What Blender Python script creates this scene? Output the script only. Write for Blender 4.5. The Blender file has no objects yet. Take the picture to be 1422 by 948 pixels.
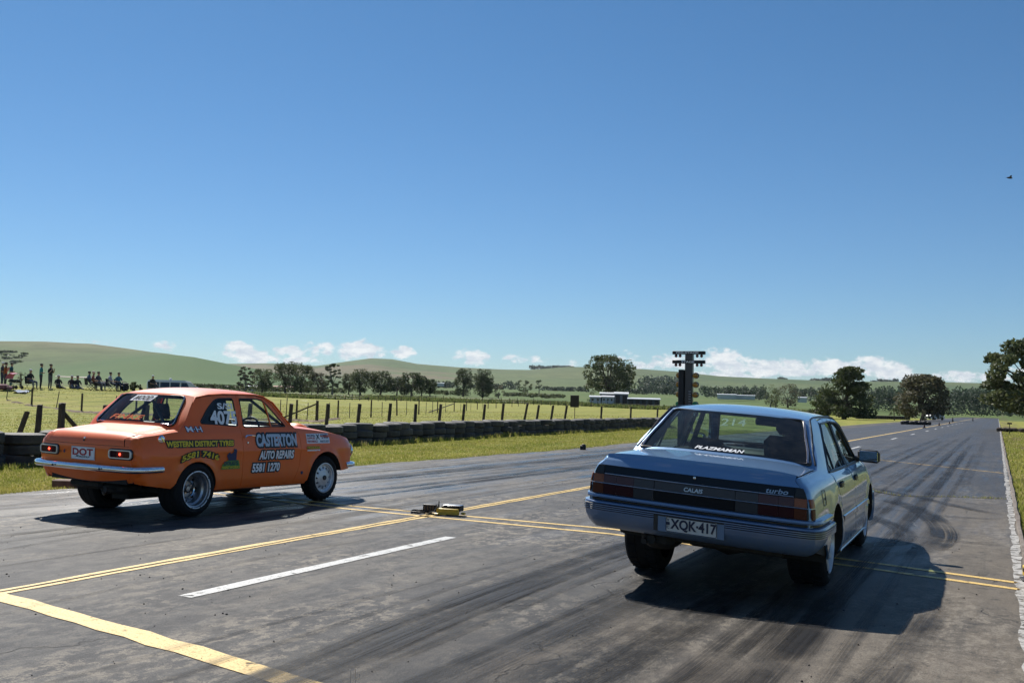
import bpy, bmesh, math, random
import numpy as np
from mathutils import Vector, Matrix
from mathutils.geometry import delaunay_2d_cdt
R = math.radians
random.seed(7); rng = np.random.default_rng(7)
SC = bpy.context.scene
COL = SC.collection

# ------------------------------------------------------------------ camera, sky, sun, exposure
CH = 1.385; FPX = 1375.47; PITCH = .0600; YAW = .4568; ROLL = .0277
cam = bpy.data.objects.new('camera', bpy.data.cameras.new('camera')); COL.objects.link(cam)
cam.data.sensor_width = 36; cam.data.lens = FPX / 1422 * 36; cam.data.clip_end = 30000; cam.data.clip_start = .05
fw = Vector((-math.sin(YAW) * math.cos(PITCH), math.cos(YAW) * math.cos(PITCH), math.sin(PITCH)))
rt = Vector((math.cos(YAW), math.sin(YAW), 0)); up = rt.cross(fw)
r2 = rt * math.cos(ROLL) + up * math.sin(ROLL); u2 = up * math.cos(ROLL) - rt * math.sin(ROLL)
M = Matrix((r2, u2, -fw)).transposed().to_4x4(); M.translation = (0, 0, CH); cam.matrix_world = M
SC.camera = cam
SUNV = Vector((-.80, .57, 1.0)).normalized()
sun = bpy.data.objects.new('sun', bpy.data.lights.new('sun', 'SUN')); COL.objects.link(sun)
sun.data.energy = 4.8; sun.data.angle = R(.5); sun.data.color = (1, .95, .87)
sun.rotation_euler = SUNV.to_track_quat('Z', 'Y').to_euler(); sun.location = (-20, 10, 30)
SC.view_settings.view_transform = 'Standard'; SC.view_settings.look = 'None'
SC.view_settings.exposure = 0.42; SC.view_settings.gamma = 1
W = bpy.data.worlds.new('World'); SC.world = W; W.use_nodes = True
SC.cycles.max_bounces = 6; SC.cycles.transparent_max_bounces = 12

def ray(x, y):
    return fw + r2 * ((x - 711) / FPX) + u2 * ((474 - y) / FPX)
def horizon(c):
    # y on the photo of the level horizon at column c
    a = fw.z + r2.z * (c - 711) / FPX
    return 474 + FPX * a / u2.z
def ground(x, y, z=0.0):
    d = ray(x, y); t = (z - CH) / d.z
    return d.x * t, d.y * t
def at(c, D, y=None):
    # the spot D metres away in the direction of column c (and its height when a row is given)
    yy = horizon(c) if y is None else y
    d = ray(c, yy); q = D / math.hypot(d.x, d.y)
    return d.x * q, d.y * q, CH + d.z * q

# ------------------------------------------------------------------ node helpers
class NT:
    def __init__(s, tree): s.t = tree; s.n = tree.nodes; s.l = tree.links
    def new(s, typ, **kw):
        n = s.n.new(typ)
        for k, v in kw.items():
            if k == 'inp':
                for a, b in v.items(): s.set(n, a, b)
            else: setattr(n, k, v)
        return n
    def set(s, n, a, b):
        if hasattr(b, 'is_output') or isinstance(b, bpy.types.NodeSocket): s.l.new(b, n.inputs[a])
        elif isinstance(b, bpy.types.Node): s.l.new(b.outputs[0], n.inputs[a])
        else: n.inputs[a].default_value = b
    def math(s, op, a, b=None, c=None, clamp=False):
        n = s.new('ShaderNodeMath', operation=op, use_clamp=clamp)
        for i, v in enumerate((a, b, c)):
            if v is not None: s.set(n, i, v)
        return n.outputs[0]
    def mix(s, f, a, b, blend='MIX'):
        n = s.new('ShaderNodeMix', data_type='RGBA', blend_type=blend)
        s.set(n, 0, f)
        for i, v in ((6, a), (7, b)):
            if isinstance(v, (tuple, list)): v = tuple(v) + (1,) * (4 - len(v))
            s.set(n, i, v)
        return n.outputs[2]
    def noise(s, vec, scale, detail=4, rough=.55, dist=0):
        n = s.new('ShaderNodeTexNoise'); s.set(n, 'Vector', vec); s.set(n, 'Scale', scale); s.set(n, 'Detail', detail); s.set(n, 'Roughness', rough); s.set(n, 'Distortion', dist)
        return n.outputs[0]
    def ramp(s, v, pts, interp='LINEAR'):
        n = s.new('ShaderNodeValToRGB'); e = n.color_ramp; e.interpolation = interp
        while len(e.elements) < len(pts): e.elements.new(.5)
        for el, (p, c) in zip(e.elements, pts):
            el.position = p; el.color = (c, c, c, 1) if isinstance(c, (int, float)) else tuple(c) + (1,)
        s.set(n, 0, v); return n.outputs[0]
    def smooth(s, v, a, b):
        n = s.new('ShaderNodeMapRange', interpolation_type='SMOOTHSTEP'); s.set(n, 0, v); s.set(n, 1, a); s.set(n, 2, b); s.set(n, 3, 0.0); s.set(n, 4, 1.0)
        return n.outputs[0]
    def mapv(s, vec, scale=(1, 1, 1), rot=(0, 0, 0), loc=(0, 0, 0)):
        n = s.new('ShaderNodeMapping'); s.set(n, 'Vector', vec); n.inputs['Scale'].default_value = scale; n.inputs['Rotation'].default_value = rot; n.inputs['Location'].default_value = loc
        return n.outputs[0]
    def sep(s, vec):
        n = s.new('ShaderNodeSeparateXYZ'); s.set(n, 0, vec); return n.outputs

# ------------------------------------------------------------------ world: clear sky with low cumulus
w = NT(W.node_tree); bg = W.node_tree.nodes['Background']
sky = w.new('ShaderNodeTexSky', sky_type='NISHITA')
sky.sun_disc = False; sky.sun_elevation = math.asin(SUNV.z); sky.sun_rotation = math.atan2(SUNV.x, SUNV.y)
sky.altitude = 60; sky.air_density = 1.0; sky.dust_density = .1; sky.ozone_density = 3.0
dirv = w.new('ShaderNodeTexCoord').outputs['Generated']
sx, sy, sz = w.sep(dirv)
az = w.math('ARCTAN2', sx, sy)
el = w.math('ARCTAN2', sz, w.math('SQRT', w.math('ADD', w.math('MULTIPLY', sx, sx), w.math('MULTIPLY', sy, sy))))
cv = w.new('ShaderNodeCombineXYZ', inp={0: az, 1: el, 2: 0.0}).outputs[0]
n1 = w.noise(w.mapv(cv, (30, 52, 1)), 1.0, 2, .5)
n2 = w.noise(w.mapv(cv, (110, 170, 1)), 1.0, 5, .6)
pert = w.math('ADD', w.math('MULTIPLY', w.math('SUBTRACT', n1, .5), 1.9), w.math('MULTIPLY', w.math('SUBTRACT', n2, .5), 2.2))
CLOUDS = [(115,474,22,3,.5),(228,480,20,8,.7),(335,482,24,11,1),(350,494,45,10,1),(405,487,28,10,1),(440,485,30,12,1),(420,500,30,6,1),(497,486,34,14,1),(560,490,17,9,1),
          (655,495,28,11,1),(630,490,16,5,.6),(728,499,26,6,.6),(797,505,14,5,.6),(872,495,26,9,.75),(905,506,32,8,.9),(940,500,40,10,.7),(1003,500,30,17,1.15),(1040,508,34,13,1.1),(1062,512,34,11,1.1),(1100,510,36,13,1.15),
          (1150,510,34,12,1.1),(1210,508,34,14,1.1),(1235,515,30,12,1),(1290,524,40,6,.8),(1335,524,28,9,1.1),(1370,524,30,7,.9),(1010,520,60,6,.9),(1440,515,40,10,1),(1500,500,50,14,1),(-60,480,40,8,.8),(1640,510,60,12,1)]
acc = None
for (cx, cy, hw_, hh, am) in CLOUDS:
    d = ray(cx, cy); A = math.atan2(d.x, d.y); E_ = math.atan2(d.z, math.hypot(d.x, d.y))
    a = w.math('MULTIPLY', w.math('SUBTRACT', az, A), FPX / hw_ * .80); b = w.math('MULTIPLY', w.math('SUBTRACT', el, E_), FPX / hh * .80)
    q = w.math('MULTIPLY_ADD', b, b, w.math('MULTIPLY', a, a))
    v = w.math('MULTIPLY', w.math('SUBTRACT', 1.0, q), am)
    acc = v if acc is None else w.math('MAXIMUM', acc, v)
# the same low cumulus goes on round the horizon outside the frame
band = w.math('SUBTRACT', 1.0, w.math('POWER', w.math('DIVIDE', w.math('SUBTRACT', el, .035), .03), 2.0))
back = w.math('MULTIPLY', w.math('MULTIPLY', band, w.math('SUBTRACT', w.noise(w.mapv(cv, (5, 9, 1)), 1.0, 2), .35)), w.smooth(w.math('COSINE', w.math('ADD', az, YAW)), .80, .66))
acc = w.math('MAXIMUM', w.math('MAXIMUM', acc, -3.0), w.math('SUBTRACT', w.math('MULTIPLY', back, 3.0), w.math('MULTIPLY', w.smooth(w.math('COSINE', w.math('ADD', az, YAW)), .66, .80), 4.0)))
acc = w.math('SUBTRACT', acc, w.math('MULTIPLY', w.smooth(el, .07, .10), 4.0))
dens = w.smooth(w.math('ADD', acc, pert), .30, .88)
shade = w.math('ADD', .30, w.math('MULTIPLY', w.ramp(w.noise(w.mapv(cv, (60, 150, 1), loc=(.2, -.6, 0)), 1.0, 5, .6), [(.36, 0.0), (.60, 1.0)]), .7))
ccol = w.mix(shade, (6.5, 7.6, 9.2), (12.5, 12.7, 12.8))
skyc = w.mix(w.smooth(el, -.02, .42), (.74, .97, 1.20), (.58, .92, 1.13))
skym = w.new('ShaderNodeMix', data_type='RGBA', blend_type='MULTIPLY'); w.set(skym, 0, 1.0); w.set(skym, 6, sky.outputs[0]); w.set(skym, 7, skyc)
fin = w.mix(w.math('MULTIPLY', dens, .9), skym.outputs[2], ccol)
w.set(bg, 0, fin); bg.inputs[1].default_value = .056

# ------------------------------------------------------------------ materials
MATS = {}
def mat(name, base=(.5, .5, .5), rough=.6, metal=0.0, coat=0.0, emit=None, es=1.0, spec=.5, noise=None, bump=None, alpha=None):
    if name in MATS: return MATS[name]
    m = bpy.data.materials.new(name); m.use_nodes = True; t = NT(m.node_tree); b = m.node_tree.nodes['Principled BSDF']
    b.inputs['Base Color'].default_value = tuple(base) + (1,); b.inputs['Roughness'].default_value = rough; b.inputs['Metallic'].default_value = metal
    b.inputs['Coat Weight'].default_value = coat; b.inputs['Coat Roughness'].default_value = .04; b.inputs['Specular IOR Level'].default_value = spec
    co = t.new('ShaderNodeTexCoord').outputs['Object']
    if noise:   # (scale, amount, second colour)
        sc, am, c2 = noise
        f = t.ramp(t.noise(co, sc, 5, .6), [(.35, 0.0), (.65, 1.0)])
        t.set(b, 'Base Color', t.mix(t.math('MULTIPLY', f, am), base, c2))
        t.set(b, 'Roughness', t.math('ADD', rough - .05, t.math('MULTIPLY', t.noise(co, sc * 2.3, 3), .12)))
    if bump:
        bn = t.new('ShaderNodeBump'); t.set(bn, 'Strength', bump[1]); t.set(bn, 'Distance', .01); t.set(bn, 'Height', t.noise(co, bump[0], 4)); t.set(b, 'Normal', bn.outputs[0])
    if emit: b.inputs['Emission Color'].default_value = tuple(emit) + (1,); b.inputs['Emission Strength'].default_value = es
    MATS[name] = m; return m
def glass(name, tint=(.8, .9, .88), refl=1.0, rough=.02, dirt=.03, ior=1.5):
    m = bpy.data.materials.new(name); m.use_nodes = True; t = NT(m.node_tree); t.n.remove(t.n['Principled BSDF'])
    tr = t.new('ShaderNodeBsdfTransparent'); tr.inputs[0].default_value = tuple(tint) + (1,)
    gl = t.new('ShaderNodeBsdfGlossy'); gl.inputs['Roughness'].default_value = rough
    df = t.new('ShaderNodeBsdfDiffuse'); df.inputs[0].default_value = (.45, .45, .42, 1)
    fr = t.new('ShaderNodeFresnel'); fr.inputs[0].default_value = ior
    co = t.new('ShaderNodeTexCoord').outputs['Object']
    dm = t.math('MULTIPLY', t.ramp(t.noise(co, 9, 6, .65), [(.42, 0.0), (.75, 1.0)]), dirt * 2.5)
    m1 = t.new('ShaderNodeMixShader'); t.set(m1, 0, t.math('MULTIPLY', fr.outputs[0], refl, clamp=True)); t.l.new(tr.outputs[0], m1.inputs[1]); t.l.new(gl.outputs[0], m1.inputs[2])
    m2 = t.new('ShaderNodeMixShader'); t.set(m2, 0, t.math('ADD', dm, dirt)); t.l.new(m1.outputs[0], m2.inputs[1]); t.l.new(df.outputs[0], m2.inputs[2])
    t.l.new(m2.outputs[0], t.n['Material Output'].inputs[0]); MATS[name] = m; return m
def paint(name, base, base2=None, metal=0.0, rough=.35, dust=(.35, .30, .22), dusta=.25, coat=1.0):
    m = mat(name, base, rough, metal, coat); t = NT(m.node_tree); b = t.n['Principled BSDF']
    co = t.new('ShaderNodeTexCoord').outputs['Object']; z = t.sep(co)[2]
    f = t.ramp(t.noise(co, 3.5, 6, .6), [(.3, 0.0), (.7, 1.0)])
    c = t.mix(t.math('MULTIPLY', f, .5), base, base2 or tuple(x * .85 for x in base))
    low = t.math('MULTIPLY', t.smooth(z, .75, .2), t.ramp(t.noise(co, 14, 6, .7), [(.35, .2), (.7, 1.0)]))
    d = t.math('MULTIPLY', t.math('ADD', low, .06), dusta)
    t.set(b, 'Base Color', t.mix(d, c, dust))
    t.set(b, 'Roughness', t.math('ADD', rough, t.math('MULTIPLY', t.noise(co, 30, 5, .7), .12)))
    t.set(b, 'Coat Roughness', t.math('ADD', .02, t.math('MULTIPLY', d, .8)))
    bn = t.new('ShaderNodeBump'); t.set(bn, 'Strength', .05); t.set(bn, 'Distance', .01); t.set(bn, 'Height', t.noise(co, 4.5, 2)); t.set(b, 'Normal', bn.outputs[0]); t.l.new(bn.outputs[0], b.inputs['Coat Normal'])
    return m
ORANGE = paint('orange_paint', (.95, .150, .001), (.86, .12, .001), rough=.45, dusta=.10, coat=.5)
BLUE = paint('light_blue_metallic_paint', (.145, .275, .47), (.13, .255, .44), metal=.42, rough=.34, dusta=.22)
BLUEB = paint('blue_bumper_plastic', (.13, .215, .37), (.115, .19, .33), metal=.35, rough=.36, dusta=.30)
RUBBER = mat('tyre_rubber', (.011, .011, .012), .8, spec=.25, noise=(14, .4, (.032, .030, .028)), bump=(60, .3))
WALLRUB = mat('weathered_tyre_rubber', (.03, .03, .033), .7, noise=(5, .6, (.085, .08, .075)), bump=(25, .5))
_t = NT(WALLRUB.node_tree); _b = _t.n['Principled BSDF']; _src = _b.inputs['Base Color'].links[0].from_socket; _rn = _t.new('ShaderNodeObjectInfo').outputs['Random']
_t.set(_b, 'Base Color', _t.mix(_t.math('MULTIPLY', _t.ramp(_rn, [(.3, 0.0), (1.0, 1.0)]), .7), _src, (.085, .082, .080)))
BLACKP = mat('black_plastic', (.012, .012, .013), .45, noise=(20, .3, (.03, .03, .03)))
TRIM = mat('black_rubber_trim', (.01, .01, .011), .4)
UNDER = mat('underbody_black', (.02, .019, .018), .85, noise=(12, .6, (.05, .042, .033)))
INTER = mat('dark_interior_cloth', (.028, .03, .034), .85, noise=(15, .6, (.05, .052, .058)))
CHROME = mat('chrome', (.82, .83, .85), .08, 1.0, noise=(20, .15, (.55, .55, .55)))
DISH = mat('polished_rim_barrel', (.48, .49, .51), .30, .9, noise=(14, .5, (.25, .24, .24)))
ALU = mat('satin_aluminium', (.55, .56, .58), .32, 1.0, noise=(18, .4, (.32, .31, .3)))
SILV = mat('silver_wheel_paint', (.66, .67, .69), .34, .45, noise=(12, .3, (.42, .40, .37)))
WHITEP = mat('white_lettering', (.88, .89, .90), .5, noise=(30, .25, (.6, .6, .6)))
BLACKL = mat('black_lettering', (.01, .01, .012), .5)
YELLOWL = mat('yellow_lettering', (.80, .60, .03), .5, noise=(30, .25, (.6, .42, .03)))
ORANGEL = mat('orange_lettering', (.85, .17, .03), .5)
REDL = mat('red_lettering', (.40, .01, .02), .5)
NAVYL = mat('navy_lettering', (.01, .02, .09), .5)
GREENL = mat('green_lettering', (.03, .22, .05), .5, noise=(25, .5, (.25, .4, .03)))
REDLENS = mat('red_lens', (.16, .005, .007), .35, coat=.1, spec=.3)
UPLENS = mat('dusky_rose_lens', (.078, .030, .033), .4, coat=.1, spec=.3, noise=(7, .6, (.06, .035, .04)))
BROWNLENS = mat('smoked_red_lens', (.034, .004, .006), .55, coat=.0, spec=.15, noise=(9, .5, (.03, .008, .010)))
SMOKELENS = mat('smoked_grey_lens', (.046, .043, .046), .4, coat=.1, spec=.35)
AMBERLENS = mat('amber_lens', (.26, .085, .035), .4, coat=.15, spec=.3, noise=(40, .3, (.14, .035, .01)))
AMBERDK = mat('dim_amber_lens', (.085, .020, .006), .5, coat=.0, spec=.2)
CLEARLENS = mat('clear_lens', (.034, .035, .040), .5, coat=.0, spec=.2)
LIT = mat('lit_brake_bulb', (.6, .02, .02), .3, emit=(1, .06, .03), es=5)
GLS = glass('car_glass', (.62, .75, .72), 1.0, .015, .015)
GLSE = glass('orange_car_glass', (.84, .90, .90), .8, .02, .012)
DRK = mat('dark_tinted_pane', (.006, .008, .008), .1, coat=.5)

# ------------------------------------------------------------------ object helpers
def props(o, label=None, cat=None, group=None, kind=None):
    if label: o['label'] = label
    if cat: o['category'] = cat
    if group: o['group'] = group
    if kind: o['kind'] = kind
    return o
def empty(name, loc=(0, 0, 0), rz=0, label=None, cat=None, group=None):
    o = bpy.data.objects.new(name, None); COL.objects.link(o); o.location = loc; o.rotation_euler = (0, 0, rz); o.empty_display_size = .2
    return props(o, label, cat, group)
def make(name, verts, faces, material=None, parent=None, smooth=True, ang=38):
    me = bpy.data.meshes.new(name); me.from_pydata([tuple(v) for v in verts], [], [tuple(f) for f in faces]); me.validate(); me.update()
    if smooth:
        me.polygons.foreach_set('use_smooth', [True] * len(me.polygons)); me.set_sharp_from_angle(angle=R(ang))
    o = bpy.data.objects.new(name, me); COL.objects.link(o)
    for m in (material if isinstance(material, (list, tuple)) else [material]):
        if m: me.materials.append(m)
    if parent: o.parent = parent
    return o
def fastmesh(name, V, F, material=None, parent=None, smooth=False):
    # V (n,3), F (m,k) arrays of equal sided faces
    me = bpy.data.meshes.new(name); n, k = F.shape
    me.vertices.add(len(V)); me.vertices.foreach_set('co', np.asarray(V, np.float32).ravel())
    me.loops.add(n * k); me.loops.foreach_set('vertex_index', F.astype(np.int32).ravel())
    me.polygons.add(n); me.polygons.foreach_set('loop_start', np.arange(0, n * k, k, dtype=np.int32))
    if smooth: me.polygons.foreach_set('use_smooth', np.ones(n, bool))
    me.update(calc_edges=True); me.validate()
    if name is None: return me
    o = bpy.data.objects.new(name, me); COL.objects.link(o)
    if material: me.materials.append(material)
    if parent: o.parent = parent
    return o
class MB:
    def __init__(s): s.v = []; s.f = []; s.mi = []; s.cur = 0
    def add(s, vs, fs):
        n = len(s.v); s.v += [Vector(v) for v in vs]; s.f += [tuple(i + n for i in f) for f in fs]; s.mi += [s.cur] * len(fs); return s
    def box(s, c, d, rz=0, rx=0, ry=0, taper=1.0):
        m = Matrix.Rotation(rz, 3, 'Z') @ Matrix.Rotation(ry, 3, 'Y') @ Matrix.Rotation(rx, 3, 'X'); vs = []
        for z in (-.5, .5):
            k = 1 if z < 0 else taper
            for x, y in ((-.5, -.5), (.5, -.5), (.5, .5), (-.5, .5)): vs.append(m @ Vector((x * d[0] * k, y * d[1] * k, z * d[2])) + Vector(c))
        return s.add(vs, [(3, 2, 1, 0), (4, 5, 6, 7), (0, 1, 5, 4), (1, 2, 6, 5), (2, 3, 7, 6), (3, 0, 4, 7)])
    def bbox(s, c, d, b=.01, rz=0, rx=0, ry=0):
        # a box with bevelled edges: three stacked outlines with cut corners
        m = Matrix.Rotation(rz, 3, 'Z') @ Matrix.Rotation(ry, 3, 'Y') @ Matrix.Rotation(rx, 3, 'X'); rows = []
        for z, k in ((-d[2] / 2, b), (-d[2] / 2 + b, 0), (d[2] / 2 - b, 0), (d[2] / 2, b)):
            hx, hy = d[0] / 2 - k, d[1] / 2 - k
            rows.append([m @ Vector((x, y, z)) + Vector(c) for x, y in ((-hx + b, -hy), (hx - b, -hy), (hx, -hy + b), (hx, hy - b), (hx - b, hy), (-hx + b, hy), (-hx, hy - b), (-hx, -hy + b))])
        return s.rings(rows, True, True)
    def rings(s, rows, closed=True, caps=False):
        n = len(rows[0]); vs = [p for r in rows for p in r]; fs = []
        for i in range(len(rows) - 1):
            for j in range(n if closed else n - 1):
                k = (j + 1) % n; fs.append((i * n + j, i * n + k, (i + 1) * n + k, (i + 1) * n + j))
        if caps: fs.append(tuple(range(n - 1, -1, -1))); fs.append(tuple((len(rows) - 1) * n + j for j in range(n)))
        return s.add(vs, fs)
    def tube(s, pts, r, n=8, caps=True, closed=False):
        pts = [Vector(p) for p in pts]; rows = []; prev = None; L = len(pts)
        for i, p in enumerate(pts):
            a = pts[(i - 1) % L] if (closed or i) else p; b = pts[(i + 1) % L] if (closed or i < L - 1) else p
            t = (b - a).normalized() if (b - a).length > 1e-9 else Vector((0, 0, 1))
            if prev is None:
                u = t.cross(Vector((0, 0, 1)));
                if u.length < .1: u = t.cross(Vector((1, 0, 0)))
            else: u = prev - t * prev.dot(t)
            u.normalize(); prev = u; v = t.cross(u); rr = r[i] if isinstance(r, (list, tuple)) else r
            rows.append([p + (u * math.cos(2 * math.pi * k / n) + v * math.sin(2 * math.pi * k / n)) * rr for k in range(n)])
        if closed: rows.append(rows[0]); caps = False
        return s.rings(rows, True, caps)
    def lathe(s, prof, n=32, axis='Z', c=(0, 0, 0), caps=False, a0=0, a1=2 * math.pi):
        rows = []; full = abs(a1 - a0 - 2 * math.pi) < 1e-6; N = n if full else n + 1
        for r, h in prof:
            row = []
            for k in range(N):
                a = a0 + (a1 - a0) * k / n; x, y = r * math.cos(a), r * math.sin(a)
                row.append(Vector(c) + (Vector((x, y, h)) if axis == 'Z' else Vector((h, x, y)) if axis == 'X' else Vector((x, h, y))))
            rows.append(row)
        return s.rings(rows, full, caps)
    def ball(s, c, r, n=12, m=8):
        rx, ry, rz = r if isinstance(r, (tuple, list)) else (r, r, r); rows = []
        for i in range(m + 1):
            t = math.pi * i / m - math.pi / 2; k = max(math.cos(t), .001)
            rows.append([Vector((c[0] + rx * k * math.cos(2 * math.pi * j / n), c[1] + ry * k * math.sin(2 * math.pi * j / n), c[2] + rz * math.sin(t))) for j in range(n)])
        return s.rings(rows, True, True)
    def build(s, name, material, parent=None, smooth=True, ang=38, xf=None):
        vs = [xf(v) for v in s.v] if xf else s.v
        o = make(name, vs, s.f, material, parent, smooth, ang)
        if any(s.mi) and len(o.data.polygons) == len(s.mi): o.data.polygons.foreach_set('material_index', s.mi)
        return o
def dup(root, loc=None, rz=None, **kw):
    r = root.copy(); COL.objects.link(r)
    if loc is not None: r.location = loc
    if rz is not None: r.rotation_euler = (root.rotation_euler[0], root.rotation_euler[1], rz)
    for ch in list(root.children):
        c = ch.copy(); COL.objects.link(c); c.parent = r
        for g in ch.children:
            d = g.copy(); COL.objects.link(d); d.parent = c
    return props(r, **kw)
def lut(pts):
    xs = np.array([p[0] for p in pts], float); ys = np.array([p[1] for p in pts], float)
    h = np.diff(xs); dl = np.diff(ys) / h; m = np.zeros(len(xs)); m[0] = dl[0]; m[-1] = dl[-1]
    for i in range(1, len(xs) - 1):
        if dl[i - 1] * dl[i] > 0:
            w1 = 2 * h[i] + h[i - 1]; w2 = h[i] + 2 * h[i - 1]; m[i] = (w1 + w2) / (w1 / dl[i - 1] + w2 / dl[i])
    X = xs.tolist(); Y = ys.tolist(); Hh = h.tolist(); Mm = m.tolist()
    import bisect
    def f(x):
        if x <= X[0]: return Y[0]
        if x >= X[-1]: return Y[-1]
        i = min(bisect.bisect_right(X, x) - 1, len(Hh) - 1)
        t = (x - X[i]) / Hh[i]; t2 = t * t; t3 = t2 * t
        return (2 * t3 - 3 * t2 + 1) * Y[i] + (t3 - 2 * t2 + t) * Hh[i] * Mm[i] + (-2 * t3 + 3 * t2) * Y[i + 1] + (t3 - t2) * Hh[i] * Mm[i + 1]
    return f
def lin(pts):
    xs = [p[0] for p in pts]; ys = [p[1] for p in pts]
    return lambda x: float(np.interp(x, xs, ys))
def sst(x, a, b):
    t = min(1, max(0, (x - a) / (b - a))); return t * t * (3 - 2 * t)
def resample(loop, h):
    out = []
    for i in range(len(loop)):
        a, b = loop[i], loop[(i + 1) % len(loop)]; d = math.dist(a, b); n = max(1, int(math.ceil(d / h)))
        for k in range(n): out.append((a[0] + (b[0] - a[0]) * k / n, a[1] + (b[1] - a[1]) * k / n))
    return out
def inside(P, loops):
    res = np.zeros(len(P), bool)
    for lp in loops:
        L = np.array(lp); A = L; B = np.roll(L, -1, 0)
        for (x1, y1), (x2, y2) in zip(A, B):
            if y1 == y2: continue
            c = ((y1 > P[:, 1]) != (y2 > P[:, 1])) & (P[:, 0] < (x2 - x1) * (P[:, 1] - y1) / (y2 - y1) + x1); res ^= c
    return res
def panel(name, loops, F, h, material, parent, depth=.012, gx=(), gy=(), smooth=True, ang=40, xf=None):
    loops = [resample(l, h) for l in loops]; allp = [p for l in loops for p in l]; A = np.array(allp)
    x0, y0 = A.min(0); x1, y1 = A.max(0)
    xs = np.unique(np.r_[np.arange(x0 + h * .6, x1, h), [g for g in gx if x0 < g < x1]]); ys = np.unique(np.r_[np.arange(y0 + h * .6, y1, h), [g for g in gy if y0 < g < y1]])
    gp = np.array([(x, y) for x in xs for y in ys]) if len(xs) and len(ys) else np.zeros((0, 2))
    if len(gp):
        gp = gp[inside(gp, loops)]
        if len(gp):
            dm = np.full(len(gp), 9.); k = h * .33 if not (len(gx) or len(gy)) else min(h * .33, .006)
            for l in loops:
                L = np.array(l); Bq = np.roll(L, -1, 0)
                for a, b in zip(L, Bq):
                    ab = b - a; t = np.clip(((gp - a) @ ab) / max(ab @ ab, 1e-12), 0, 1); dm = np.minimum(dm, np.hypot(*(gp - (a + t[:, None] * ab)).T))
            gp = gp[dm > k]
    edges = []; n = 0
    for l in loops: edges += [(n + i, n + (i + 1) % len(l)) for i in range(len(l))]; n += len(l)
    pts = [Vector(p) for p in allp] + [Vector((float(p[0]), float(p[1]))) for p in gp]
    vo, eo, fo, *_ = delaunay_2d_cdt(pts, edges, [], 0, 1e-6)
    V2 = np.array([(v.x, v.y) for v in vo]); fo = [tuple(f) for f in fo if len(f) == 3]
    cen = np.array([V2[list(f)].mean(0) for f in fo]); ok = inside(cen, loops); fo = [f for f, k in zip(fo, ok) if k]
    V = [Vector(F(float(a), float(b), 0.0)) for a, b in V2]; cnt = {}
    for f in fo:
        for i in range(3):
            e = (f[i], f[(i + 1) % 3]); cnt.setdefault(tuple(sorted(e)), []).append(e)
    if depth:
        mp = {}
        for k, e in cnt.items():
            if len(e) == 1:
                a, b = e[0]
                for q in (a, b):
                    if q not in mp: mp[q] = len(V); V.append(Vector(F(float(V2[q][0]), float(V2[q][1]), depth)))
                fo.append((b, a, mp[a], mp[b]))
    if xf: V = [xf(v) for v in V]
    return make(name, V, fo, material, parent, smooth, ang)
def loft(name, rows, material, parent, xf=None, smooth=True, ang=40, closed=False):
    m = MB(); m.rings([[Vector(p) for p in r] for r in rows], closed, False); return m.build(name, material, parent, smooth, ang, xf)
TXT = {}
def textmesh(s, offset=0.0, shear=0.0, res=3):
    k = (s, offset, shear)
    if k not in TXT:
        cu = bpy.data.curves.new('t', 'FONT'); cu.body = s; cu.offset = offset; cu.shear = shear; cu.resolution_u = res; cu.fill_mode = 'FRONT'; cu.size = 1
        o = bpy.data.objects.new('t', cu); me = bpy.data.meshes.new_from_object(o)
        V = [(v.co.x, v.co.y) for v in me.vertices]; Fc = [tuple(p.vertices) for p in me.polygons]
        bpy.data.objects.remove(o); bpy.data.meshes.remove(me); bpy.data.curves.remove(cu)
        TXT[k] = (V, Fc)
    return TXT[k]
def decal(name, s, rect, F, off, material, parent, offset=0.0, shear=0.0, warp=None, xf=None, ref=None):
    V, Fc = textmesh(s, offset, shear); A = np.array(V); Bq = np.array(textmesh(s, 0.0 if ref is None else ref, shear)[0]); lo = Bq.min(0); hi = Bq.max(0)
    a0, b0, a1, b1 = rect; out = []
    for x, y in V:
        a = a0 + (x - lo[0]) / (hi[0] - lo[0]) * (a1 - a0); b = b0 + (y - lo[1]) / (hi[1] - lo[1]) * (b1 - b0)
        if warp: a, b = warp(a, b)
        p = Vector(F(a, b, -off)); out.append(xf(p) if xf else p)
    return make(name, out, Fc, material, parent, False)
def quadpanel(name, rect, F, off, material, parent, xf=None, nx=6, ny=2, depth=.002):
    a0, b0, a1, b1 = rect
    return panel(name, [[(a0, b0), (a1, b0), (a1, b1), (a0, b1)]], lambda a, b, o: F(a, b, o - off), max(a1 - a0, b1 - b0) / nx, material, parent, depth, xf=xf)
def rrect(a0, b0, a1, b1, r, n=4):
    out = []
    for cx, cy, s in ((a1 - r, b0 + r, -90), (a1 - r, b1 - r, 0), (a0 + r, b1 - r, 90), (a0 + r, b0 + r, 180)):
        for k in range(n + 1): t = R(s + 90 * k / n); out.append((cx + r * math.cos(t), cy + r * math.sin(t)))
    return out
def rpoly(pts, r, n=4):
    # polygon with rounded corners
    out = []; L = len(pts)
    for i in range(L):
        p = Vector(pts[i]); a = Vector(pts[i - 1]) - p; b = Vector(pts[(i + 1) % L]) - p
        rr = r[i] if isinstance(r, (list, tuple)) else r
        k = min(rr, a.length * .45, b.length * .45); A = p + a.normalized() * k; B = p + b.normalized() * k
        for j in range(n + 1): t = j / n; q = A * (1 - t) ** 2 + p * 2 * t * (1 - t) + B * t * t; out.append((q.x, q.y))
    return out
def arc(cy, cz, r, a0, a1, n=16, sy=1.0):
    return [(cy + sy * r * math.cos(R(a0 + (a1 - a0) * k / n)), cz + r * math.sin(R(a0 + (a1 - a0) * k / n))) for k in range(n + 1)]

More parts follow.
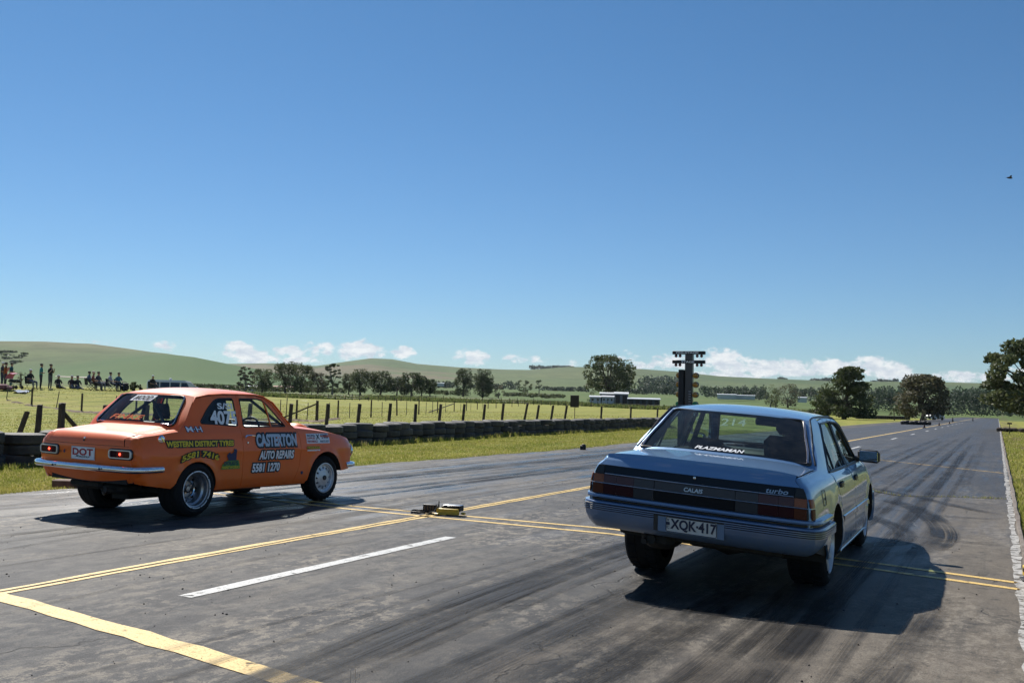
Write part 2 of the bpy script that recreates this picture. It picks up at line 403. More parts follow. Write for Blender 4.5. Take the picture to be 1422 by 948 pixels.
# ================================================================== cars: shared pieces
def wheel(root, c, r, wdt, rr, side, style, steer=0.0, rimmat=None):
    # a wheel as thing > wheel > tyre, rim. c = hub centre of the outer face, side = +1 right
    wo = empty('wheel', c); wo.parent = root; wo.rotation_euler = (0, 0, steer)
    s = side; m = MB(); k = .78
    prof = [(rr, -.004), (rr + .012, .004), (rr + (r - rr) * .45, .012), (r - .03, .004), (r - .012, -.008), (r, -.028), (r, -wdt * .33), (r - .006, -wdt * .34), (r, -wdt * .35), (r, -wdt * .64), (r - .006, -wdt * .65), (r, -wdt * .66), (r, -wdt + .028), (r - .012, -wdt + .008), (r - .03, -wdt - .004), (rr + (r - rr) * .45, -wdt - .012), (rr, -wdt + .004)]
    m.lathe([(a, b * s) for a, b in prof], 48, 'X')
    m.build('tyre', RUBBER, wo, True, 30)
    if style != 'slick':
        tr = MB()
        for i in range(60):
            a = 2 * math.pi * i / 60; q = .012
            tr.box((s * (-wdt * .5 + (.28 if i % 2 else -.28) * wdt), (r - .001) * math.cos(a), (r - .001) * math.sin(a)), (wdt * .26, .016, .012), rx=a)
        tr.build('tread', RUBBER, wo, False)['kind'] = 'stuff'
    rm = rimmat or SILV
    if style == 'slick' or style == 'dish':
        m = MB(); m.lathe([(a, b * s) for a, b in ((rr + .004, .006), (rr - .008, .008), (rr - .012, -.01), (rr - .022, -.014), (rr - .03, -.06), (rr - .05, -.075), (rr - .052, -.15), (rr - .075, -.155), (.11, -.15), (.105, -.135), (.095, -.135), (.09, -.15), (.03, -.15), (.028, -.12), (.0, -.118))], 48, 'X'); rim = m.build('rim', rm, wo, True, 30)
        m = MB()
        for i in range(10):
            a0 = 2 * math.pi * (i + .06) / 10; a1 = 2 * math.pi * (i + .94) / 10
            m.rings([[Vector((s * .012, q * math.cos(a0 + (a1 - a0) * j / 8), q * math.sin(a0 + (a1 - a0) * j / 8))) for j in range(9)] for q in (rr - .006, rr + .006)], False)
        m.build('rim_lip_mark', WHITEP, rim, False)
        m = MB(); m.lathe([(.108, -.13 * s), (.10, -.122 * s), (.092, -.13 * s)], 32, 'X'); m.build('centre_ring', CHROME, rim)
        for i in range(4):
            a = math.pi / 4 + math.pi / 2 * i; m = MB(); m.lathe([(.0, -.118 * s), (.009, -.118 * s), (.012, -.15 * s)], 6, 'X', (0, .055 * math.cos(a), .055 * math.sin(a))); m.build('wheel_nut', CHROME, rim)
        for i in range(8):
            a = 2 * math.pi * i / 8; m = MB(); m.lathe([(0, -.147 * s), (.016, -.147 * s), (.016, -.16 * s)], 12, 'X', (0, .135 * math.cos(a), .135 * math.sin(a))); m.build('rim_hole', BLACKP, rim)
    elif style == 'steel':
        m = MB(); m.lathe([(a, b * s) for a, b in ((rr + .004, .004), (rr - .008, .006), (rr - .014, -.012), (rr - .03, -.02), (rr - .034, -.035))], 48, 'X'); rim = m.build('rim', rm, wo, True, 30)
        ro = rr - .03; outer = [(ro * math.cos(2 * math.pi * k / 48), ro * math.sin(2 * math.pi * k / 48)) for k in range(48)]; holes = []
        for i in range(12):
            a = 2 * math.pi * i / 12; q = ro * .80; h = []
            for k in range(10):
                t = 2 * math.pi * k / 10; u, v = .021 * math.cos(t), .013 * math.sin(t); h.append(((q + u) * math.cos(a) - v * math.sin(a), (q + u) * math.sin(a) + v * math.cos(a)))
            holes.append(h)
        zz = lut([(0, -.0), (.05, -.004), (.07, -.018), (.10, -.012), (.13, -.03), (.2, -.035)])
        panel('rim_disc', [outer] + holes, lambda a, b, o: (s * (zz(math.hypot(a, b)) - o), a, b), .03, rm, rim, .012)
        m = MB(); m.lathe([(0, .012 * s), (.03, .01 * s), (.034, -.004 * s)], 20, 'X'); m.build('hub_cap', BLACKP, rim)
        m = MB(); m.lathe([(.0, -.06 * s), (ro, -.06 * s)], 24, 'X'); m.build('brake_drum', UNDER, rim)
    else:  # multi-spoke alloy
        m = MB(); m.lathe([(a, b * s) for a, b in ((rr + .006, .008), (rr - .006, .012), (rr - .016, -.004), (rr - .022, -.05), (rr - .03, -.11))], 48, 'X'); rim = m.build('rim', rm, wo, True, 30)
        for i in range(10):
            a = 2 * math.pi * i / 10; m = MB(); q = [(.045, .022, -.012), (.10, .017, -.02), (rr - .02, .021, -.006)]
            rows = []
            for rad, hw, dx in q:
                rows.append([Vector((s * (dx - dd), rad * math.cos(a) - e * hw * math.sin(a), rad * math.sin(a) + e * hw * math.cos(a))) for e, dd in ((-1, .012), (-.6, 0), (.6, 0), (1, .012))])
            m.rings(rows, False); m.build('spoke', rm, rim, True, 60)
        m = MB(); m.lathe([(0, .004 * s), (.03, .002 * s), (.034, -.012 * s), (.055, -.014 * s), (.055, -.03 * s)], 24, 'X'); m.build('hub_cap', rm, rim)
        m = MB(); m.lathe([(.0, -.075 * s), (rr - .06, -.075 * s)], 24, 'X'); m.build('brake_disc', UNDER, rim)
    return wo
def mir(f, s):
    return (lambda a, b, o: (lambda p: (s * p[0], p[1], p[2]))(f(a, b, o)))
def sweep(name, prof, path, material, parent, xf=None, ang=30, caps=True, lift=None):
    # path: (x, y, z offset) with outward normals taken in plan; prof: (out, z)
    P = [Vector((p[0], p[1])) for p in path]; rows = []
    for i, p in enumerate(P):
        t = (P[min(i + 1, len(P) - 1)] - P[max(i - 1, 0)]).normalized(); n = Vector((-t.y, t.x)); dz = path[i][2] if len(path[i]) > 2 else 0
        k_ = lift(p.y) if lift else 1; zt_ = max(z for o, z in prof); rows.append([Vector((p.x + n.x * o, p.y + n.y * o, zt_ - (zt_ - z) * (k_ if z < .5 and lift else 1))) for o, z in prof])
    m = MB(); m.rings(rows, False, False)
    if caps: k = len(prof); m.f.append(tuple(range(k))); m.f.append(tuple(len(m.v) - 1 - i for i in range(k))); m.mi += [0, 0]
    return m.build(name, material, parent, True, ang, xf)
def tube(name, pts, r, material, parent, xf=None, n=6, closed=False, F=None):
    if F: pts = [F(*p) for p in pts]
    m = MB(); m.tube(pts, r, n, True, closed); return m.build(name, material, parent, True, 60, xf)
def seat(root, c, xf, w=.46, hb=.62, material=INTER, head=True, recl=.22):
    s = empty('seat'); s.parent = root
    m = MB(); m.bbox((c[0], c[1] + .22, c[2] + .06), (w, .5, .14), .05); m.build('seat_cushion', material, s, xf=xf)
    m = MB(); m.bbox((c[0], c[1] - .04 - hb * .5 * math.sin(recl), c[2] + .1 + hb * .5), (w, .12, hb), .05, rx=recl); m.build('seat_back', material, s, xf=xf)
    if head: m = MB(); m.bbox((c[0], c[1] - .06 - (hb + .1) * math.sin(recl), c[2] + .12 + hb + .09), (w * .58, .09, .19), .04, rx=recl); m.build('headrest', material, s, xf=xf)
    return s

# ================================================================== orange two-door sedan
def build_escort():
    EX0, EY0, EA = -8.871, 8.544, -.0134; ro, pi_, dz = .0114, -.0101, -.003
    root = empty('orange_race_sedan', (EX0, EY0, .004), EA, 'orange two-door race sedan with chrome bumper and CASTERTON AUTO REPAIRS door lettering', 'car', None)
    xf = lambda v: Vector((v[0], v[1], v[2] - ro * v[0] + pi_ * (v[1] - 1.3) + dz))
    plan = lut([(-.9, .762), (-.6, .778), (0, .785), (1.2, .787), (1.9, .785), (2.4, .782), (2.75, .757), (2.95, .715), (3.06, .665)])
    prof = lut([(.2, -.05), (.28, -.034), (.36, -.010), (.46, 0), (.60, .002), (.685, .003), (.703, .008), (.725, .002), (.76, -.001), (.85, -.016), (.91, -.032), (.955, -.060), (1.0, -.084), (1.1, -.110), (1.2, -.138), (1.3, -.172), (1.345, -.195), (1.375, -.225), (1.40, -.26)])
    ztop = lut([(-.87, .868), (-.6, .892), (-.25, .936), (0, .955), (1.6, .985), (1.72, .975), (2.1, .948), (2.5, .905), (2.85, .85), (3.02, .80), (3.06, .76)])
    yend = lin([(.30, -.76), (.38, -.785), (.47, -.835), (.55, -.862), (.62, -.872), (.745, -.876), (.80, -.868), (.83, -.855), (.868, -.83), (.9, -.80)])
    gh = lut([(-.3, -.055), (-.1, -.035), (.15, -.012), (.5, 0), (1.2, 0), (1.45, -.006), (1.75, -.02)])
    def X(y, z):
        k = .965 - ztop(y) if (y < -.2 or y > 1.7) else (.965 - ztop(-.2)) * sst(-y, -.2, .2) + (.965 - ztop(1.7)) * sst(y, 1.5, 1.7)
        zz = z + k * sst(z, .55, .85); x = plan(y) + prof(zz) + gh(y) * sst(z, .93, 1.08)
        for cy, cz, rr in ((-.02, .285, .335), (2.325, .30, .365)):
            d = math.hypot(y - cy, z - cz)
            if z > .25: x += .016 * math.exp(-((d - rr) / .035) ** 2)
        d = (y - yend(min(z, .9))) / .085
        if d < 1 and z < 1.0: x -= .085 * (1 - math.sqrt(max(0, 1 - (1 - max(d, 0)) ** 2)))
        d = (3.05 - y) / .10
        if d < 1: x -= .06 * (1 - math.sqrt(max(0, 1 - (1 - max(d, 0)) ** 2)))
        return x
    S = lambda y, z, o: (X(y, z) - o, y, z)
    # --- side panels
    yq = .717; cut_r = [(.722, .288), (.716, .60), (.716, .94), (.742, 1.15), (.768, 1.362)]
    rear_edge = [(-.80, .872), (-.83, .868), (-.855, .83), (-.868, .80), (-.876, .745), (-.872, .62), (-.862, .55), (-.835, .47), (-.79, .385), (-.76, .372)]
    arch_r = [(-.385, .318)] + arc(-.02, .285, .318, 172, 0, 20)[1:] + [(.297, .27)]
    roofedge = [(.768, 1.372), (.55, 1.368), (.3, 1.352), (.10, 1.322)]
    quarter = cut_r + [(.768, 1.372)] + roofedge[1:] + [(-.03, 1.18), (-.16, 1.035), (-.25, .936)] + [(-.4, .918), (-.6, .892)] + rear_edge[:1] + rear_edge[1:] + arch_r
    qwin = rpoly([(.105, 1.035), (.24, 1.19), (.375, 1.305), (.692, 1.322), (.716 - .004, 1.25), (.700, .992)], [.03, .1, .09, .03, .01, .04])
    qwin = rpoly([(.10, 1.028), (.255, 1.205), (.40, 1.312), (.685, 1.322), (.700, .995)], [.045, .2, .10, .035, .04])
    dwin = rpoly([(.795, .985), (.800, 1.322), (1.20, 1.325), (1.575, .992)], [.03, .03, .10, .03])
    door = [(.727, .288), (.721, .60), (.721, .94), (.747, 1.15), (.772, 1.358), (1.10, 1.362), (1.22, 1.345), (1.36, 1.262), (1.56, 1.06), (1.62, .995), (1.735, .965), (1.785, .84), (1.795, .70), (1.77, .50), (1.685, .288)]
    wing = [(1.69, .288), (1.775, .50), (1.80, .70), (1.79, .84), (1.742, .968), (1.72, .975)] + [(2.1, .948), (2.3, .929), (2.5, .905), (2.7, .878), (2.85, .85), (2.95, .825), (3.02, .80)] + [(3.048, .74), (3.05, .66), (3.02, .56), (2.96, .46), (2.90, .415), (2.76, .40), (2.692, .40)] + arc(2.325, .30, .365, 16, 172, 20) + [(1.955, .30), (1.93, .285)]
    pillar = [(1.742, .968), (1.628, .998), (1.568, 1.065), (1.37, 1.268), (1.225, 1.352), (1.10, 1.368), (.772, 1.366), (.772, 1.374), (1.11, 1.377), (1.25, 1.362), (1.40, 1.292), (1.60, 1.09), (1.72, .985)]
    gz = (.70, .72, .85, .90, .93, .95, .97, 1.0); gy = (-.865, -.855, -.84, -.82, -.79)
    for s in (1, -1):
        F = mir(S, s)
        panel('quarter_panel', [quarter, qwin], F, .055, ORANGE, root, .014, gy, gz, xf=xf)
        d = panel('door', [door, dwin], F, .055, ORANGE, root, .014, (), gz, xf=xf)
        panel('front_wing', [wing], F, .055, ORANGE, root, .014, (2.97, 3.0, 3.02, 3.035), gz, xf=xf)
        panel('windscreen_pillar', [pillar], F, .05, ORANGE, root, .012, xf=xf)
        # rubbers and glass
        tube('window_rubber', [(a, b, .0) for a, b in qwin], .009, TRIM, root, xf, 6, True, F)
        tube('window_rubber', [(a, b, .0) for a, b in dwin], .008, TRIM, d, xf, 6, True, F)
        panel('side_window', [qwin], lambda a, b, o, F=F: F(a, b, .012 + o), .08, GLSE, root, .003, xf=xf)
        panel('door_window', [dwin], lambda a, b, o, F=F: F(a, b, .014 + o), .08, GLSE, d, .003, xf=xf)
        tube('vent_post', [(1.283, .985, .0), (1.262, 1.15, .0), (1.225, 1.335, .0)], .011, ORANGE, d, xf, 6, False, F)
        tube('vent_rubber', [(1.298, .985, .002), (1.275, 1.15, .002), (1.238, 1.32, .002)], .006, TRIM, d, xf, 6, False, F)
        tube('drip_rail', [(a, b, -.006) for a, b in ((.04, 1.245), (.10, 1.318), (.3, 1.353), (.55, 1.369), (.8, 1.373), (1.11, 1.376), (1.25, 1.358), (1.40, 1.288), (1.55, 1.14))], .010, ORANGE, root, xf, 6, False, F)
        tube('drip_rail_groove', [(a, b, .004) for a, b in ((.10, 1.306), (.3, 1.341), (.55, 1.357), (.8, 1.361), (1.11, 1.364), (1.25, 1.346), (1.40, 1.276))], .006, TRIM, root, xf, 6, False, F)
        # handle with lock
        m = MB(); pts = [(.742, .868), (.76, .884), (.80, .889), (.86, .889), (.912, .884)]
        m.tube([F(a, b, -.028) for a, b in pts], [.011, .010, .008, .008, .007], 8); m.tube([F(.745, .87, -.0), F(.745, .868, -.03)], .012, 8); m.tube([F(.91, .884, -.0), F(.912, .884, -.028)], .009, 8)
        m.build('door_handle', CHROME, d, xf=xf)
        m = MB(); p = F(.80, .80, -.004); m.lathe([(0, s * .006), (.012, s * .005), (.014, 0)], 14, 'X', p); m.build('door_lock', CHROME, d, xf=xf)
        # sill and arch liners
        m = MB(); m.rings([[Vector(F(y, z, o)) for z, o in ((.292, .004), (.262, .012), (.245, .05), (.25, .10))] for y in np.linspace(.29, 1.94, 16)], False); m.build('sill', ORANGE, root, xf=xf)
        for cy, cz, r_, a0, a1 in ((-.02, .285, .318, 172, 0), (2.325, .30, .365, 16, 172)):
            A_ = arc(cy, cz, r_ - .003, a0, a1, 20); m = MB(); m.rings([[Vector((s * (X(a, b) - .004), a, b)) for a, b in A_], [Vector((s * .40, a, b)) for a, b in A_]], False)
            m.add([Vector((s * .40, a, b)) for a, b in A_], [tuple(range(len(A_)))]); m.build('wheel_arch_liner', UNDER, root, xf=xf)
        # dark shell behind the gaps
        low = [(y, z - .012) for y, z in [(.7, .94), (-.1, .94), (-.25, .92), (-.6, .875), (-.8, .85)]] + [(-.85, .8), (-.86, .70), (-.84, .5), (-.77, .40)] + [(-.39, .33)] + arc(-.02, .285, .325, 172, 0, 14) + [(.3, .30), (1.93, .30)] + arc(2.325, .30, .372, 172, 16, 14) + [(2.76, .42), (2.9, .44), (3.03, .65), (3.0, .78), (2.7, .86), (2.1, .93), (1.72, .955), (1.6, .965), (.8, .955)]
        panel('inner_shell', [low], lambda a, b, o, F=F: F(a, b, .02 + o), .09, UNDER, root, .004, xf=xf)
        m = MB(); m.ball((s * .60, 3.01, .655), (.085, .035, .085), 20, 10); m.build('headlight', CLEARLENS, root, xf=xf)
        m = MB(); m.tube([(s * .60 + .10 * math.cos(t), 3.02, .655 + .10 * math.sin(t)) for t in np.linspace(0, 2 * math.pi, 24, False)], .012, 6, closed=True); m.build('headlight_rim', CHROME, root, xf=xf)
    F = S
    # --- tail
    bow = lambda u: .035 * u * u
    def T(u, z, o):
        xe = X(yend(z) + .0005, z); return (u * xe, yend(z) - .035 + bow(u) + o, z)
    def TX(x, z, o): xe = X(yend(z) + .0005, z); return T(x / xe, z, o)
    lampL = rrect(.395, .645, .705, .738, .03)
    tail = [(-1, .772), (-1, .69), (-1, .62), (-1, .5), (-.985, .43), (-.93, .39), (-.70, .375), (0, .372), (.70, .375), (.93, .39), (.985, .43), (1, .5), (1, .62), (1, .69), (1, .772)]
    panel('tail_panel', [tail], T, .06, ORANGE, root, .012, (-.95, -.9, .9, .95), (.55, .745, .76), xf=xf)
    # lower valance pressing
    tube('valance_edge', [(-.62, .50, 0), (-.60, .42, 0), (-.56, .392, 0), (0, .388, 0), (.56, .392, 0), (.62, .42, 0), (.66, .5, 0)], .006, ORANGE, root, xf, 6, False, TX)
    lidu = .872
    lidback = [(-lidu, .776), (-.5, .774), (0, .773), (.5, .774), (lidu, .776), (lidu, .80), (lidu, .872), (-lidu, .872)]
    for s in (1, -1):   # quarter ends beside the boot lid
        panel('quarter_corner', [[(s * (lidu + .012), .776), (s * 1.0, .774), (s * 1.0, .83), (s * .995, .872), (s * (lidu + .012), .872)]], T, .04, ORANGE, root, .012, xf=xf)
    xe = lambda y: X(y, ztop(y)) - .002
    y0, y1 = -.80, -.25
    def deck(u, y, o, lift=0.0):
        k = (y - y0) / (y1 - y0); c = .030 + .022 * k; a = abs(u)
        zz = ztop(max(y, -.8)) + c * (1 - a ** 5) + .012 * math.exp(-((a - .93) / .05) ** 2) * (1 - .5 * k) - .020 * math.exp(-((a - .80) / .09) ** 2) * sst(k, .1, .5)
        drop = .020 * sst(-.74 - y, 0, .06)
        return (u * xe(max(y, -.80)), y - .035 * (1 - u * u) * (1 - k) - .05 * (1 - u * u) * k, zz - drop - o + lift)
    us = np.linspace(-lidu, lidu, 31); ys = np.linspace(-.80, -.29, 14)
    lid = empty('boot_lid'); lid.parent = root
    rows = [T(u, .776, 0) for u in us], [T(u, .80, -.002) for u in us], [T(u, .83, -.004) for u in us], [T(u, .852, -.002) for u in us]
    rr = [list(r) for r in rows]
    last = rr[-1]; rr.append([Vector(last[i]).lerp(Vector(deck(us[i], -.79, 0, .004)), .62) + Vector((0, -.004, .010)) for i in range(len(us))])
    for y in ys[1:]: rr.append([deck(u, y, 0, .004) for u in us])
    loft('lid_skin', rr, ORANGE, lid, xf)
    m = MB(); m.rings([[Vector(p) - Vector((0, 0, .03)) for p in r] for r in rr[4:]], False); m.build('lid_underside', UNDER, lid, xf=xf)
    for s in (1, -1):
        uu = np.linspace(lidu + .012, 1.0, 7) * s
        r3 = [[T(u, .80, 0) for u in uu], [T(u, .84, 0) for u in uu], [T(u, .868, 0) for u in uu]]; r3.append([Vector(deck(u, -.80, 0)) * .5 + Vector(r3[-1][i]) * .5 + Vector((0, 0, .006)) for i, u in enumerate(uu)])
        for y in np.linspace(-.78, -.25, 12): r3.append([deck(u, y, 0) for u in uu])
        loft('quarter_top', r3, ORANGE, root, xf)
    loft('scuttle_strip', [[deck(u, y, 0) for u in np.linspace(-1, 1, 31)] for y in (-.284, -.27, -.25, -.24)], ORANGE, root, xf)
    # --- roof
    xr = lut([(.10, X(.10, 1.322)), (.3, X(.3, 1.352)), (.55, X(.55, 1.368)), (.8, X(.8, 1.373)), (1.11, X(1.11, 1.377)), (1.25, X(1.25, 1.362))]); zr = lut([(.10, 1.322), (.3, 1.352), (.55, 1.368), (.8, 1.373), (1.11, 1.377), (1.25, 1.362)])
    def roof(u, y, o=0):
        k = (y - .10) / 1.15; c = .022 + .028 * math.sin(math.pi * min(max(k, 0), 1)); a = abs(u)
        return (u * xr(y), y - .05 * (1 - u * u) * (1 - k) ** 2 + .055 * (1 - u * u) * k * k, zr(y) + c * (1 - a ** 2.6) + .012 * (1 - a ** 10) - o)
    U = np.linspace(-1, 1, 33)
    loft('roof', [[roof(u, y) for u in U] for y in np.linspace(.10, 1.25, 18)], ORANGE, root, xf)
    loft('roof_lining', [[roof(u, y, .03) for u in U * .97] for y in np.linspace(.12, 1.24, 8)], INTER, root, xf)
    # --- rear screen
    def RS(u, v, o):
        b = Vector(deck(u, -.25, 0)); t = Vector(roof(u, .10)); p = b.lerp(t, v); yy, zz = p.y, p.z
        dx = X(-.25 + .35 * v, .936 + .386 * v) - (b.x + (t.x - b.x) * v) / (u if abs(u) > .01 else .01) if abs(u) > .5 else 0
        p.x += math.copysign(dx * max(0, (abs(u) - .5) * 2) ** 2, u)
        bulge = .012 * math.sin(math.pi * v); n = Vector((u * .25, -.69, .68)).normalized(); p += n * (bulge - o); return p
    rw = rpoly([(-.865, .085), (.865, .085), (.83, .93), (-.83, .93)], [.11, .11, .11, .11], 6)
    panel('rear_screen_surround', [[(-1, 0), (1, 0), (1, 1), (-1, 1)], rw], RS, .07, ORANGE, root, 0, xf=xf)
    panel('rear_window', [rw], lambda u, v, o: RS(u, v, o - .004), .09, GLSE, root, .004, xf=xf)
    tube('rear_window_rubber', [(a, b, -.004) for a, b in rw], .013, TRIM, root, xf, 8, True, RS)
    tube('rear_window_bright_strip', [(a * .985, b * .985 + .008, -.014) for a, b in rpoly([(-.86, .93), (-.865, .085), (.865, .085), (.83, .93)], [.02, .11, .11, .02], 6)], .006, CHROME, root, xf, 6, False, RS)
    # --- windscreen and bonnet
    def cowl(u): return Vector((u * X(1.72, .975), 1.72 + .13 * (1 - u * u), .978 + .035 * (1 - abs(u) ** 3)))
    def WS(u, v, o):
        p = cowl(u).lerp(Vector(roof(u, 1.25)), v); return p + Vector((0, .6, .8)) * (.012 * math.sin(math.pi * v) - o)
    ww = rpoly([(-.90, .07), (.90, .07), (.88, .94), (-.88, .94)], .1, 5)
    panel('windscreen_surround', [[(-1, 0), (1, 0), (1, 1), (-1, 1)], ww], WS, .08, ORANGE, root, 0, xf=xf)
    panel('windscreen', [ww], lambda u, v, o: WS(u, v, o - .004), .1, GLSE, root, .004, xf=xf)
    tube('windscreen_rubber', [(a, b, -.002) for a, b in ww], .012, TRIM, root, xf, 8, True, WS)
    def hood(u, y, o=0):
        k = (y - 1.72) / 1.33; a = abs(u); return Vector((u * (X(min(y, 3.03), ztop(min(y, 3.03))) - .002), y + .13 * (1 - u * u) * (1 - k) + .03 * (1 - u * u) * k, ztop(y) + (.035 + .012 * math.sin(math.pi * k)) * (1 - a ** 3) - .03 * k * k * (1 - a ** 2) - o))
    loft('bonnet', [[hood(u, y) for u in U] for y in np.linspace(1.73, 3.03, 20)], ORANGE, root, xf)
    fr = [(-.98, .80), (-1, .7), (-.98, .5), (-.93, .41), (.93, .41), (.98, .5), (1, .7), (.98, .80)]
    panel('front_panel', [fr], lambda u, z, o: (u * X(3.03, z), 3.03 + .035 * (1 - u * u) - .25 * max(0, .55 - z) ** 1.2 * 2 - o, z), .1, ORANGE, root, .01, xf=xf)
    m = MB(); m.bbox((0, 3.05, .655), (.95, .03, .17), .012); gr = m.build('grille', BLACKP, root, xf=xf)
    for k in range(5): m = MB(); m.box((0, 3.068, .595 + k * .03), (.93, .008, .006)); m.build('grille_bar', CHROME, gr, xf=xf)
    # scoop on the bonnet
    m = MB(); rows = []
    for y, w_, h in ((2.42, .05, .012), (2.50, .13, .07), (2.56, .15, .088), (2.66, .15, .085), (2.74, .13, .05), (2.80, .08, .01)):
        rows.append([hood(0, y) + Vector((w_ * math.cos(t), 0, h * max(0, math.sin(t)) ** .6 - .01)) for t in np.linspace(0, math.pi, 13)])
    m.rings(rows, False); m.build('bonnet_scoop', ORANGEL, root, xf=xf)
    # --- bumpers
    path = [(.80, -.55), (.808, -.62), (.805, -.72), (.79, -.81), (.755, -.875), (.69, -.912), (.55, -.93), (.3, -.944), (0, -.95)]; path = path + [(-a, b) for a, b in path[-2::-1]]
    bp = [(-.01, .510), (.006, .500), (.022, .502), (.033, .511), (.038, .525), (.038, .545), (.029, .560), (.012, .570), (-.004, .572), (-.012, .565)]
    sweep('rear_bumper', bp, path, CHROME, root, xf, 60)
    fpth = [(-.72, 2.84), (-.735, 2.95), (-.70, 3.04), (-.6, 3.09), (-.3, 3.12), (0, 3.13), (.3, 3.12), (.6, 3.09), (.70, 3.04), (.735, 2.95), (.72, 2.84)]
    sweep('front_bumper', [(a, b - .065) for a, b in bp], fpth, CHROME, root, xf, 60)
    for x in (-.36, .36):
        m = MB(); p = TX(x, .53, -.115); m.lathe([(0, -.006), (.011, -.004), (.013, .004)], 10, 'Y', p); m.build('bumper_bolt', BLACKP, root, xf=xf)
    # --- tail lamps
    for s in (1, -1):
        lp = [(s * a, b) for a, b in lampL]; lf = empty('tail_lamp'); lf.parent = root
        ins = [(s * a, b) for a, b in rrect(.412, .656, .688, .727, .018)]
        panel('lamp_bezel', [lp, ins], lambda a, b, o: TX(a, b, o - .022), .05, mat('bright_bezel', (.75, .76, .78), .3, .5), lf, .022, xf=xf)
        tube('lamp_rubber', [(a, b, -.004) for a, b in [(s * q, z) for q, z in rrect(.389, .639, .711, .744, .034)]], .007, TRIM, lf, xf, 6, True, TX)
        for (a, b, mt, nm) in ((.413, .50, REDLENS, 'reversing_lens'), (.503, .59, REDLENS, 'brake_lens'), (.593, .687, AMBERDK, 'indicator_lens')):
            panel(nm, [[(s * a, .657), (s * b, .657), (s * b, .726), (s * a, .726)]], lambda q, z, o: TX(q, z, o - .012), .05, BROWNLENS if nm == 'reversing_lens' else mt, lf, .01, xf=xf)
        m = MB(); p = TX(s * .548, .692, -.014); m.lathe([(0, -.008), (.009, -.006), (.014, 0)], 12, 'Y', p); m.build('brake_bulb', LIT, lf, xf=xf)
    # lock, plate, script
    m = MB(); m.lathe([(0, -.012), (.012, -.010), (.014, 0)], 14, 'Y', T(0, .835, -.004)); m.build('boot_lock', CHROME, root, xf=xf)
    m = MB(); m.box(Vector(TX(0, .815, -.006)), (.022, .008, .02)); m.build('boot_lock_plate', BLACKP, root, xf=xf)
    PL = lambda a, b, o: TX(a, b, o)
    pl = quadpanel('rear_plate', (-.175, .605, .185, .742), PL, .008, WHITEP, root, xf, depth=.004)
    decal('plate_word', 'DOT', (-.148, .652, .158, .722), PL, .0102, REDL, pl, .035, xf=xf); decal('plate_small_word', 'Racing', (-.10, .622, .12, .650), PL, .0102, BLACKL, pl, .02, .3, xf=xf)
    tube('plate_edge', [(a, b, -.009) for a, b in rrect(-.172, .608, .182, .739, .01, 2)], .0025, ALU, pl, xf, 4, True, PL)
    decal('tail_script', 'Escort', (-.425, .668, -.345, .69), TX, .004, BLACKP, root, .02, .4, xf=xf)
    decal('tail_script', '4', (-.315, .664, -.285, .70), TX, .004, NAVYL, root, .05, .2, xf=xf)
    # fuel cap
    m = MB(); p = S(-.52, .853, 0); m.lathe([(0, .014), (.02, .014), (.038, .010), (.044, .004), (.048, 0)], 24, 'X', p); m.box((p[0] + .016, p[1], p[2]), (.008, .07, .012), rx=-.8); m.build('fuel_cap', CHROME, root, xf=xf)
    # --- lettering on the right side
    def outl(name, s_, rect, fill, edge, o=.035, off=.004, warp=None, shear=0.0, ofs=0.0):
        e = decal(name + '_outline', s_, rect, S, off, edge, root, o, shear, warp, xf, ref=ofs); decal(name, s_, rect, S, off + .003, fill, e, ofs, shear, warp, xf)
    GW = mat('grey_blue_lettering', (.46, .56, .66), .5, noise=(30, .3, (.55, .62, .7)))
    outl('door_lettering', 'CASTERTON', (.955, .760, 1.70, .895), GW, BLACKL, .24, ofs=.05)
    outl('door_lettering', 'AUTO REPAIRS', (1.005, .602, 1.645, .695), WHITEP, BLACKL, .24, shear=.12, ofs=.045)
    outl('door_lettering', '5581 1270', (.885, .452, 1.38, .545), WHITEP, BLACKL, .24, shear=.12, ofs=.045)
    outl('quarter_lettering', 'WESTERN DISTRICT TYRES', (-.465, .775, .55, .832), YELLOWL, BLACKL, .26, ofs=.045, shear=.05)
    cyw, rw_ = .02, .30
    def wrp(a, b):
        k = (a - (-.26)) / (.30 + .26); ang = R(150 - 120 * k); rr_ = .405 + (b - .60); return (.02 + rr_ * math.cos(ang) * .88, .30 + rr_ * math.sin(ang))
    outl('arch_lettering', '5581 7416', (-.26, .60, .30, .66), YELLOWL, BLACKL, .22, warp=lambda a, b: (a, .60 + (b - .60) + .055 * (1 - ((a - .02) / .28) ** 2) + .005), ofs=.035, shear=.1, off=.009)
    outl('quarter_initials', 'M\u00b7H', (-.13, .935, .09, .990), WHITEP, NAVYL, .09, ofs=.015)
    G = lambda a, b, o: S(a, b, o + .0)
    decal('race_class', 'S/SI', (.41, 1.196, .65, 1.262), G, .004, WHITEP, root, .03, xf=xf)
    decal('race_number', '4075', (.275, 1.022, .695, 1.168), G, .004, WHITEP, root, .04, xf=xf)
    panel('window_blackout', [[(.10, 1.03), (.24, 1.19), (.385, 1.305), (.60, 1.315), (.585, 1.20), (.565, 1.0)]], lambda a, b, o: S(a, b, o + .022), .08, BLACKP, root, .002, xf=xf)
    # green figure sticker
    st = panel('green_sticker', [[(.355, .50), (.67, .50), (.665, .535), (.64, .60), (.57, .61), (.45, .60), (.375, .555)]], lambda a, b, o: S(a, b, o - .006), .04, GREENL, root, .001, xf=xf)
    panel('sticker_figure', [[(.47, .60), (.44, .66), (.485, .70), (.50, .675), (.54, .69), (.56, .735), (.60, .73), (.60, .60)]], lambda a, b, o: S(a, b, o - .008), .03, NAVYL, st, .001, xf=xf)
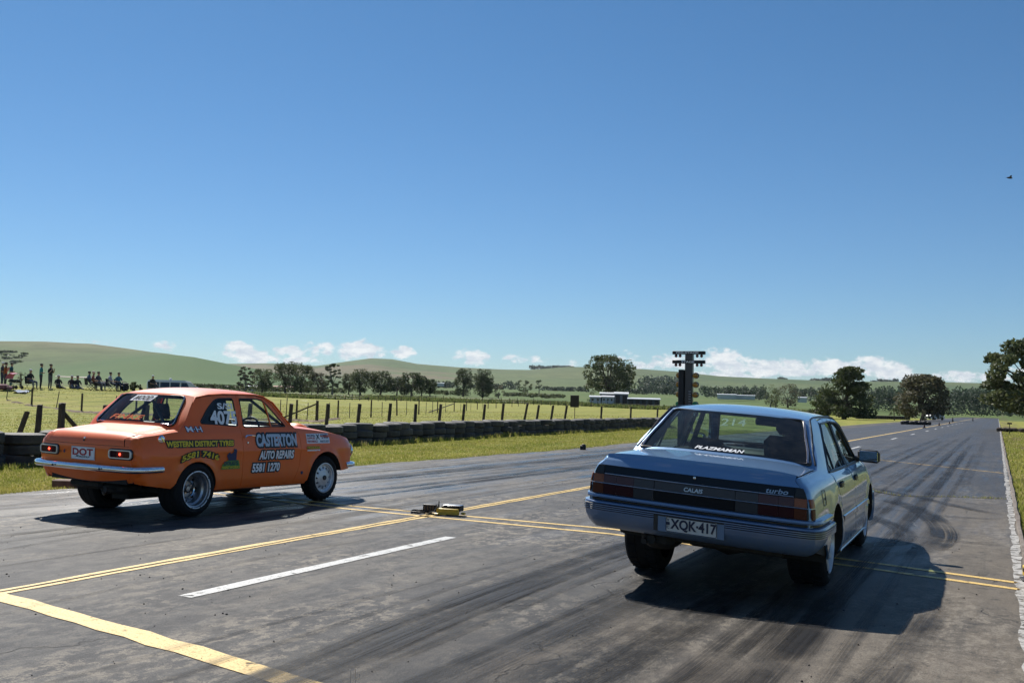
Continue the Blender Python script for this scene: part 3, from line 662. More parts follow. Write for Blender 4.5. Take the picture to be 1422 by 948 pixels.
    decal('sticker_word', 'DOUG\'S', (.40, .548, .625, .59), S, .0085, NAVYL, st, .03, xf=xf); decal('sticker_word', 'PAINTWORKS', (.365, .508, .66, .535), S, .0085, YELLOWL, st, .02, xf=xf)
    # wing stickers
    st = quadpanel('wing_sticker', (1.915, .775, 2.41, .902), S, .004, WHITEP, root, xf)
    for (s_, r_, mt) in (('RACING', (1.93, .865, 2.09, .892), NAVYL), ('SUPPLIES', (1.93, .832, 2.09, .855), REDL), ('PERFORMANCE', (1.93, .788, 2.14, .815), REDL), ('STREET', (2.22, .868, 2.39, .893), NAVYL), ('& STRIP', (2.24, .838, 2.39, .858), NAVYL), ('PARTS 5571', (2.2, .788, 2.39, .812), NAVYL), ('X', (2.12, .83, 2.19, .892), BLACKL)):
        decal('sticker_word', s_, r_, S, .006, mt, st, .03, xf=xf)
    outl('wing_lettering', 'FEDERAL', (1.912, .708, 2.185, .735), YELLOWL, BLACKL, .12, ofs=.03, shear=.2)
    quadpanel('wing_lettering_bar', (1.92, .677, 2.18, .696), S, .004, WHITEP, root, xf)
    m = MB(); p = S(1.83, .405, -.005); m.ball(p, (.004, .025, .022), 12, 6); m.build('small_round_sticker', NAVYL, root, xf=xf)
    # rear window words
    bb = quadpanel('window_sticker', (-.415, .70, .14, .90), lambda a, b, o: RS(a - .05 * (b < .8) * 0 + (b - .8) * .35, b, o), .006, WHITEP, root, xf)
    decal('window_word', 'MOOD', (-.36, .735, .09, .865), lambda a, b, o: RS(a + (b - .8) * .35, b, o), .0085, BLACKL, bb, .03, .2, xf=xf)
    decal('window_word', 'FINKE', (-.54, .13, .22, .26), RS, .006, ORANGEL, root, .02, .3, xf=xf)
    # --- inside: floor, cage, seats
    m = MB(); m.box((0, 1.0, .27), (1.30, 2.6, .05)); m.box((0, -.52, .42), (1.16, .60, .10)); m.box((0, 2.5, .36), (.72, .9, .12)); m.box((0, .72, .2), (.24, 2.2, .1)); m.build('floor_pan', UNDER, root, xf=xf)
    m = MB(); m.lathe([(.0, -.12), (.10, -.09), (.13, 0), (.10, .09), (0, .12)], 16, 'X', (0, -.02, .29)); m.tube([(-.62, -.02, .29), (.62, -.02, .29)], .04, 8); m.tube([(.30, -.85, .30), (.3, -.3, .26), (.2, 1.6, .22)], .028, 8); m.bbox((.22, -.55, .30), (.3, .34, .12), .04); m.bbox((-.15, -.62, .33), (.5, .25, .1), .03); m.build('rear_axle', UNDER, root, xf=xf)
    m = MB(); m.box((0, .12, .93), (1.22, .42, .02)); m.build('parcel_shelf', BLACKP, root, xf=xf)
    m = MB(); hoop = [(-.62, .42, .35), (-.62, .42, .95), (-.52, .42, 1.25), (-.44, .42, 1.31), (.44, .42, 1.31), (.52, .42, 1.25), (.62, .42, .95), (.62, .42, .35)]
    m.tube(hoop, .022, 8); m.tube([(-.44, .42, 1.30), (.40, -.12, .95)], .02, 8); m.tube([(-.40, .42, 1.28), (-.36, -.22, .92)], .02, 8); m.tube([(.40, .42, 1.28), (.36, -.22, .92)], .02, 8); m.tube([(-.60, .42, .98), (.60, .42, .98)], .02, 8)
    for s in (-1, 1): m.tube([(s * .45, .42, 1.31), (s * .48, 1.15, 1.31), (s * .60, 1.62, 1.0), (s * .66, 1.75, .4)], .02, 8)
    m.build('roll_cage', mat('grey_cage_paint', (.06, .075, .10), .45), root, xf=xf)
    m = MB(); m.bbox((0, 1.62, .90), (1.26, .22, .16), .04); m.build('dashboard', BLACKP, root, xf=xf)
    m = MB(); m.tube([(.33 + .17 * math.cos(t), 1.30 + .05 * math.sin(t), .93 + .16 * math.sin(t)) for t in np.linspace(0, 2 * math.pi, 20, False)], .014, 6, closed=True); m.tube([(.33, 1.30, .93), (.33, 1.6, .85)], .02, 6); m.box((.33, 1.30, .93), (.3, .02, .03)); m.build('steering_wheel', BLACKP, root, xf=xf)
    seat(root, (.33, .70, .32), xf, hb=.6); seat(root, (-.33, .70, .32), xf, hb=.6)
    # --- wheels
    wheel(root, (.795, -.025, .292), .298, .30, .205, 1, 'slick', rimmat=DISH); wheel(root, (-.795, -.025, .292), .298, .30, .205, -1, 'slick', rimmat=DISH)
    wheel(root, (.765, 2.335, .292), .292, .19, .195, 1, 'steel', -.02); wheel(root, (-.765, 2.335, .292), .292, .19, .195, -1, 'steel', -.02)
    m = MB(); m.tube([(-.70, 2.335, .28), (.70, 2.335, .28)], .03, 8); m.build('front_axle', UNDER, root, xf=xf)
    return root
build_escort()

# ================================================================== blue four-door sedan
def build_calais():
    root = empty('blue_sedan', (-2.002, 8.233, .004), .015, 'light blue metallic four-door turbo sedan with full-width smoked tail lamps', 'car')
    ro, pi_, dz = .0621, -.0018, .022
    xf = lambda v: Vector((v[0], v[1], v[2] - ro * v[0] + pi_ * (v[1] - 1.3) + dz))
    plan = lut([(-1.12, .826), (-.9, .838), (-.5, .848), (0, .858), (1.2, .862), (2.3, .858), (2.8, .85), (3.2, .83), (3.45, .79), (3.56, .74)])
    prof = lut([(.18, -.06), (.26, -.03), (.36, -.006), (.48, .0), (.60, -.002), (.70, -.006), (.78, -.016), (.84, -.034), (.875, -.055), (.90, -.085), (.93, -.105), (1.0, -.128), (1.1, -.165), (1.2, -.205), (1.27, -.238), (1.305, -.262), (1.33, -.295), (1.36, -.34)])
    ztop = lut([(-1.07, .905), (-.9, .915), (-.30, .93), (.2, .93), (2.35, .915), (2.6, .905), (3.1, .85), (3.4, .79), (3.54, .74)])
    yend = lin([(.36, -1.08), (.63, -1.085), (.70, -1.082), (.77, -1.072), (.845, -1.052), (.90, -1.022), (.915, -1.0)])
    gh = lut([(-.35, -.05), (-.1, -.03), (.3, -.008), (.8, 0), (1.8, 0), (2.1, -.01), (2.5, -.03)])
    def X(y, z):
        k = .93 - ztop(y); zz = z + k * sst(z, .55, .85); x = plan(y) + prof(zz) + gh(y) * sst(z, .9, 1.05)
        for cy, cz, rr in ((.0, .31, .385), (2.64, .31, .385)):
            d = math.hypot(y - cy, z - cz)
            if z > .25: x += .014 * math.exp(-((d - rr) / .03) ** 2)
        for zl in (.56, .475): x -= .004 * math.exp(-((z - zl) / .008) ** 2)
        d = (y - yend(min(z, .9))) / .06
        if d < 1 and z < 1.0: x -= .022 * (1 - math.sqrt(max(0, 1 - (1 - max(d, 0)) ** 2)))
        d = (3.56 - y) / .12
        if d < 1: x -= .07 * (1 - math.sqrt(max(0, 1 - (1 - max(d, 0)) ** 2)))
        return x
    S = lambda y, z, o: (X(y, z) - o, y, z)
    def ring(cy, a0, a1): return arc(cy, .31, .365, a0, a1, 20)
    cutq = [(.36, .26), (.375, .36), (.36, .55), (.31, .68), (.20, .78), (.14, .87)]   # rear door's back edge beside the arch
    quarter = [(.375, .24)] + cutq[1:] + [(.12, .905), (.20, .94), (.30, .99), (.52, 1.20), (.66, 1.302)] + [(.66, 1.318), (.50, 1.312), (.32, 1.296), (.10, 1.175), (-.10, 1.045), (-.285, .93)] + [(-.5, .926), (-.7, .921), (-.9, .915), (-1.0, .912)] + [(-1.022, .90), (-1.052, .845), (-1.072, .77), (-1.082, .70), (-1.085, .63), (-1.08, .50), (-1.06, .46), (-.9, .43), (-.45, .40), (-.375, .28)] + ring(0, 188, -8)[1:]
    rdoor = [(.385, .245), (.385, .36), (.37, .55), (.32, .685), (.21, .785), (.15, .872), (.13, .905), (.21, .94), (.31, .985), (.53, 1.195), (.665, 1.296), (1.0, 1.312), (1.28, 1.314), (1.285, 1.1), (1.29, .90), (1.295, .6), (1.295, .245)]
    fdoor = [(1.303, .245), (1.303, .6), (1.298, .90), (1.293, 1.1), (1.288, 1.314), (1.6, 1.312), (1.80, 1.298), (1.95, 1.225), (2.20, 1.05), (2.38, .93), (2.40, .88), (2.38, .7), (2.30, .5), (2.24, .245)]
    wing = [(2.248, .245), (2.308, .5), (2.388, .7), (2.408, .88), (2.40, .912)] + [(2.6, .905), (2.85, .88), (3.1, .85), (3.25, .822), (3.4, .79), (3.54, .74)] + [(3.56, .66), (3.56, .50), (3.53, .36), (3.3, .30), (3.03, .27)] + ring(2.64, -6, 186)
    pillar = [(2.40, .912), (2.388, .935), (2.207, 1.056), (1.957, 1.231), (1.805, 1.304), (1.6, 1.318), (1.0, 1.318), (.66, 1.306), (.66, 1.322), (1.0, 1.327), (1.6, 1.327), (1.83, 1.315), (1.98, 1.245), (2.24, 1.06), (2.42, .93)]
    rwin = rpoly([(.285, .955), (.53, 1.165), (.69, 1.272), (1.245, 1.288), (1.25, .905), (.265, .905)], [.02, .08, .06, .03, .02, .02])
    fwin = rpoly([(1.335, .905), (1.33, 1.288), (1.78, 1.276), (1.93, 1.205), (2.30, .925), (2.30, .905)], [.02, .03, .06, .05, .01, .01])
    gz = (.475, .56, .84, .86, .88, .9, .93, .96)
    for s in (1, -1):
        F = mir(S, s)
        panel('quarter_panel', [quarter], F, .06, BLUE, root, .014, (-1.07, -1.06, -1.045, -1.02, -.99), gz, xf=xf)
        d1 = panel('rear_door', [rdoor, rwin], F, .06, BLUE, root, .014, (), gz, xf=xf)
        d2 = panel('front_door', [fdoor, fwin], F, .06, BLUE, root, .014, (), gz, xf=xf)
        panel('front_wing', [wing], F, .06, BLUE, root, .014, (3.46, 3.5, 3.53), gz, xf=xf)
        panel('windscreen_pillar', [pillar], F, .05, BLUE, root, .012, xf=xf)
        for d, wn in ((d1, rwin), (d2, fwin)):
            tube('window_rubber', [(a, b, .0) for a, b in wn], .010, TRIM, d, xf, 6, True, F)
            panel('door_window', [wn], lambda a, b, o, F=F: F(a, b, .014 + o), .09, GLS, d, .003, xf=xf)
        tube('quarter_light_bar', [(.47, .91, 0), (.50, 1.13, 0)], .010, TRIM, d1, xf, 6, False, F)
        for d, y, n_ in ((d1, .30, 9), (d2, 1.32, 9)):
            pass
        # blacked-out pillar frames
        panel('pillar_trim', [[(1.25, .90), (1.335, .90), (1.33, 1.30), (1.25, 1.30)]], lambda a, b, o, F=F: F(a, b, o - .003), .08, BLACKP, d1, .004, xf=xf)
        panel('pillar_trim', [[(.155, .905), (.27, .905), (.285, .955), (.53, 1.165), (.69, 1.272), (.665, 1.285), (.51, 1.18), (.29, .98), (.2, .935)]], lambda a, b, o, F=F: F(a, b, o - .003), .08, BLACKP, d1, .004, xf=xf)
        tube('belt_trim', [(y, .902, -.004) for y in np.linspace(.15, 1.27, 10)], .010, BLACKP, d1, xf, 6, False, F); tube('belt_trim', [(y, .902, -.004) for y in np.linspace(1.31, 2.36, 10)], .010, BLACKP, d2, xf, 6, False, F)
        tube('gutter_trim', [(a, b, -.004) for a, b in ((-.24, .965), (-.10, 1.055), (.10, 1.185), (.32, 1.304), (.50, 1.318), (.66, 1.324), (1.0, 1.33), (1.6, 1.33), (1.83, 1.318), (1.98, 1.248), (2.24, 1.063))], .008, TRIM, root, xf, 6, False, F)
        for d, y in ((d1, .40), (d2, 1.42)):
            m = MB(); p = Vector(F(y, .80, -.006)); m.bbox(p, (.022, .17, .045), .009); m.build('door_handle', BLACKP, d, xf=xf)
            m = MB(); p = Vector(F(y + .11, .77, -.004)); m.lathe([(0, s * .006), (.012, s * .004)], 12, 'X', p); m.build('door_lock', BLACKP, d, xf=xf)
        # side protection strip, sill skirt
        for d, ya, yb in ((d1, .40, 1.28), (d2, 1.315, 2.30)):
            m = MB(); m.rings([[Vector(F(y, z, o)) for z, o in ((.495, .0), (.498, -.012), (.54, -.012), (.545, 0))] for y in np.linspace(ya, yb, 12)], False); m.build('rubbing_strip', BLUEB, d, xf=xf)
        m = MB(); m.rings([[Vector(F(y, z, o)) for z, o in ((.262, -.003), (.255, -.012), (.215, -.004), (.185, .02), (.18, .12))] for y in np.linspace(.36, 2.26, 16)], False); m.build('side_skirt', BLUEB, root, xf=xf)
        for cy in (0, 2.64):
            A_ = arc(cy, .31, .362, -10, 190, 22); m = MB(); m.rings([[Vector((s * (X(a, b) - .004), a, b)) for a, b in A_], [Vector((s * .42, a, b)) for a, b in A_]], False)
            m.add([Vector((s * .42, a, b)) for a, b in A_], [tuple(range(len(A_)))]); m.build('wheel_arch_liner', UNDER, root, xf=xf)
        low = [(2.38, .895), (.1, .895), (-.3, .90), (-1.0, .89), (-1.04, .80), (-1.07, .6), (-1.06, .42), (-.37, .30)] + arc(0, .31, .372, 178, 2, 14) + [(.38, .27), (2.25, .27)] + arc(2.64, .31, .372, 178, 2, 14) + [(3.5, .35), (3.54, .6), (3.5, .73), (3.1, .83), (2.6, .885)]
        panel('inner_shell', [low], lambda a, b, o, F=F: F(a, b, .02 + o), .1, UNDER, root, .004, xf=xf)
        m = MB(); m.bbox((s * .60, 3.53, .62), (.36, .06, .15), .02); m.build('headlight', CLEARLENS, root, xf=xf)
        # door mirror
        mr = empty('door_mirror'); mr.parent = root
        m = MB(); p = Vector(F(2.26, .955, 0)); m.bbox(p + Vector((s * .145, -.005, .01)), (.21, .085, .125), .026, rz=-s * .12); m.bbox(p + Vector((s * .03, .01, -.025)), (.08, .09, .05), .015); m.build('mirror_housing', BLACKP, mr, xf=xf)
        m = MB(); m.bbox(p + Vector((s * .145, -.050, .012)), (.175, .006, .095), .002, rz=-s * .12); m.build('mirror_glass', mat('mirror_glass', (.75, .8, .85), .03, 1.0), mr, xf=xf)
        # fuel flap on the right
        if s == 1:
            tube('fuel_flap', [(a, b, -.003) for a, b in rrect(-.62, .70, -.50, .81, .02)], .0022, TRIM, root, xf, 5, True, F)
            m = MB(); m.lathe([(0, .006), (.009, .004), (.01, 0)], 10, 'X', S(-.53, .745, 0)); m.build('fuel_flap_lock', BLACKP, root, xf=xf)
    # --- tail panel in (u, z)
    def T(u, z, o):
        xe = X(yend(z) + .0005, z); return (u * xe, yend(z) - .045 * (1 - u * u) + o, z)
    def TX(x, z, o): xe = X(yend(z) + .0005, z); return T(max(-1, min(1, x / xe)), z, o)
    tail = [(-1, .60), (1, .60), (1, .70), (1, .845), (-1, .845), (-1, .70)]
    panel('tail_panel', [tail], T, .08, BLACKP, root, .01, xf=xf)
    lidx = .705
    # boot lid: back face and top
    xe = lambda y: X(y, ztop(y)) - .002
    def deck(u, y, o=0, lift=0.0):
        k = (y + 1.0) / .715; a = abs(u); c = .026 + .020 * k
        lip = .010 * math.exp(-((y + .985) / .03) ** 2)
        return Vector((u * xe(max(y, -1.0)), y - .045 * (1 - u * u) * (1 - k) - .055 * (1 - u * u) * k, ztop(y) + c * (1 - a ** 4) + lip * (1 - a ** 8) - o + lift))
    lu = lidx / xe(-1.0); us = np.linspace(-lu, lu, 31)
    lid = empty('boot_lid'); lid.parent = root
    def TL(u, z, o): p = Vector(T(u, z, o)); return p
    rows = [[TL(u, z, -.004) for u in us] for z in (.848, .865, .88, .895, .908)]
    top0 = [deck(u, -.985, 0, .006) for u in us]
    rows.append([Vector(rows[-1][i]).lerp(top0[i], .72) + Vector((0, -.012, .012)) for i in range(31)]); rows.append(top0)
    for y in np.linspace(-.955, -.33, 14): rows.append([deck(u, y, 0, .004) for u in us])
    loft('lid_back', rows[:6], BLUE, lid, xf); loft('lid_top', rows[5:], BLUE, lid, xf)
    m = MB(); m.rings([[Vector(p) - Vector((0, 0, .03)) for p in r] for r in rows[6:]], False); m.build('lid_underside', UNDER, lid, xf=xf)
    for s in (1, -1):
        uu = np.linspace(lu + .010, 1.0, 6) * s
        r3 = [[Vector(T(u, z, 0)) for u in uu] for z in (.848, .875, .90)]; r3.append([r3[-1][i].lerp(deck(u, -.995), .5) + Vector((0, 0, .003)) for i, u in enumerate(uu)])
        for y in np.linspace(-.99, -.285, 14): r3.append([deck(u, y) for u in uu])
        loft('quarter_top', r3, BLUE, root, xf)
    loft('scuttle_strip', [[deck(u, y) for u in np.linspace(-1, 1, 31)] for y in (-.322, -.30, -.285)], BLUE, root, xf)
    # black band, lamps
    bb = panel('black_tail_band', [[(-lidx, .785), (lidx, .785), (lidx, .846), (-lidx, .846)]], lambda a, b, o: TX(a, b, o - .008), .08, mat('gloss_black', (.006, .007, .010), .35, coat=.1, spec=.3), root, .01, xf=xf)
    for s in (1, -1):
        panel('lamp_corner_block', [[(s * (lidx + .006), .785), (s * .80, .785), (s * .79, .843), (s * (lidx + .006), .843)]], lambda a, b, o: TX(a, b, o - .008), .05, BLACKP, root, .01, xf=xf)
    tube('band_bright_line', [(x, .783, -.012) for x in np.linspace(-.70, .70, 21)], .0045, ALU, root, xf, 5, False, TX)
    tube('lamp_bright_line', [(x, .712, -.016) for x in np.linspace(-.80, .80, 25)], .0030, ALU, root, xf, 5, False, TX)
    cs = quadpanel('centre_strip', (-.298, .716, .298, .776), TX, .012, SMOKELENS, root, xf, depth=.01)
    quadpanel('centre_panel', (-.298, .634, .298, .706), TX, .010, mat('dark_reflector', (.010, .010, .012), .55, coat=.0, spec=.12), root, xf, depth=.01)
    for s in (1, -1):
        lf = empty('tail_lamp'); lf.parent = root
        ends = ((.302, .46, SMOKELENS, CLEARLENS), (.462, .60, UPLENS, BROWNLENS), (.602, .705, UPLENS, BROWNLENS), (.707, .790, AMBERLENS, AMBERDK))
        for a, b, up_, lo_ in ends:
            nm = 'indicator_lens' if a > .7 else 'reversing_lens' if a < .4 else 'brake_lens'
            quadpanel(nm, tuple(sorted((s * a, s * b)))[:1] + (.716,) + tuple(sorted((s * a, s * b)))[1:] + (.776,), TX, .013, up_, lf, xf, depth=.012)
            quadpanel(nm, tuple(sorted((s * a, s * b)))[:1] + (.634,) + tuple(sorted((s * a, s * b)))[1:] + (.706,), TX, .015, lo_, lf, xf, depth=.014)
        # wrap round the corner
        F = mir(S, s)
        for z0, z1, mt in ((.716, .776, AMBERLENS), (.634, .706, AMBERDK)):
            panel('indicator_lens', [[(-1.066, z0), (-1.0, z0), (-1.0, z1), (-1.066, z1)]], lambda a, b, o, F=F: F(a, b, o - .010), .02, mt, lf, .01, xf=xf)
    decal('lid_badge', 'CALAIS', (-.072, .729, .066, .758), TX, .0175, ALU, cs, .02, .15, xf=xf)
    decal('lid_badge', 'turbo', (.512, .792, .662, .826), TX, .0115, ALU, bb, .012, .25, xf=xf)
    m = MB(); m.lathe([(0, -.012), (.010, -.010), (.012, 0)], 12, 'Y', TX(0, .832, -.008)); m.build('boot_lock', CHROME, root, xf=xf)
    # --- roof
    eg = [(.32, 1.296), (.50, 1.312), (.66, 1.320), (1.0, 1.326), (1.6, 1.326), (1.83, 1.314)]
    xr = lut([(a, X(a, b)) for a, b in eg]); zr = lut(eg)
    def roof(u, y, o=0):
        k = (y - .32) / 1.51; a = abs(u); c = .018 + .022 * math.sin(math.pi * min(max(k, 0), 1))
        return Vector((u * xr(y), y - .045 * (1 - u * u) * (1 - k) ** 2 + .06 * (1 - u * u) * k * k, zr(y) + c * (1 - a ** 2.4) + .010 * (1 - a ** 8) - o))
    U = np.linspace(-1, 1, 33)
    loft('roof', [[roof(u, y) for u in U] for y in np.linspace(.32, 1.83, 18)], BLUE, root, xf)
    loft('roof_lining', [[roof(u, y, .028) for u in U * .96] for y in np.linspace(.34, 1.80, 8)], INTER, root, xf)
    def RS(u, v, o):
        b = deck(u, -.285); t = roof(u, .32); p = b.lerp(t, v)
        if abs(u) > .5:
            dx = X(-.285 + .605 * v, .93 + .366 * v) - (b.x + (t.x - b.x) * v) / u; p.x += math.copysign(dx * ((abs(u) - .5) * 2) ** 2, u)
        return p + Vector((u * .2, -.52, .83)).normalized() * (.010 * math.sin(math.pi * v) - o)
    rw = rpoly([(-.935, .045), (.935, .045), (.90, .945), (-.90, .945)], [.05] * 4, 5)
    panel('rear_screen_surround', [[(-1, 0), (1, 0), (1, 1), (-1, 1)], rw], RS, .08, BLUE, root, 0, xf=xf)
    panel('rear_window', [rw], lambda u, v, o: RS(u, v, o - .003), .1, GLS, root, .004, xf=xf)
    tube('rear_window_rubber', [(a, b, -.003) for a, b in rw], .013, TRIM, root, xf, 8, True, RS)
    for s in (1, -1): tube('rear_window_side_trim', [(s * .905, .06 + .86 * k / 8, -.012) for k in range(9)], .008, mat('bright_trim', (.55, .5, .52), .3, 1.0), root, xf, 6, False, RS)
    for k in range(9): tube('demister_line', [(u, .15 + .08 * k, .0) for u in np.linspace(-.82, .82, 15)], .0009, BROWNLENS, root, xf, 3, False, RS)
    decal('window_word', 'PLAZMAMAN', (-.295, .062, .245, .118), RS, .006, WHITEP, root, .035, .3, xf=xf)
    # hand-written racing number on the windscreen side, seen through the car
    def cowl(u): return Vector((u * X(2.42, .93), 2.42 + .14 * (1 - u * u), .925 + .03 * (1 - abs(u) ** 3)))
    def WS(u, v, o): return cowl(u).lerp(roof(u, 1.83), v) + Vector((0, .55, .83)) * (.012 * math.sin(math.pi * v) - o)
    ww = rpoly([(-.93, .05), (.93, .05), (.91, .95), (-.91, .95)], .06, 5)
    panel('windscreen_surround', [[(-1, 0), (1, 0), (1, 1), (-1, 1)], ww], WS, .09, BLUE, root, 0, xf=xf)
    panel('windscreen', [ww], lambda u, v, o: WS(u, v, o - .003), .11, GLS, root, .004, xf=xf)
    tube('windscreen_rubber', [(a, b, -.002) for a, b in ww], .012, TRIM, root, xf, 8, True, WS)
    ck = mat('chalk_writing', (.95, .97, .88), .8); tk = NT(ck.node_tree); tb = tk.new('ShaderNodeBsdfTranslucent'); tb.inputs[0].default_value = (.30, .32, .27, 1); tk.l.new(tb.outputs[0], tk.n['Material Output'].inputs[0])
    decal('windscreen_writing', '214', (-.90, .50, -.50, .70), WS, -.012, mat('chalk_writing', (.95, .97, .88), .8), root, .01, .2, xf=xf)
    def hood(u, y, o=0):
        k = (y - 2.42) / 1.12; a = abs(u); yy = min(y, 3.54); return Vector((u * (X(yy, ztop(yy)) - .002), y + .14 * (1 - u * u) * (1 - k) + .04 * (1 - u * u) * k, ztop(yy) + .03 * (1 - a ** 4) - .015 * k * (1 - a ** 2) - o))
    loft('bonnet', [[hood(u, y) for u in U] for y in np.linspace(2.43, 3.54, 16)], BLUE, root, xf)
    panel('front_panel', [[(-.98, .76), (-1, .6), (-.98, .36), (.98, .36), (1, .6), (.98, .76)]], lambda u, z, o: (u * X(3.54, z), 3.545 + .04 * (1 - u * u) - o, z), .1, BLUEB, root, .01, xf=xf)
    m = MB(); m.bbox((0, 3.60, .63), (.8, .03, .12), .01); m.build('grille', BLACKP, root, xf=xf)
    # --- bumpers
    path = [(.862, -.43), (.864, -.55), (.862, -.75), (.858, -.90), (.846, -1.0), (.818, -1.065), (.765, -1.098), (.66, -1.114), (.35, -1.128), (0, -1.136)]; path += [(-a, b) for a, b in path[-2::-1]]
    bp = [(-.05, .632), (.0, .631), (.024, .626), (.028, .612), (.022, .602), (-.012, .598), (-.012, .582), (.026, .578), (.040, .573), (.044, .564)]
    z = .558
    for k in range(4): bp += [(.034, z), (.034, z - .0045), (.044, z - .006), (.044, z - .0125)]; z -= .014
    bp += [(.041, .497), (.038, .475), (.014, .428), (-.022, .392), (-.045, .376), (-.07, .372)]
    def dzz(i): return 0.0
    sweep('rear_bumper', bp, path, BLUEB, root, xf, 28, lift=lambda y: 1 - .42 * sst(y, -1.0, -.48))
    m = MB(); m.rings([[Vector((x, -1.0 + .0 * y, .372 - .0 * y)) if y == 0 else Vector((x, -.55, .30)) for y in (0, 1)] for x in np.linspace(-.74, .74, 8)], False); m.build('rear_undertray', UNDER, root, xf=xf)
    tube('bumper_groove', [(a * 1.001, b - .001, .590) for a, b in path], .008, TRIM, root, xf, 5)
    for z_ in (.556, .542, .528, .514): tube('rib_shade_line', [(a * 1.048, b - .040 + .035 * (b > -.8), z_) for a, b in path], .0026, TRIM, root, xf, 4)  # thin black tubes added as painted shade between the ribs
    fp = [(-.835, 3.06), (-.82, 3.25), (-.79, 3.42), (-.74, 3.54), (-.6, 3.62), (0, 3.66), (.6, 3.62), (.74, 3.54), (.79, 3.42), (.82, 3.25), (.835, 3.06)]
    sweep('front_bumper', [(0, .56), (.02, .55), (.025, .5), (.025, .4), (.01, .26), (-.03, .24)], fp, BLUEB, root, xf, 28)
    # number plate in its housing
    BP = lambda a, b, o: (a, -1.136 - .041 + .05 * a * a + o, b)
    hs = panel('plate_housing', [[(-.27, .425), (.235, .425), (.235, .540), (-.27, .540)]], lambda a, b, o: BP(a, b, o - .002), .1, mat('pale_plate_housing', (.14, .20, .30), .5), root, .01, xf=xf)
    quadpanel('painted_recess_shadow', (-.285, .425, -.252, .542), BP, .0035, BLACKP, hs, xf); quadpanel('housing_lip', (-.27, .534, .235, .543), BP, .006, BLACKP, hs, xf)  # flat black strip at left stands in for the recess's shaded side
    pl = quadpanel('number_plate', (-.190, .402 + .028, .184, .402 + .164 - .030), lambda a, b, o: BP(a, b, o), .006, mat('plate_cream', (.62, .60, .56), .5, noise=(30, .3, (.5, .47, .43))), root, xf)
    pl.data.name = 'number_plate'
    decal('plate_characters', 'XQK\u00b7417', (-.150, .444, .178, .524), BP, .0095, mat('plate_ink', (.012, .015, .045), .5), pl, .032, xf=xf)
    for i, ch in enumerate('VIC'): decal('plate_state', ch, (-.182, .505 - i * .026, -.164, .525 - i * .026), BP, .0095, MATS['plate_ink'], pl, .02, xf=xf)
    tube('plate_edge', [(a, b, -.0085) for a, b in rrect(-.188, .432, .182, .534, .01, 2)], .0022, MATS['plate_ink'], pl, xf, 4, True, BP)
    # --- inside
    m = MB(); m.box((0, 1.1, .25), (1.50, 2.7, .06)); m.box((0, -.62, .40), (1.2, .62, .14)); m.box((0, 3.0, .36), (.8, .9, .16)); m.build('floor_pan', UNDER, root, xf=xf)
    m = MB(); m.lathe([(.0, -.13), (.11, -.10), (.14, 0), (.11, .10), (0, .13)], 16, 'X', (0, 0, .28)); m.tube([(-.62, 0, .29), (.62, 0, .29)], .04, 8); m.tube([(-.35, -1.02, .33), (-.35, -.6, .30), (-.2, .5, .24)], .035, 8); m.bbox((-.32, -.78, .33), (.26, .42, .15), .05); m.bbox((.1, -.72, .36), (.5, .3, .12), .04); m.build('rear_axle', UNDER, root, xf=xf)
    m = MB(); m.tube([(-.40, -1.04, .31), (-.40, -.9, .32)], .022, 12); m.build('exhaust_tip', BLACKP, root, xf=xf)
    m = MB(); m.box((0, .05, .925), (1.30, .62, .02)); m.build('parcel_shelf', INTER, root, xf=xf)
    m = MB(); m.bbox((0, .50, .72), (1.30, .16, .48), .05, rx=.2); m.bbox((0, .8, .46), (1.28, .5, .16), .05); m.build('rear_seat', INTER, root, xf=xf)
    m = MB(); m.bbox((-.25, .26, 1.00), (.28, .09, .13), .035, rx=.2); m.build('rear_headrest', INTER, root, xf=xf)
    seat(root, (.36, 1.20, .36), xf, .56, .66); seat(root, (-.36, 1.34, .30), xf, .5, .55, head=False)
    m = MB(); m.bbox((0, 2.22, .83), (1.4, .34, .18), .06); m.build('dashboard', BLACKP, root, xf=xf)
    m = MB(); m.tube([(.36 + .19 * math.cos(t), 1.90 + .06 * math.sin(t), .86 + .17 * math.sin(t)) for t in np.linspace(0, 2 * math.pi, 20, False)], .014, 6, closed=True); m.box((.36, 1.9, .86), (.34, .02, .05)); m.tube([(.36, 1.9, .86), (.36, 2.2, .8)], .025, 6); m.build('steering_wheel', BLACKP, root, xf=xf)
    m = MB(); m.bbox((-.03, 1.80, 1.215), (.25, .03, .07), .014); m.tube([(-.03, 1.81, 1.23), (-.03, 1.87, 1.31)], .008, 6); m.build('rear_view_mirror', BLACKP, root, xf=xf)
    for s in (-1, 1):
        m = MB(); m.bbox((s * .62, 1.30, 1.08), (.03, .11, .44), .012, ry=s * -.32); m.build('pillar_lining', INTER, root, xf=xf)
    # --- wheels
    wheel(root, (.80, 0, .322), .322, .275, .225, 1, 'alloy'); wheel(root, (-.80, 0, .322), .322, .275, .225, -1, 'alloy')
    wheel(root, (.80, 2.64, .312), .312, .21, .215, 1, 'alloy'); wheel(root, (-.80, 2.64, .312), .312, .21, .215, -1, 'alloy')
    m = MB(); m.tube([(-.7, 2.64, .28), (.7, 2.64, .28)], .03, 8); m.build('front_axle', UNDER, root, xf=xf)
    return root
build_calais()

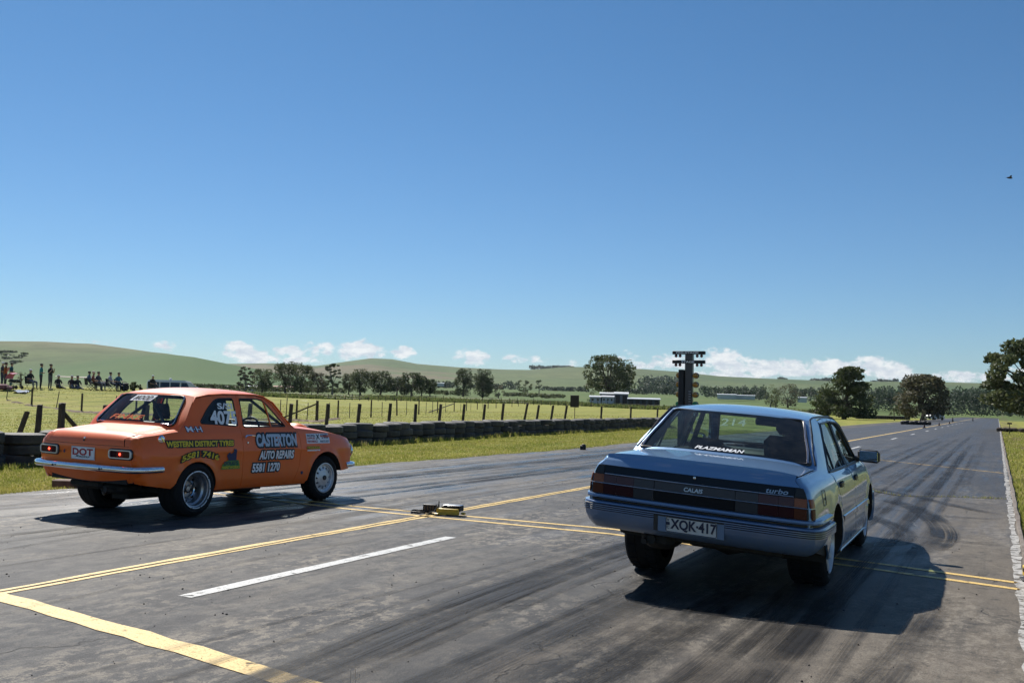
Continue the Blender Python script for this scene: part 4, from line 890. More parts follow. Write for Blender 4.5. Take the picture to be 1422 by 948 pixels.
# ================================================================== terrain
# rows of the land as read at a few distances: (distance, [(column, metres high)]) and, far off, (distance, [(column, row of the photo)])
WALLX = lut([(0, -15.0), (11.7, -15.75), (24, -16.8), (31.5, -17.5), (38, -17.9), (45, -18.1), (56, -18.8), (75, -19.6)])
def zl(c, pts): return float(np.interp(c, [p[0] for p in pts], [p[1] for p in pts]))
def rowz(D, pts):
    def f(c):
        y = zl(c, pts); d = ray(c, y); return CH + d.z * D / math.hypot(d.x, d.y)
    return f
def offz(D, pts):
    def f(c):
        y = horizon(c) + zl(c, pts); d = ray(c, y); return CH + d.z * D / math.hypot(d.x, d.y)
    return f
_left = lambda c: 1 - sst(c, 190, 350)
KN = [(0, lambda c: 0), (52, lambda c: 0), (64, lambda c: .22 * _left(c)), (78, lambda c: 1.36 * _left(c)), (90, lambda c: 1.40 * _left(c)), (125, lambda c: .72 * _left(c) + .05),
      (250, offz(250, [(0, -3), (200, -3), (350, 2), (480, 3.5), (720, 2.4), (900, 5.2), (1100, 4), (1422, 3)])),
      (300, offz(300, [(0, -6), (200, -6), (350, -2), (480, -3), (600, -4), (720, -1), (900, 2), (1100, 0), (1422, -1)])),
      (420, offz(420, [(0, -9), (350, -6), (600, -8), (900, -4), (1100, -4), (1422, -5)])),
      (800, offz(800, [(0, -13), (200, -12), (400, -12), (600, -15), (720, -15), (900, -15), (1100, -12), (1300, -9), (1422, -8)])),
      (1100, rowz(1100, [(-800, 505), (-200, 520), (0, 519), (100, 512), (170, 502), (230, 494), (270, 496), (314, 505), (350, 511), (383, 518), (440, 528), (520, 533), (700, 539), (900, 546), (1100, 556), (1422, 567), (2200, 590)])),
      (1600, rowz(1600, [(-800, 495), (-200, 479), (0, 473.5), (60, 474), (125, 477.5), (180, 486), (230, 494), (300, 506), (380, 519), (440, 524), (520, 530), (700, 533), (900, 540), (1100, 550), (1422, 562), (2200, 585)])),
      (2200, rowz(2200, [(-800, 515), (0, 515), (300, 518), (440, 519), (520, 520), (600, 523), (740, 527), (850, 531), (900, 533), (1100, 543), (1250, 550), (1422, 556), (2200, 580)])),
      (3200, rowz(3200, [(-800, 500), (-200, 510), (0, 505), (330, 505.5), (380, 505), (440, 509), (480, 503), (515, 498.3), (545, 499.5), (580, 506), (640, 511), (700, 514), (735, 514.5), (790, 510), (815, 510.5), (890, 513), (945, 517), (1000, 523), (1060, 526), (1100, 527.5), (1160, 530), (1310, 531), (1365, 532.5), (1422, 534), (1600, 530), (2200, 548)])),
      (4500, rowz(4500, [(-800, 530), (0, 535), (700, 545), (1422, 570), (2200, 590)])),
      (9000, lambda c: 30)]
KD = np.array([k[0] for k in KN], float)
def col_of(th):          # photo column of a bearing (angle right of the view axis), held at the ends
    th = max(-1.25, min(1.25, th)); return 711 + FPX * math.tan(th)
_cache = {}
def hills(X, Y):
    D = math.hypot(X, Y); th = math.atan2(X, Y) + YAW
    th = (th + math.pi) % (2 * math.pi) - math.pi
    key = round(th, 4)
    if key not in _cache:
        c = max(-1200, min(2400, col_of(th))); b = abs(th) > 1.1
        zs = np.array([k[1](c) for k in KN]); h = np.diff(KD); dl = np.diff(zs) / h; m = np.zeros(len(zs)); m[0] = dl[0]; m[-1] = dl[-1]
        for i in range(1, len(zs) - 1):
            if dl[i - 1] * dl[i] > 0:
                w1 = 2 * h[i] + h[i - 1]; w2 = h[i] + 2 * h[i - 1]; m[i] = (w1 + w2) / (w1 / dl[i - 1] + w2 / dl[i])
        _cache[key] = (zs, m, h)
    zs, m, h = _cache[key]
    if D >= KD[-1]: return zs[-1]
    i = int(np.searchsorted(KD, D, 'right')) - 1; t = (D - KD[i]) / h[i]; t2 = t * t; t3 = t2 * t
    return (2 * t3 - 3 * t2 + 1) * zs[i] + (t3 - 2 * t2 + t) * h[i] * m[i] + (-2 * t3 + 3 * t2) * zs[i + 1] + (t3 - t2) * h[i] * m[i + 1]
def terrain(X, Y):
    z = hills(X, Y)
    d = max(0, abs(X + 6) - 12); e = max(0, Y - 430, -Y - 80); k = sst(math.hypot(d, e * .5), 0, 45)      # the strip itself is level
    if Y < 0: k = max(k, 0)
    return z * k - .03
ths = np.r_[np.arange(-180, -40, 2.5), np.arange(-40, 40, .16), np.arange(40, 180, 2.5)]
Ds = np.r_[.0, 2, 4, 7, 10, 14, 18, 23, 28, 34, 40, 46, 52, 57, 62, 67, 72, 77, 82, 88, 95, 105, 118, 135, 160, 190, 220, 250, 275, 300, 340, 380, 420, 480, 560, 650, 740, 800, 880, 960, 1040, 1100, 1170, 1260, 1380, 1490, 1600, 1720, 1850, 2000, 2200, 2400, 2600, 2800, 3000, 3100, 3200, 3350, 3600, 4000, 4500, 5500, 7000, 9000, 14000, 24000]
V = []; 
for D in Ds:
    for th in ths:
        b = R(th) - YAW; X, Y = D * math.sin(b), D * math.cos(b); V.append((X, Y, terrain(X, Y)))
n = len(ths); F_ = np.array([(i * n + j, i * n + (j + 1) % n, (i + 1) * n + (j + 1) % n, (i + 1) * n + j) for i in range(len(Ds) - 1) for j in range(n)])
gm = bpy.data.materials.new('paddock_grass'); gm.use_nodes = True; t = NT(gm.node_tree); b = t.n['Principled BSDF']
P = t.new('ShaderNodeNewGeometry').outputs['Position']; px, py, pz = t.sep(P)
dist = t.math('SQRT', t.math('ADD', t.math('MULTIPLY', px, px), t.math('MULTIPLY', py, py)))
na = t.noise(t.mapv(P, (.9, .16, 1), (0, 0, .5)), 1.0, 5, .6); nb = t.noise(P, 14.0, 4, .7); nc = t.noise(P, .05, 4, .6); nd = t.noise(t.mapv(P, (.0016, .0016, 0)), 1.0, 5, .6)
near = t.mix(t.ramp(na, [(.32, 0.0), (.62, 1.0)]), (.175, .205, .030), (.34, .315, .075))
near = t.mix(t.ramp(nb, [(.35, 0.0), (.75, .55)]), near, (.10, .125, .022))
tall = t.mix(t.ramp(na, [(.3, 0.0), (.7, 1.0)]), (.085, .115, .032), (.14, .165, .050))
mid = t.mix(t.ramp(nc, [(.35, 0.0), (.65, 1.0)]), (.075, .125, .036), (.115, .150, .048))
leftb = t.math('SUBTRACT', t.math('ARCTAN2', px, py), -YAW)      # bearing right of the view axis
far1 = t.mix(t.ramp(nd, [(.36, 0.0), (.60, 1.0)]), (.055, .105, .032), (.115, .150, .050))
tanm = t.ramp(t.noise(t.mapv(P, (.0011, .0022, 0), (0, 0, .6), (3.3, 1.2, 0)), 1.0, 5, .62), [(.46, 0.0), (.54, 1.0)])
far1 = t.mix(t.math('MULTIPLY', tanm, t.math('MULTIPLY', t.smooth(dist, 1200, 1700), t.math('ADD', .12, t.math('MULTIPLY', t.smooth(leftb, -.02, -.07), .75)))), far1, (.175, .135, .080))
far1 = t.mix(t.math('MULTIPLY', t.ramp(t.noise(t.mapv(P, (.02, .02, 0)), 1.0, 5, .7), [(.42, 0.0), (.62, 1.0)]), .55), far1, (.045, .065, .022))
c1 = t.mix(t.smooth(dist, 235, 262), near, tall); c1 = t.mix(t.smooth(dist, 300, 330), c1, mid); c1 = t.mix(t.smooth(dist, 760, 980), c1, far1)
grn = t.mix(t.ramp(nd, [(.36, 0.0), (.60, 1.0)]), (.045, .100, .026), (.075, .130, .036))
hillg = t.math('MULTIPLY', t.math('MULTIPLY', t.smooth(dist, 500, 800), t.smooth(dist, 1250, 1120)), t.smooth(leftb, -.16, -.20))
c1 = t.mix(hillg, c1, grn)
dryp = t.math('MULTIPLY', t.ramp(t.noise(t.mapv(P, (.35, .18, 1), (0, 0, .3), (4, 4, 0)), 1.0, 6, .65), [(.54, 0.0), (.66, 1.0)]), t.smooth(dist, 240, 120))
c1 = t.mix(t.math('MULTIPLY', dryp, .6), c1, (.30, .235, .11))
# dirt beside the right-hand edge and bare ground by the fence
dirt = t.math('MULTIPLY', t.smooth(px, 3.6, 2.2), t.math('MULTIPLY', t.smooth(px, .2, .6), t.ramp(t.noise(t.mapv(P, (.5, .12, 1)), 1.0, 4, .6), [(.50, 0.0), (.60, 1.0)])))
c1 = t.mix(dirt, c1, (.125, .088, .060))
t.set(b, 'Base Color', c1); b.inputs['Roughness'].default_value = .9; b.inputs['Specular IOR Level'].default_value = .15
bn = t.new('ShaderNodeBump'); t.set(bn, 'Strength', .7); t.set(bn, 'Distance', .06); t.set(bn, 'Height', t.math('ADD', t.math('MULTIPLY', nb, 1.0), t.noise(P, 3.0, 4, .6))); t.set(b, 'Normal', bn.outputs[0])
GRASS = gm
props(fastmesh('ground', V, F_, gm, None, True), kind='structure')

# ================================================================== the strip
rm = bpy.data.materials.new('drag_strip_asphalt'); rm.use_nodes = True; t = NT(rm.node_tree); b = t.n['Principled BSDF']
P = t.new('ShaderNodeNewGeometry').outputs['Position']; px, py, pz = t.sep(P)
st = t.noise(t.mapv(P, (1.5, .22, 1)), 1.0, 6, .62, .3); big = t.noise(t.mapv(P, (.55, .30, 1), (0, 0, .15)), 1.0, 5, .6, .4); gr = t.noise(P, 110, 4, .8); gr2 = t.noise(P, 34, 5, .75)
streak = t.noise(t.mapv(P, (11, .25, 1)), 1.0, 5, .6, .15)
base = t.mix(t.ramp(big, [(.38, 0.0), (.62, 1.0)]), (.025, .027, .034), (.062, .062, .064))
base = t.mix(t.math('MULTIPLY', t.ramp(st, [(.50, 0.0), (.64, 1.0)]), .60), base, (.19, .165, .13))
mid_ = t.noise(t.mapv(P, (5.5, 2.6, 1), (0, 0, .2)), 1.0, 8, .72, .3)
base = t.mix(t.math('MULTIPLY', t.ramp(mid_, [(.46, 0.0), (.60, 1.0)]), .55), base, (.150, .142, .128)); base = t.mix(t.math('MULTIPLY', t.ramp(mid_, [(.38, 1.0), (.47, 0.0)]), .55), base, (.028, .028, .030))
rl = t.smooth(px, -4.2, -2.6)
base = t.mix(t.math('MULTIPLY', rl, .62), base, (.030, .028, .027))
# pale worn concrete look at the right edge and behind the start
edge = t.math('MULTIPLY', t.smooth(px, -2.1, -.5), t.smooth(py, 18.6, 18.0))
edge = t.math('MULTIPLY', edge, t.ramp(t.noise(t.mapv(P, (.9, .5, 1), loc=(1, 4, 0)), 1.0, 5, .6, .5), [(.30, .35), (.52, 1.0)]))
base = t.mix(edge, base, (.165, .138, .104))
near2 = t.math('MULTIPLY', t.smooth(py, 6.9, 5.2), t.ramp(t.noise(t.mapv(P, (1.2, .5, 1), (0, 0, .35), (7, 2, 0)), 1.0, 6, .65, .6), [(.47, 0.0), (.62, 1.0)]))
base = t.mix(t.math('MULTIPLY', near2, t.math('MULTIPLY', .8, t.smooth(px, -3.1, -2.2))), base, (.26, .215, .165))
sp_ = t.noise(t.mapv(P, (8, 5, 1), (0, 0, .15)), 1.0, 12, .82, .2); pat = t.ramp(t.noise(t.mapv(P, (.8, .38, 1), (0, 0, .3), (2, 9, 0)), 1.0, 4, .6, .5), [(.44, 0.0), (.60, 1.0)])
base = t.mix(t.math('MULTIPLY', t.math('MULTIPLY', t.ramp(sp_, [(.50, 0.0), (.545, 1.0)]), t.math('ADD', pat, .16)), .75), base, (.27, .235, .185))
base = t.mix(t.math('MULTIPLY', t.ramp(sp_, [(.40, 1.0), (.45, 0.0)]), .6), base, (.020, .020, .021))
# rubber laid down along both lanes
def lanes(xs, wd):
    r = None
    for x in xs:
        v = t.math('SUBTRACT', 1.0, t.math('ABSOLUTE', t.math('DIVIDE', t.math('SUBTRACT', px, x), wd)), clamp=True); r = v if r is None else t.math('MAXIMUM', r, v)
    return r
rub = t.math('MULTIPLY', t.smooth(lanes((-2.75, -1.25, -9.6, -8.15), .85), .0, .7), t.smooth(py, 5.5, 10.5))
rub = t.math('MULTIPLY', rub, t.ramp(streak, [(.30, .25), (.60, 1.0)]))
gen = t.math('MULTIPLY', t.smooth(py, 9.5, 24), t.math('MULTIPLY', t.smooth(px, -11.3, -9.8), t.math('ADD', .25, t.math('MULTIPLY', streak, .8))))
rubber = t.math('MAXIMUM', rub, t.math('MULTIPLY', gen, .95))
col = t.mix(t.math('MULTIPLY', rubber, .93), base, (.016, .016, .018))
col = t.mix(t.math('MULTIPLY', t.ramp(streak, [(.52, 0.0), (.72, 1.0)]), .35), col, (.035, .034, .034))
col = t.mix(t.math('MULTIPLY', t.ramp(gr, [(.38, 1.0), (.5, 0.0)]), .65), col, (.014, .014, .014)); col = t.mix(t.math('MULTIPLY', t.ramp(gr, [(.54, 0.0), (.68, 1.0)]), .45), col, (.30, .27, .23))
col = t.mix(t.math('MULTIPLY', t.ramp(gr2, [(.35, 1.0), (.52, 0.0)]), .40), col, (.022, .021, .021))
# fine cracks
vo = t.new('ShaderNodeTexVoronoi', feature='DISTANCE_TO_EDGE'); t.set(vo, 'Vector', t.mapv(t.new('ShaderNodeVectorMath', operation='ADD', inp={0: P, 1: t.new('ShaderNodeTexNoise', inp={'Vector': P, 'Scale': 1.2, 'Detail': 5.0}).outputs[1]}).outputs[0], (.5, .28, 1))); vo.inputs['Scale'].default_value = 1.0
crack = t.math('MULTIPLY', t.smooth(vo.outputs[0], .010, .003), t.ramp(t.noise(P, .5, 2), [(.5, 0.0), (.6, 1.0)]))
col = t.mix(t.math('MULTIPLY', crack, .45), col, (.015, .014, .013))
wetn = t.noise(t.mapv(P, (3.2, .35, 1), loc=(5, 1, 0)), 1.0, 5, .62, .3)
wet = t.math('MULTIPLY', t.math('MULTIPLY', t.ramp(wetn, [(.50, 0.0), (.62, 1.0)]), t.math('MULTIPLY', t.smooth(py, 7.5, 10.0), t.smooth(py, 60, 25))), t.math('ADD', t.math('MULTIPLY', t.smooth(px, -6.2, -7.2), .22), .10))
t.set(b, 'Base Color', col)
t.set(b, 'Roughness', t.math('SUBTRACT', t.math('ADD', .56, t.math('MULTIPLY', gr2, .25)), t.math('ADD', t.math('MULTIPLY', rubber, .24), t.math('MULTIPLY', wet, 1.25))))
t.set(b, 'Specular IOR Level', t.math('ADD', .26, t.math('ADD', t.math('MULTIPLY', rubber, .34), wet)))
bn = t.new('ShaderNodeBump'); t.set(bn, 'Strength', .8); t.set(bn, 'Distance', .006); t.set(bn, 'Height', t.math('SUBTRACT', t.math('ADD', gr, t.math('MULTIPLY', gr2, .8)), t.math('MULTIPLY', crack, 1.5))); t.set(b, 'Normal', bn.outputs[0])
def roadleft(y): return float(np.interp(y, [-20, 8, 17, 28, 39, 60, 105, 430], [-11.6, -11.6, -11.6, -11.5, -12.2, -12.3, -12.3, -12.3])) + .06 * math.sin(y * 1.3) + .04 * math.sin(y * 3.7 + 1)
ys = np.r_[np.arange(-20, 60, .5), np.arange(60, 430, 5)]
m = MB(); m.rings([[Vector((roadleft(y) - .05, y, -.02)), Vector((roadleft(y), y, .0)), Vector((-6.07, y, 0.0)), Vector((.215, y, .0))] for y in ys], False)
props(m.build('drag_strip', rm, None, False), kind='structure')

# painted lines: sheets lying 4 mm above the asphalt
def linemat(name, colr, wear, sc=6.0, dark=(.05, .05, .05)):
    mm = bpy.data.materials.new(name); mm.use_nodes = True; t = NT(mm.node_tree); b = t.n['Principled BSDF']; P = t.new('ShaderNodeNewGeometry').outputs['Position']
    f = t.math('MAXIMUM', t.ramp(t.noise(P, sc, 6, .7), [(wear - .06, 1.0), (wear + .06, 0.0)]), t.math('MULTIPLY', t.ramp(t.noise(P, 90, 3, .7), [(.36, 1.0), (.46, 0.0)]), .55))
    t.set(b, 'Base Color', t.mix(t.noise(P, 3, 3), colr, tuple(x * .78 for x in colr))); b.inputs['Roughness'].default_value = .6
    t.set(b, 'Alpha', t.math('SUBTRACT', 1.0, f)); return mm
YL = linemat('yellow_road_paint', (.80, .55, .18), .36); WL = linemat('white_road_paint', (.60, .60, .58), .40, 9)
YFAINT = linemat('faded_yellow_road_paint', (.60, .40, .14), .43, 9); WHT = linemat('white_kerb_paint', (.52, .50, .46), .47, 7)
def strip(name, pts, wd, material, z=.004, wob=.004, kind='structure'):
    vs = []; rows = []; L = len(pts); out = []
    for i in range(L - 1):
        a, b_ = Vector(pts[i]), Vector(pts[i + 1]); n_ = max(1, int((b_ - a).length / .25))
        out += [a.lerp(b_, k / n_) for k in range(n_)]
    out.append(Vector(pts[-1]))
    for i, p in enumerate(out):
        tt = (out[min(i + 1, len(out) - 1)] - out[max(i - 1, 0)]).normalized(); nn = Vector((-tt.y, tt.x)); w_ = wd if not callable(wd) else wd(i / max(1, len(out) - 1))
        rows.append([Vector((*(p + nn * (w_ / 2 + random.uniform(-wob, wob))), z)), Vector((*(p - nn * (w_ / 2 + random.uniform(-wob, wob))), z))])
    m = MB(); m.rings(rows, False); return props(m.build(name, material, None, False), kind=kind)
CR = mat('joint_crack', (.012, .011, .010), .9)
strip('centre_line', [(-6.05, -2), (-6.06, 5), (-6.09, 7), (-6.07, 11), (-6.07, 60), (-6.07, 420)], .15, YL, wob=.012)
zig = [(-6.07 + random.uniform(-.018, .018), y) for y in np.arange(-2, 46, .35)]
strip('centre_joint', zig, .018, CR, .0075, .004)
for y0 in (5.15, 20.6, 37.4, 53.0, 65.5, 79.5, 91.0, 102.5, 114, 126, 138, 150, 162):
    strip('lane_dash', [(-4.95 if y0 < 30 else -4.78, y0), (-4.95 if y0 < 30 else -4.80, y0 + (3.65 if y0 < 30 else 3.2))], .125, WL)
strip('start_line', [(-10.6, 11.0), (-7.32, 10.5), (-3.86, 10.46), (-.91, 9.66), (.14, 9.31)], .085, YL)
strip('start_line', [(-10.6, 10.68), (-7.24, 10.2), (-3.71, 10.06), (-1.11, 9.36), (.16, 8.97)], .085, YL)
strip('stage_line', [(-7.4, 4.62), (-6.2, 4.54), (-5.15, 4.36), (-3.67, 4.07), (-3.3, 3.99), (-3.06, 3.93), (-2.6, 3.86), (-2.2, 3.78), (-1.2, 3.6)], .17, YL, .0042, .014)
strip('track_line', [(-6.0, 32.6), (-2.84, 29.9), (.1, 26.4)], .10, YFAINT)
strip('edge_line', [(.165, -4), (.165, 7), (.165, 26), (.19, 180), (.19, 420)], lambda k: .072, WHT, .004, .02)
# raised white concrete edge along the right
ys = np.arange(-3, 180, 1.2); m = MB()
m.rings([[Vector((.21 + random.uniform(-.010, .010), y, .0)), Vector((.222 + random.uniform(-.010, .010), y, .035)), Vector((.25 + random.uniform(-.01, .015), y, .035)), Vector((.29 + random.uniform(-.03, .02), y, -.03))] for y in ys], False)
props(m.build('kerb', mat('whitewashed_concrete', (.22, .19, .16), .85, noise=(3, .9, (.12, .09, .07)), bump=(30, .5))), kind='structure')
# tyre marks: thin films of rubber with a torn alpha
tm = bpy.data.materials.new('tyre_mark_rubber'); tm.use_nodes = True; t = NT(tm.node_tree); b = t.n['Principled BSDF']; P = t.new('ShaderNodeNewGeometry').outputs['Position']
uv = t.new('ShaderNodeUVMap').outputs[0]; u_, v_, _ = t.sep(uv)
prf = t.math('SUBTRACT', 1.0, t.math('POWER', t.math('ABSOLUTE', t.math('SUBTRACT', t.math('MULTIPLY', u_, 2.0), 1.0)), 7.0), clamp=True)
fib = t.noise(t.new('ShaderNodeCombineXYZ', inp={0: t.math('MULTIPLY', u_, 16.0), 1: t.math('MULTIPLY', v_, .35), 2: 0.0}).outputs[0], 1.0, 5, .65)
al = t.math('MULTIPLY', t.math('MULTIPLY', prf, t.ramp(fib, [(.38, .05), (.56, 1.0)])), t.ramp(t.noise(P, 1.3, 4, .6), [(.32, .25), (.6, .95)]))
al = t.math('MULTIPLY', al, t.math('MULTIPLY', t.smooth(v_, 0.0, .8), t.new('ShaderNodeAttribute', attribute_name='fade', attribute_type='GEOMETRY').outputs['Fac']))
b.inputs['Base Color'].default_value = (.010, .010, .011, 1); b.inputs['Roughness'].default_value = .55; b.inputs['Specular IOR Level'].default_value = .22; t.set(b, 'Alpha', al)
nmark = [0]
def mark(pts, wd, strength=.9):
    pts = [Vector(p) for p in pts]; out = []
    for i in range(len(pts) - 1):
        p0, p1, p2, p3 = pts[max(i - 1, 0)], pts[i], pts[i + 1], pts[min(i + 2, len(pts) - 1)]; n_ = max(3, int((p2 - p1).length / .15))
        for k in range(n_):
            q = k / n_; out.append(.5 * ((2 * p1) + (p2 - p0) * q + (2 * p0 - 5 * p1 + 4 * p2 - p3) * q * q + (3 * p1 - p0 - 3 * p2 + p3) * q ** 3))
    out.append(pts[-1]); rows = []; nmark[0] += 1; z = .0085 + .0006 * (nmark[0] % 12); U = []; Fd = []; s = 0
    for i, p in enumerate(out):
        tt = (out[min(i + 1, len(out) - 1)] - out[max(i - 1, 0)]).normalized(); nn = Vector((-tt.y, tt.x)); s += (out[i] - out[i - 1]).length if i else 0
        rows.append([Vector((*(p + nn * wd / 2), z)), Vector((*(p - nn * wd / 2), z))]); U += [(0, s), (1, s)]; k = i / (len(out) - 1); Fd += [strength * min(1, (1 - k) * 6 + .0)] * 2
    m = MB(); m.rings(rows, False); o = m.build('tyre_mark', tm, None, False); me = o.data
    l = me.uv_layers.new(name='UVMap'); l.data.foreach_set('uv', [c for lp in me.loops for c in U[lp.vertex_index]]); a = me.attributes.new('fade', 'FLOAT', 'POINT'); a.data.foreach_set('value', Fd)
    return props(o, kind='structure')
mark([(-3.15, 1.2), (-3.1, 3.9), (-3.2, 5.6), (-3.22, 7.4), (-3.15, 9.6), (-2.8, 13)], .62, .35)
mark([(-3.20, 1.2), (-3.16, 3.9), (-3.24, 5.6), (-3.26, 7.4), (-3.2, 9.6), (-2.8, 13)], .30, .9)
mark([(-1.3, 2.2), (-1.2, 4.0), (-1.15, 6), (-1.2, 8)], .5, .7)
mark([(-2.6, 2.2), (-2.45, 4.4), (-2.4, 6), (-2.3, 8)], .35, .6)
mark([(-2.1, 2.4), (-2.0, 4.4), (-1.95, 6), (-1.8, 8)], .8, .5)
mark([(-3.28, 1.5), (-3.26, 3.9), (-3.34, 5.2), (-3.36, 7.2), (-3.30, 9.6), (-2.9, 13), (-2.7, 20)], .13, 1.0)
mark([(-3.05, 1.5), (-3.02, 4.0), (-3.08, 5.6), (-3.10, 7.4), (-3.05, 9.5), (-2.7, 14)], .16, .95)
mark([(-2.86, 2.5), (-2.88, 5.0), (-2.90, 7.8), (-2.8, 11)], .10, .6)
mark([(-3.6, 3.0), (-3.62, 5.2), (-3.60, 7.8), (-3.4, 11)], .09, .55)
mark([(-4.1, 1.5), (-4.0, 4), (-3.9, 6), (-3.75, 8.5), (-3.6, 12)], .07, .45)
mark([(-.75, 2.0), (-.65, 4.0), (-.5, 6), (-.4, 8)], .25, .5)
mark([(-2.3, 2.8), (-1.9, 4.2), (-1.75, 5.6), (-1.7, 7.5), (-1.6, 9)], .16, .6)
mark([(-2.0, 2.8), (-1.55, 4.2), (-1.35, 5.6), (-1.25, 7.5)], .13, .5)
mark([(-1.5, 2.6), (-.9, 4.3), (-.55, 6.2), (-.35, 8.4)], .12, .35)
mark([(-1.6, 16.8), (-1.0, 15.2), (-.62, 13.2), (-.56, 11.6), (-.8, 10.6), (-1.3, 10.3)], .34, 1.0)
mark([(-1.9, 14.6), (-1.3, 13.4), (-.95, 12.2), (-1.0, 11.2), (-1.5, 10.8)], .26, .9)
mark([(-2.2, 19.2), (-1.4, 18.0), (-.6, 16.4), (.02, 15.4)], .22, .75)
mark([(-1.6, 15.2), (-.6, 14.6), (.1, 14.8)], .10, .9); mark([(-1.2, 12.2), (-.4, 11.8), (.05, 12.0)], .07, .7); mark([(-.9, 17.5), (-.3, 16.9), (.08, 17.1)], .07, .7)
for x0, sg in ((-9.75, 1.0), (-9.45, .8), (-8.28, 1.0), (-7.95, .8), (-9.1, .45), (-8.7, .4)):
    mark([(x0 - .10, 11.5 if sg > .9 else 13), (x0, 16), (x0 + .15, 22), (x0 + .1, 30), (x0 + .2, 46)], .24, sg * .95)
for x0, sg in ((-10.6, .6), (-10.9, .4), (-7.4, .5), (-6.8, .45)):
    mark([(x0, 8.0), (x0 + .05, 12), (x0 + .3, 20), (x0 + .5, 34)], .14, sg)
mark([(-8.4, 5.8), (-8.3, 7.1), (-8.0, 8.3)], .20, .8); mark([(-10.6, 6.0), (-10.2, 7.6), (-9.9, 9)], .18, .5)
mark([(-5.2, 2.5), (-5.5, 4.4), (-5.6, 6.5), (-5.5, 9)], .08, .3); mark([(-7.2, 3.5), (-7.6, 5.6), (-7.9, 7.5)], .10, .4)
for x0, y0, y1, sg in ((-2.9, 12, 60, .9), (-2.5, 13, 55, .8), (-1.5, 13, 70, .9), (-1.1, 16, 50, .7), (-3.6, 12, 48, .6), (-4.2, 16, 44, .4), (-.6, 20, 60, .5), (-2.0, 20, 60, .6)):
    mark([(x0, y0), (x0 + .02, (y0 * 2 + y1) / 3), (x0 + .01, (y0 + 2 * y1) / 3), (x0 + .03, y1)], .24, sg * .45)
for x0, wd__, sg in ((-1.05, .20, .9), (-1.42, .12, .8), (-2.52, .10, .7), (-1.85, .07, .6), (-.75, .10, .5), (-8.0, .18, .7), (-9.5, .2, .7), (-6.9, .08, .5), (-10.4, .1, .5)):
    mark([(x0 - .12, 2.0), (x0 - .04, 6), (x0, 12), (x0 + .03, 22), (x0, 40)], wd__, sg)
# old patch seam across the right lane with weeds in it is planted below
strip('patch_seam', [(-2.6, 19.2), (-1.44, 17.6), (-.71, 18.1), (.12, 18.4)], .05, CR, .0078, .02)
# loose rubber crumbs and pebbles
V = []; Fc = []; m = MB()
for i in range(420):
    y = random.uniform(3.2, 16) if i % 3 else random.uniform(3.2, 8); x = random.uniform(-11, -.1); s_ = random.uniform(.003, .010)
    m.box((x, y, s_ * .4), (s_ * random.uniform(.8, 1.8), s_, s_ * .8), rz=random.uniform(0, 3), rx=random.uniform(-.3, .3), taper=.6)
props(m.build('rubber_crumbs', RUBBER, None, False), 'tiny dark rubber crumbs and pebbles scattered over the asphalt', 'rubber crumbs', kind='stuff')

# ================================================================== grass blades
def grassmat(name, c0, c1, c2):
    mm = bpy.data.materials.new(name); mm.use_nodes = True; t = NT(mm.node_tree); b = t.n['Principled BSDF']; P = t.new('ShaderNodeNewGeometry').outputs['Position']
    a = t.new('ShaderNodeAttribute', attribute_name='tone', attribute_type='GEOMETRY').outputs['Fac']
    c = t.mix(t.ramp(t.noise(P, .7, 4, .6), [(.35, 0.0), (.65, 1.0)]), c0, c1); c = t.mix(t.ramp(a, [(.72, 0.0), (.95, 1.0)]), c, c2); c = t.mix(t.math('MULTIPLY', t.math('SUBTRACT', 1.0, a), .25), c, (.06, .085, .018))
    t.set(b, 'Base Color', c); b.inputs['Roughness'].default_value = .7; b.inputs['Specular IOR Level'].default_value = .2
    tr = t.new('ShaderNodeBsdfTranslucent'); t.set(tr, 0, c); mx = t.new('ShaderNodeMixShader'); mx.inputs[0].default_value = .5
    t.l.new(b.outputs[0], mx.inputs[1]); t.l.new(tr.outputs[0], mx.inputs[2]); t.l.new(mx.outputs[0], t.n['Material Output'].inputs[0]); return mm
GM1 = grassmat('verge_grass_blades', (.23, .27, .045), (.40, .37, .095), (.50, .42, .20))
GM2 = grassmat('paddock_grass_blades', (.23, .26, .045), (.42, .38, .11), (.45, .38, .17))
def blades(name, XY, hmin, hmax, wid, material, label, patches=True):
    n = len(XY); a = rng.uniform(0, 2 * np.pi, n); h = rng.uniform(hmin, hmax, n) * (.6 + .8 * (np.sin(XY[:, 0] * 2.1) * np.sin(XY[:, 1] * .9 + XY[:, 0]) * .5 + .5)); w_ = wid * (1 + np.hypot(XY[:, 0], XY[:, 1]) / 30)
    ln = rng.uniform(.1, .7, n); la = rng.uniform(0, 2 * np.pi, n); z = np.array([terrain(x, y) for x, y in XY]) if n < 400000 else np.zeros(n)
    V = np.zeros((n, 3, 3)); V[:, 0] = np.c_[XY[:, 0] - np.cos(a) * w_, XY[:, 1] - np.sin(a) * w_, z]; V[:, 1] = np.c_[XY[:, 0] + np.cos(a) * w_, XY[:, 1] + np.sin(a) * w_, z]; V[:, 2] = np.c_[XY[:, 0] + np.cos(la) * ln * h, XY[:, 1] + np.sin(la) * ln * h, z + h]
    o = fastmesh(name, V.reshape(-1, 3), np.arange(n * 3).reshape(-1, 3), material)
    at_ = o.data.attributes.new('tone', 'FLOAT', 'POINT'); at_.data.foreach_set('value', np.repeat(rng.uniform(0, 1, n), 3).astype(np.float32))
    return props(o, label, 'grass', kind='stuff')
def verge(n, d0, d1, xl, xr):
    out = []; y = d0 * (d1 / d0) ** rng.uniform(0, 1, n)
    for q in y: out.append((rng.uniform(xl(q), xr(q)), q))
    return np.array(out)
back_ = np.array([(rng.uniform(WALLX(0) - 3, -11.63), y_) for y_ in rng.uniform(-6, 8, 16000)])
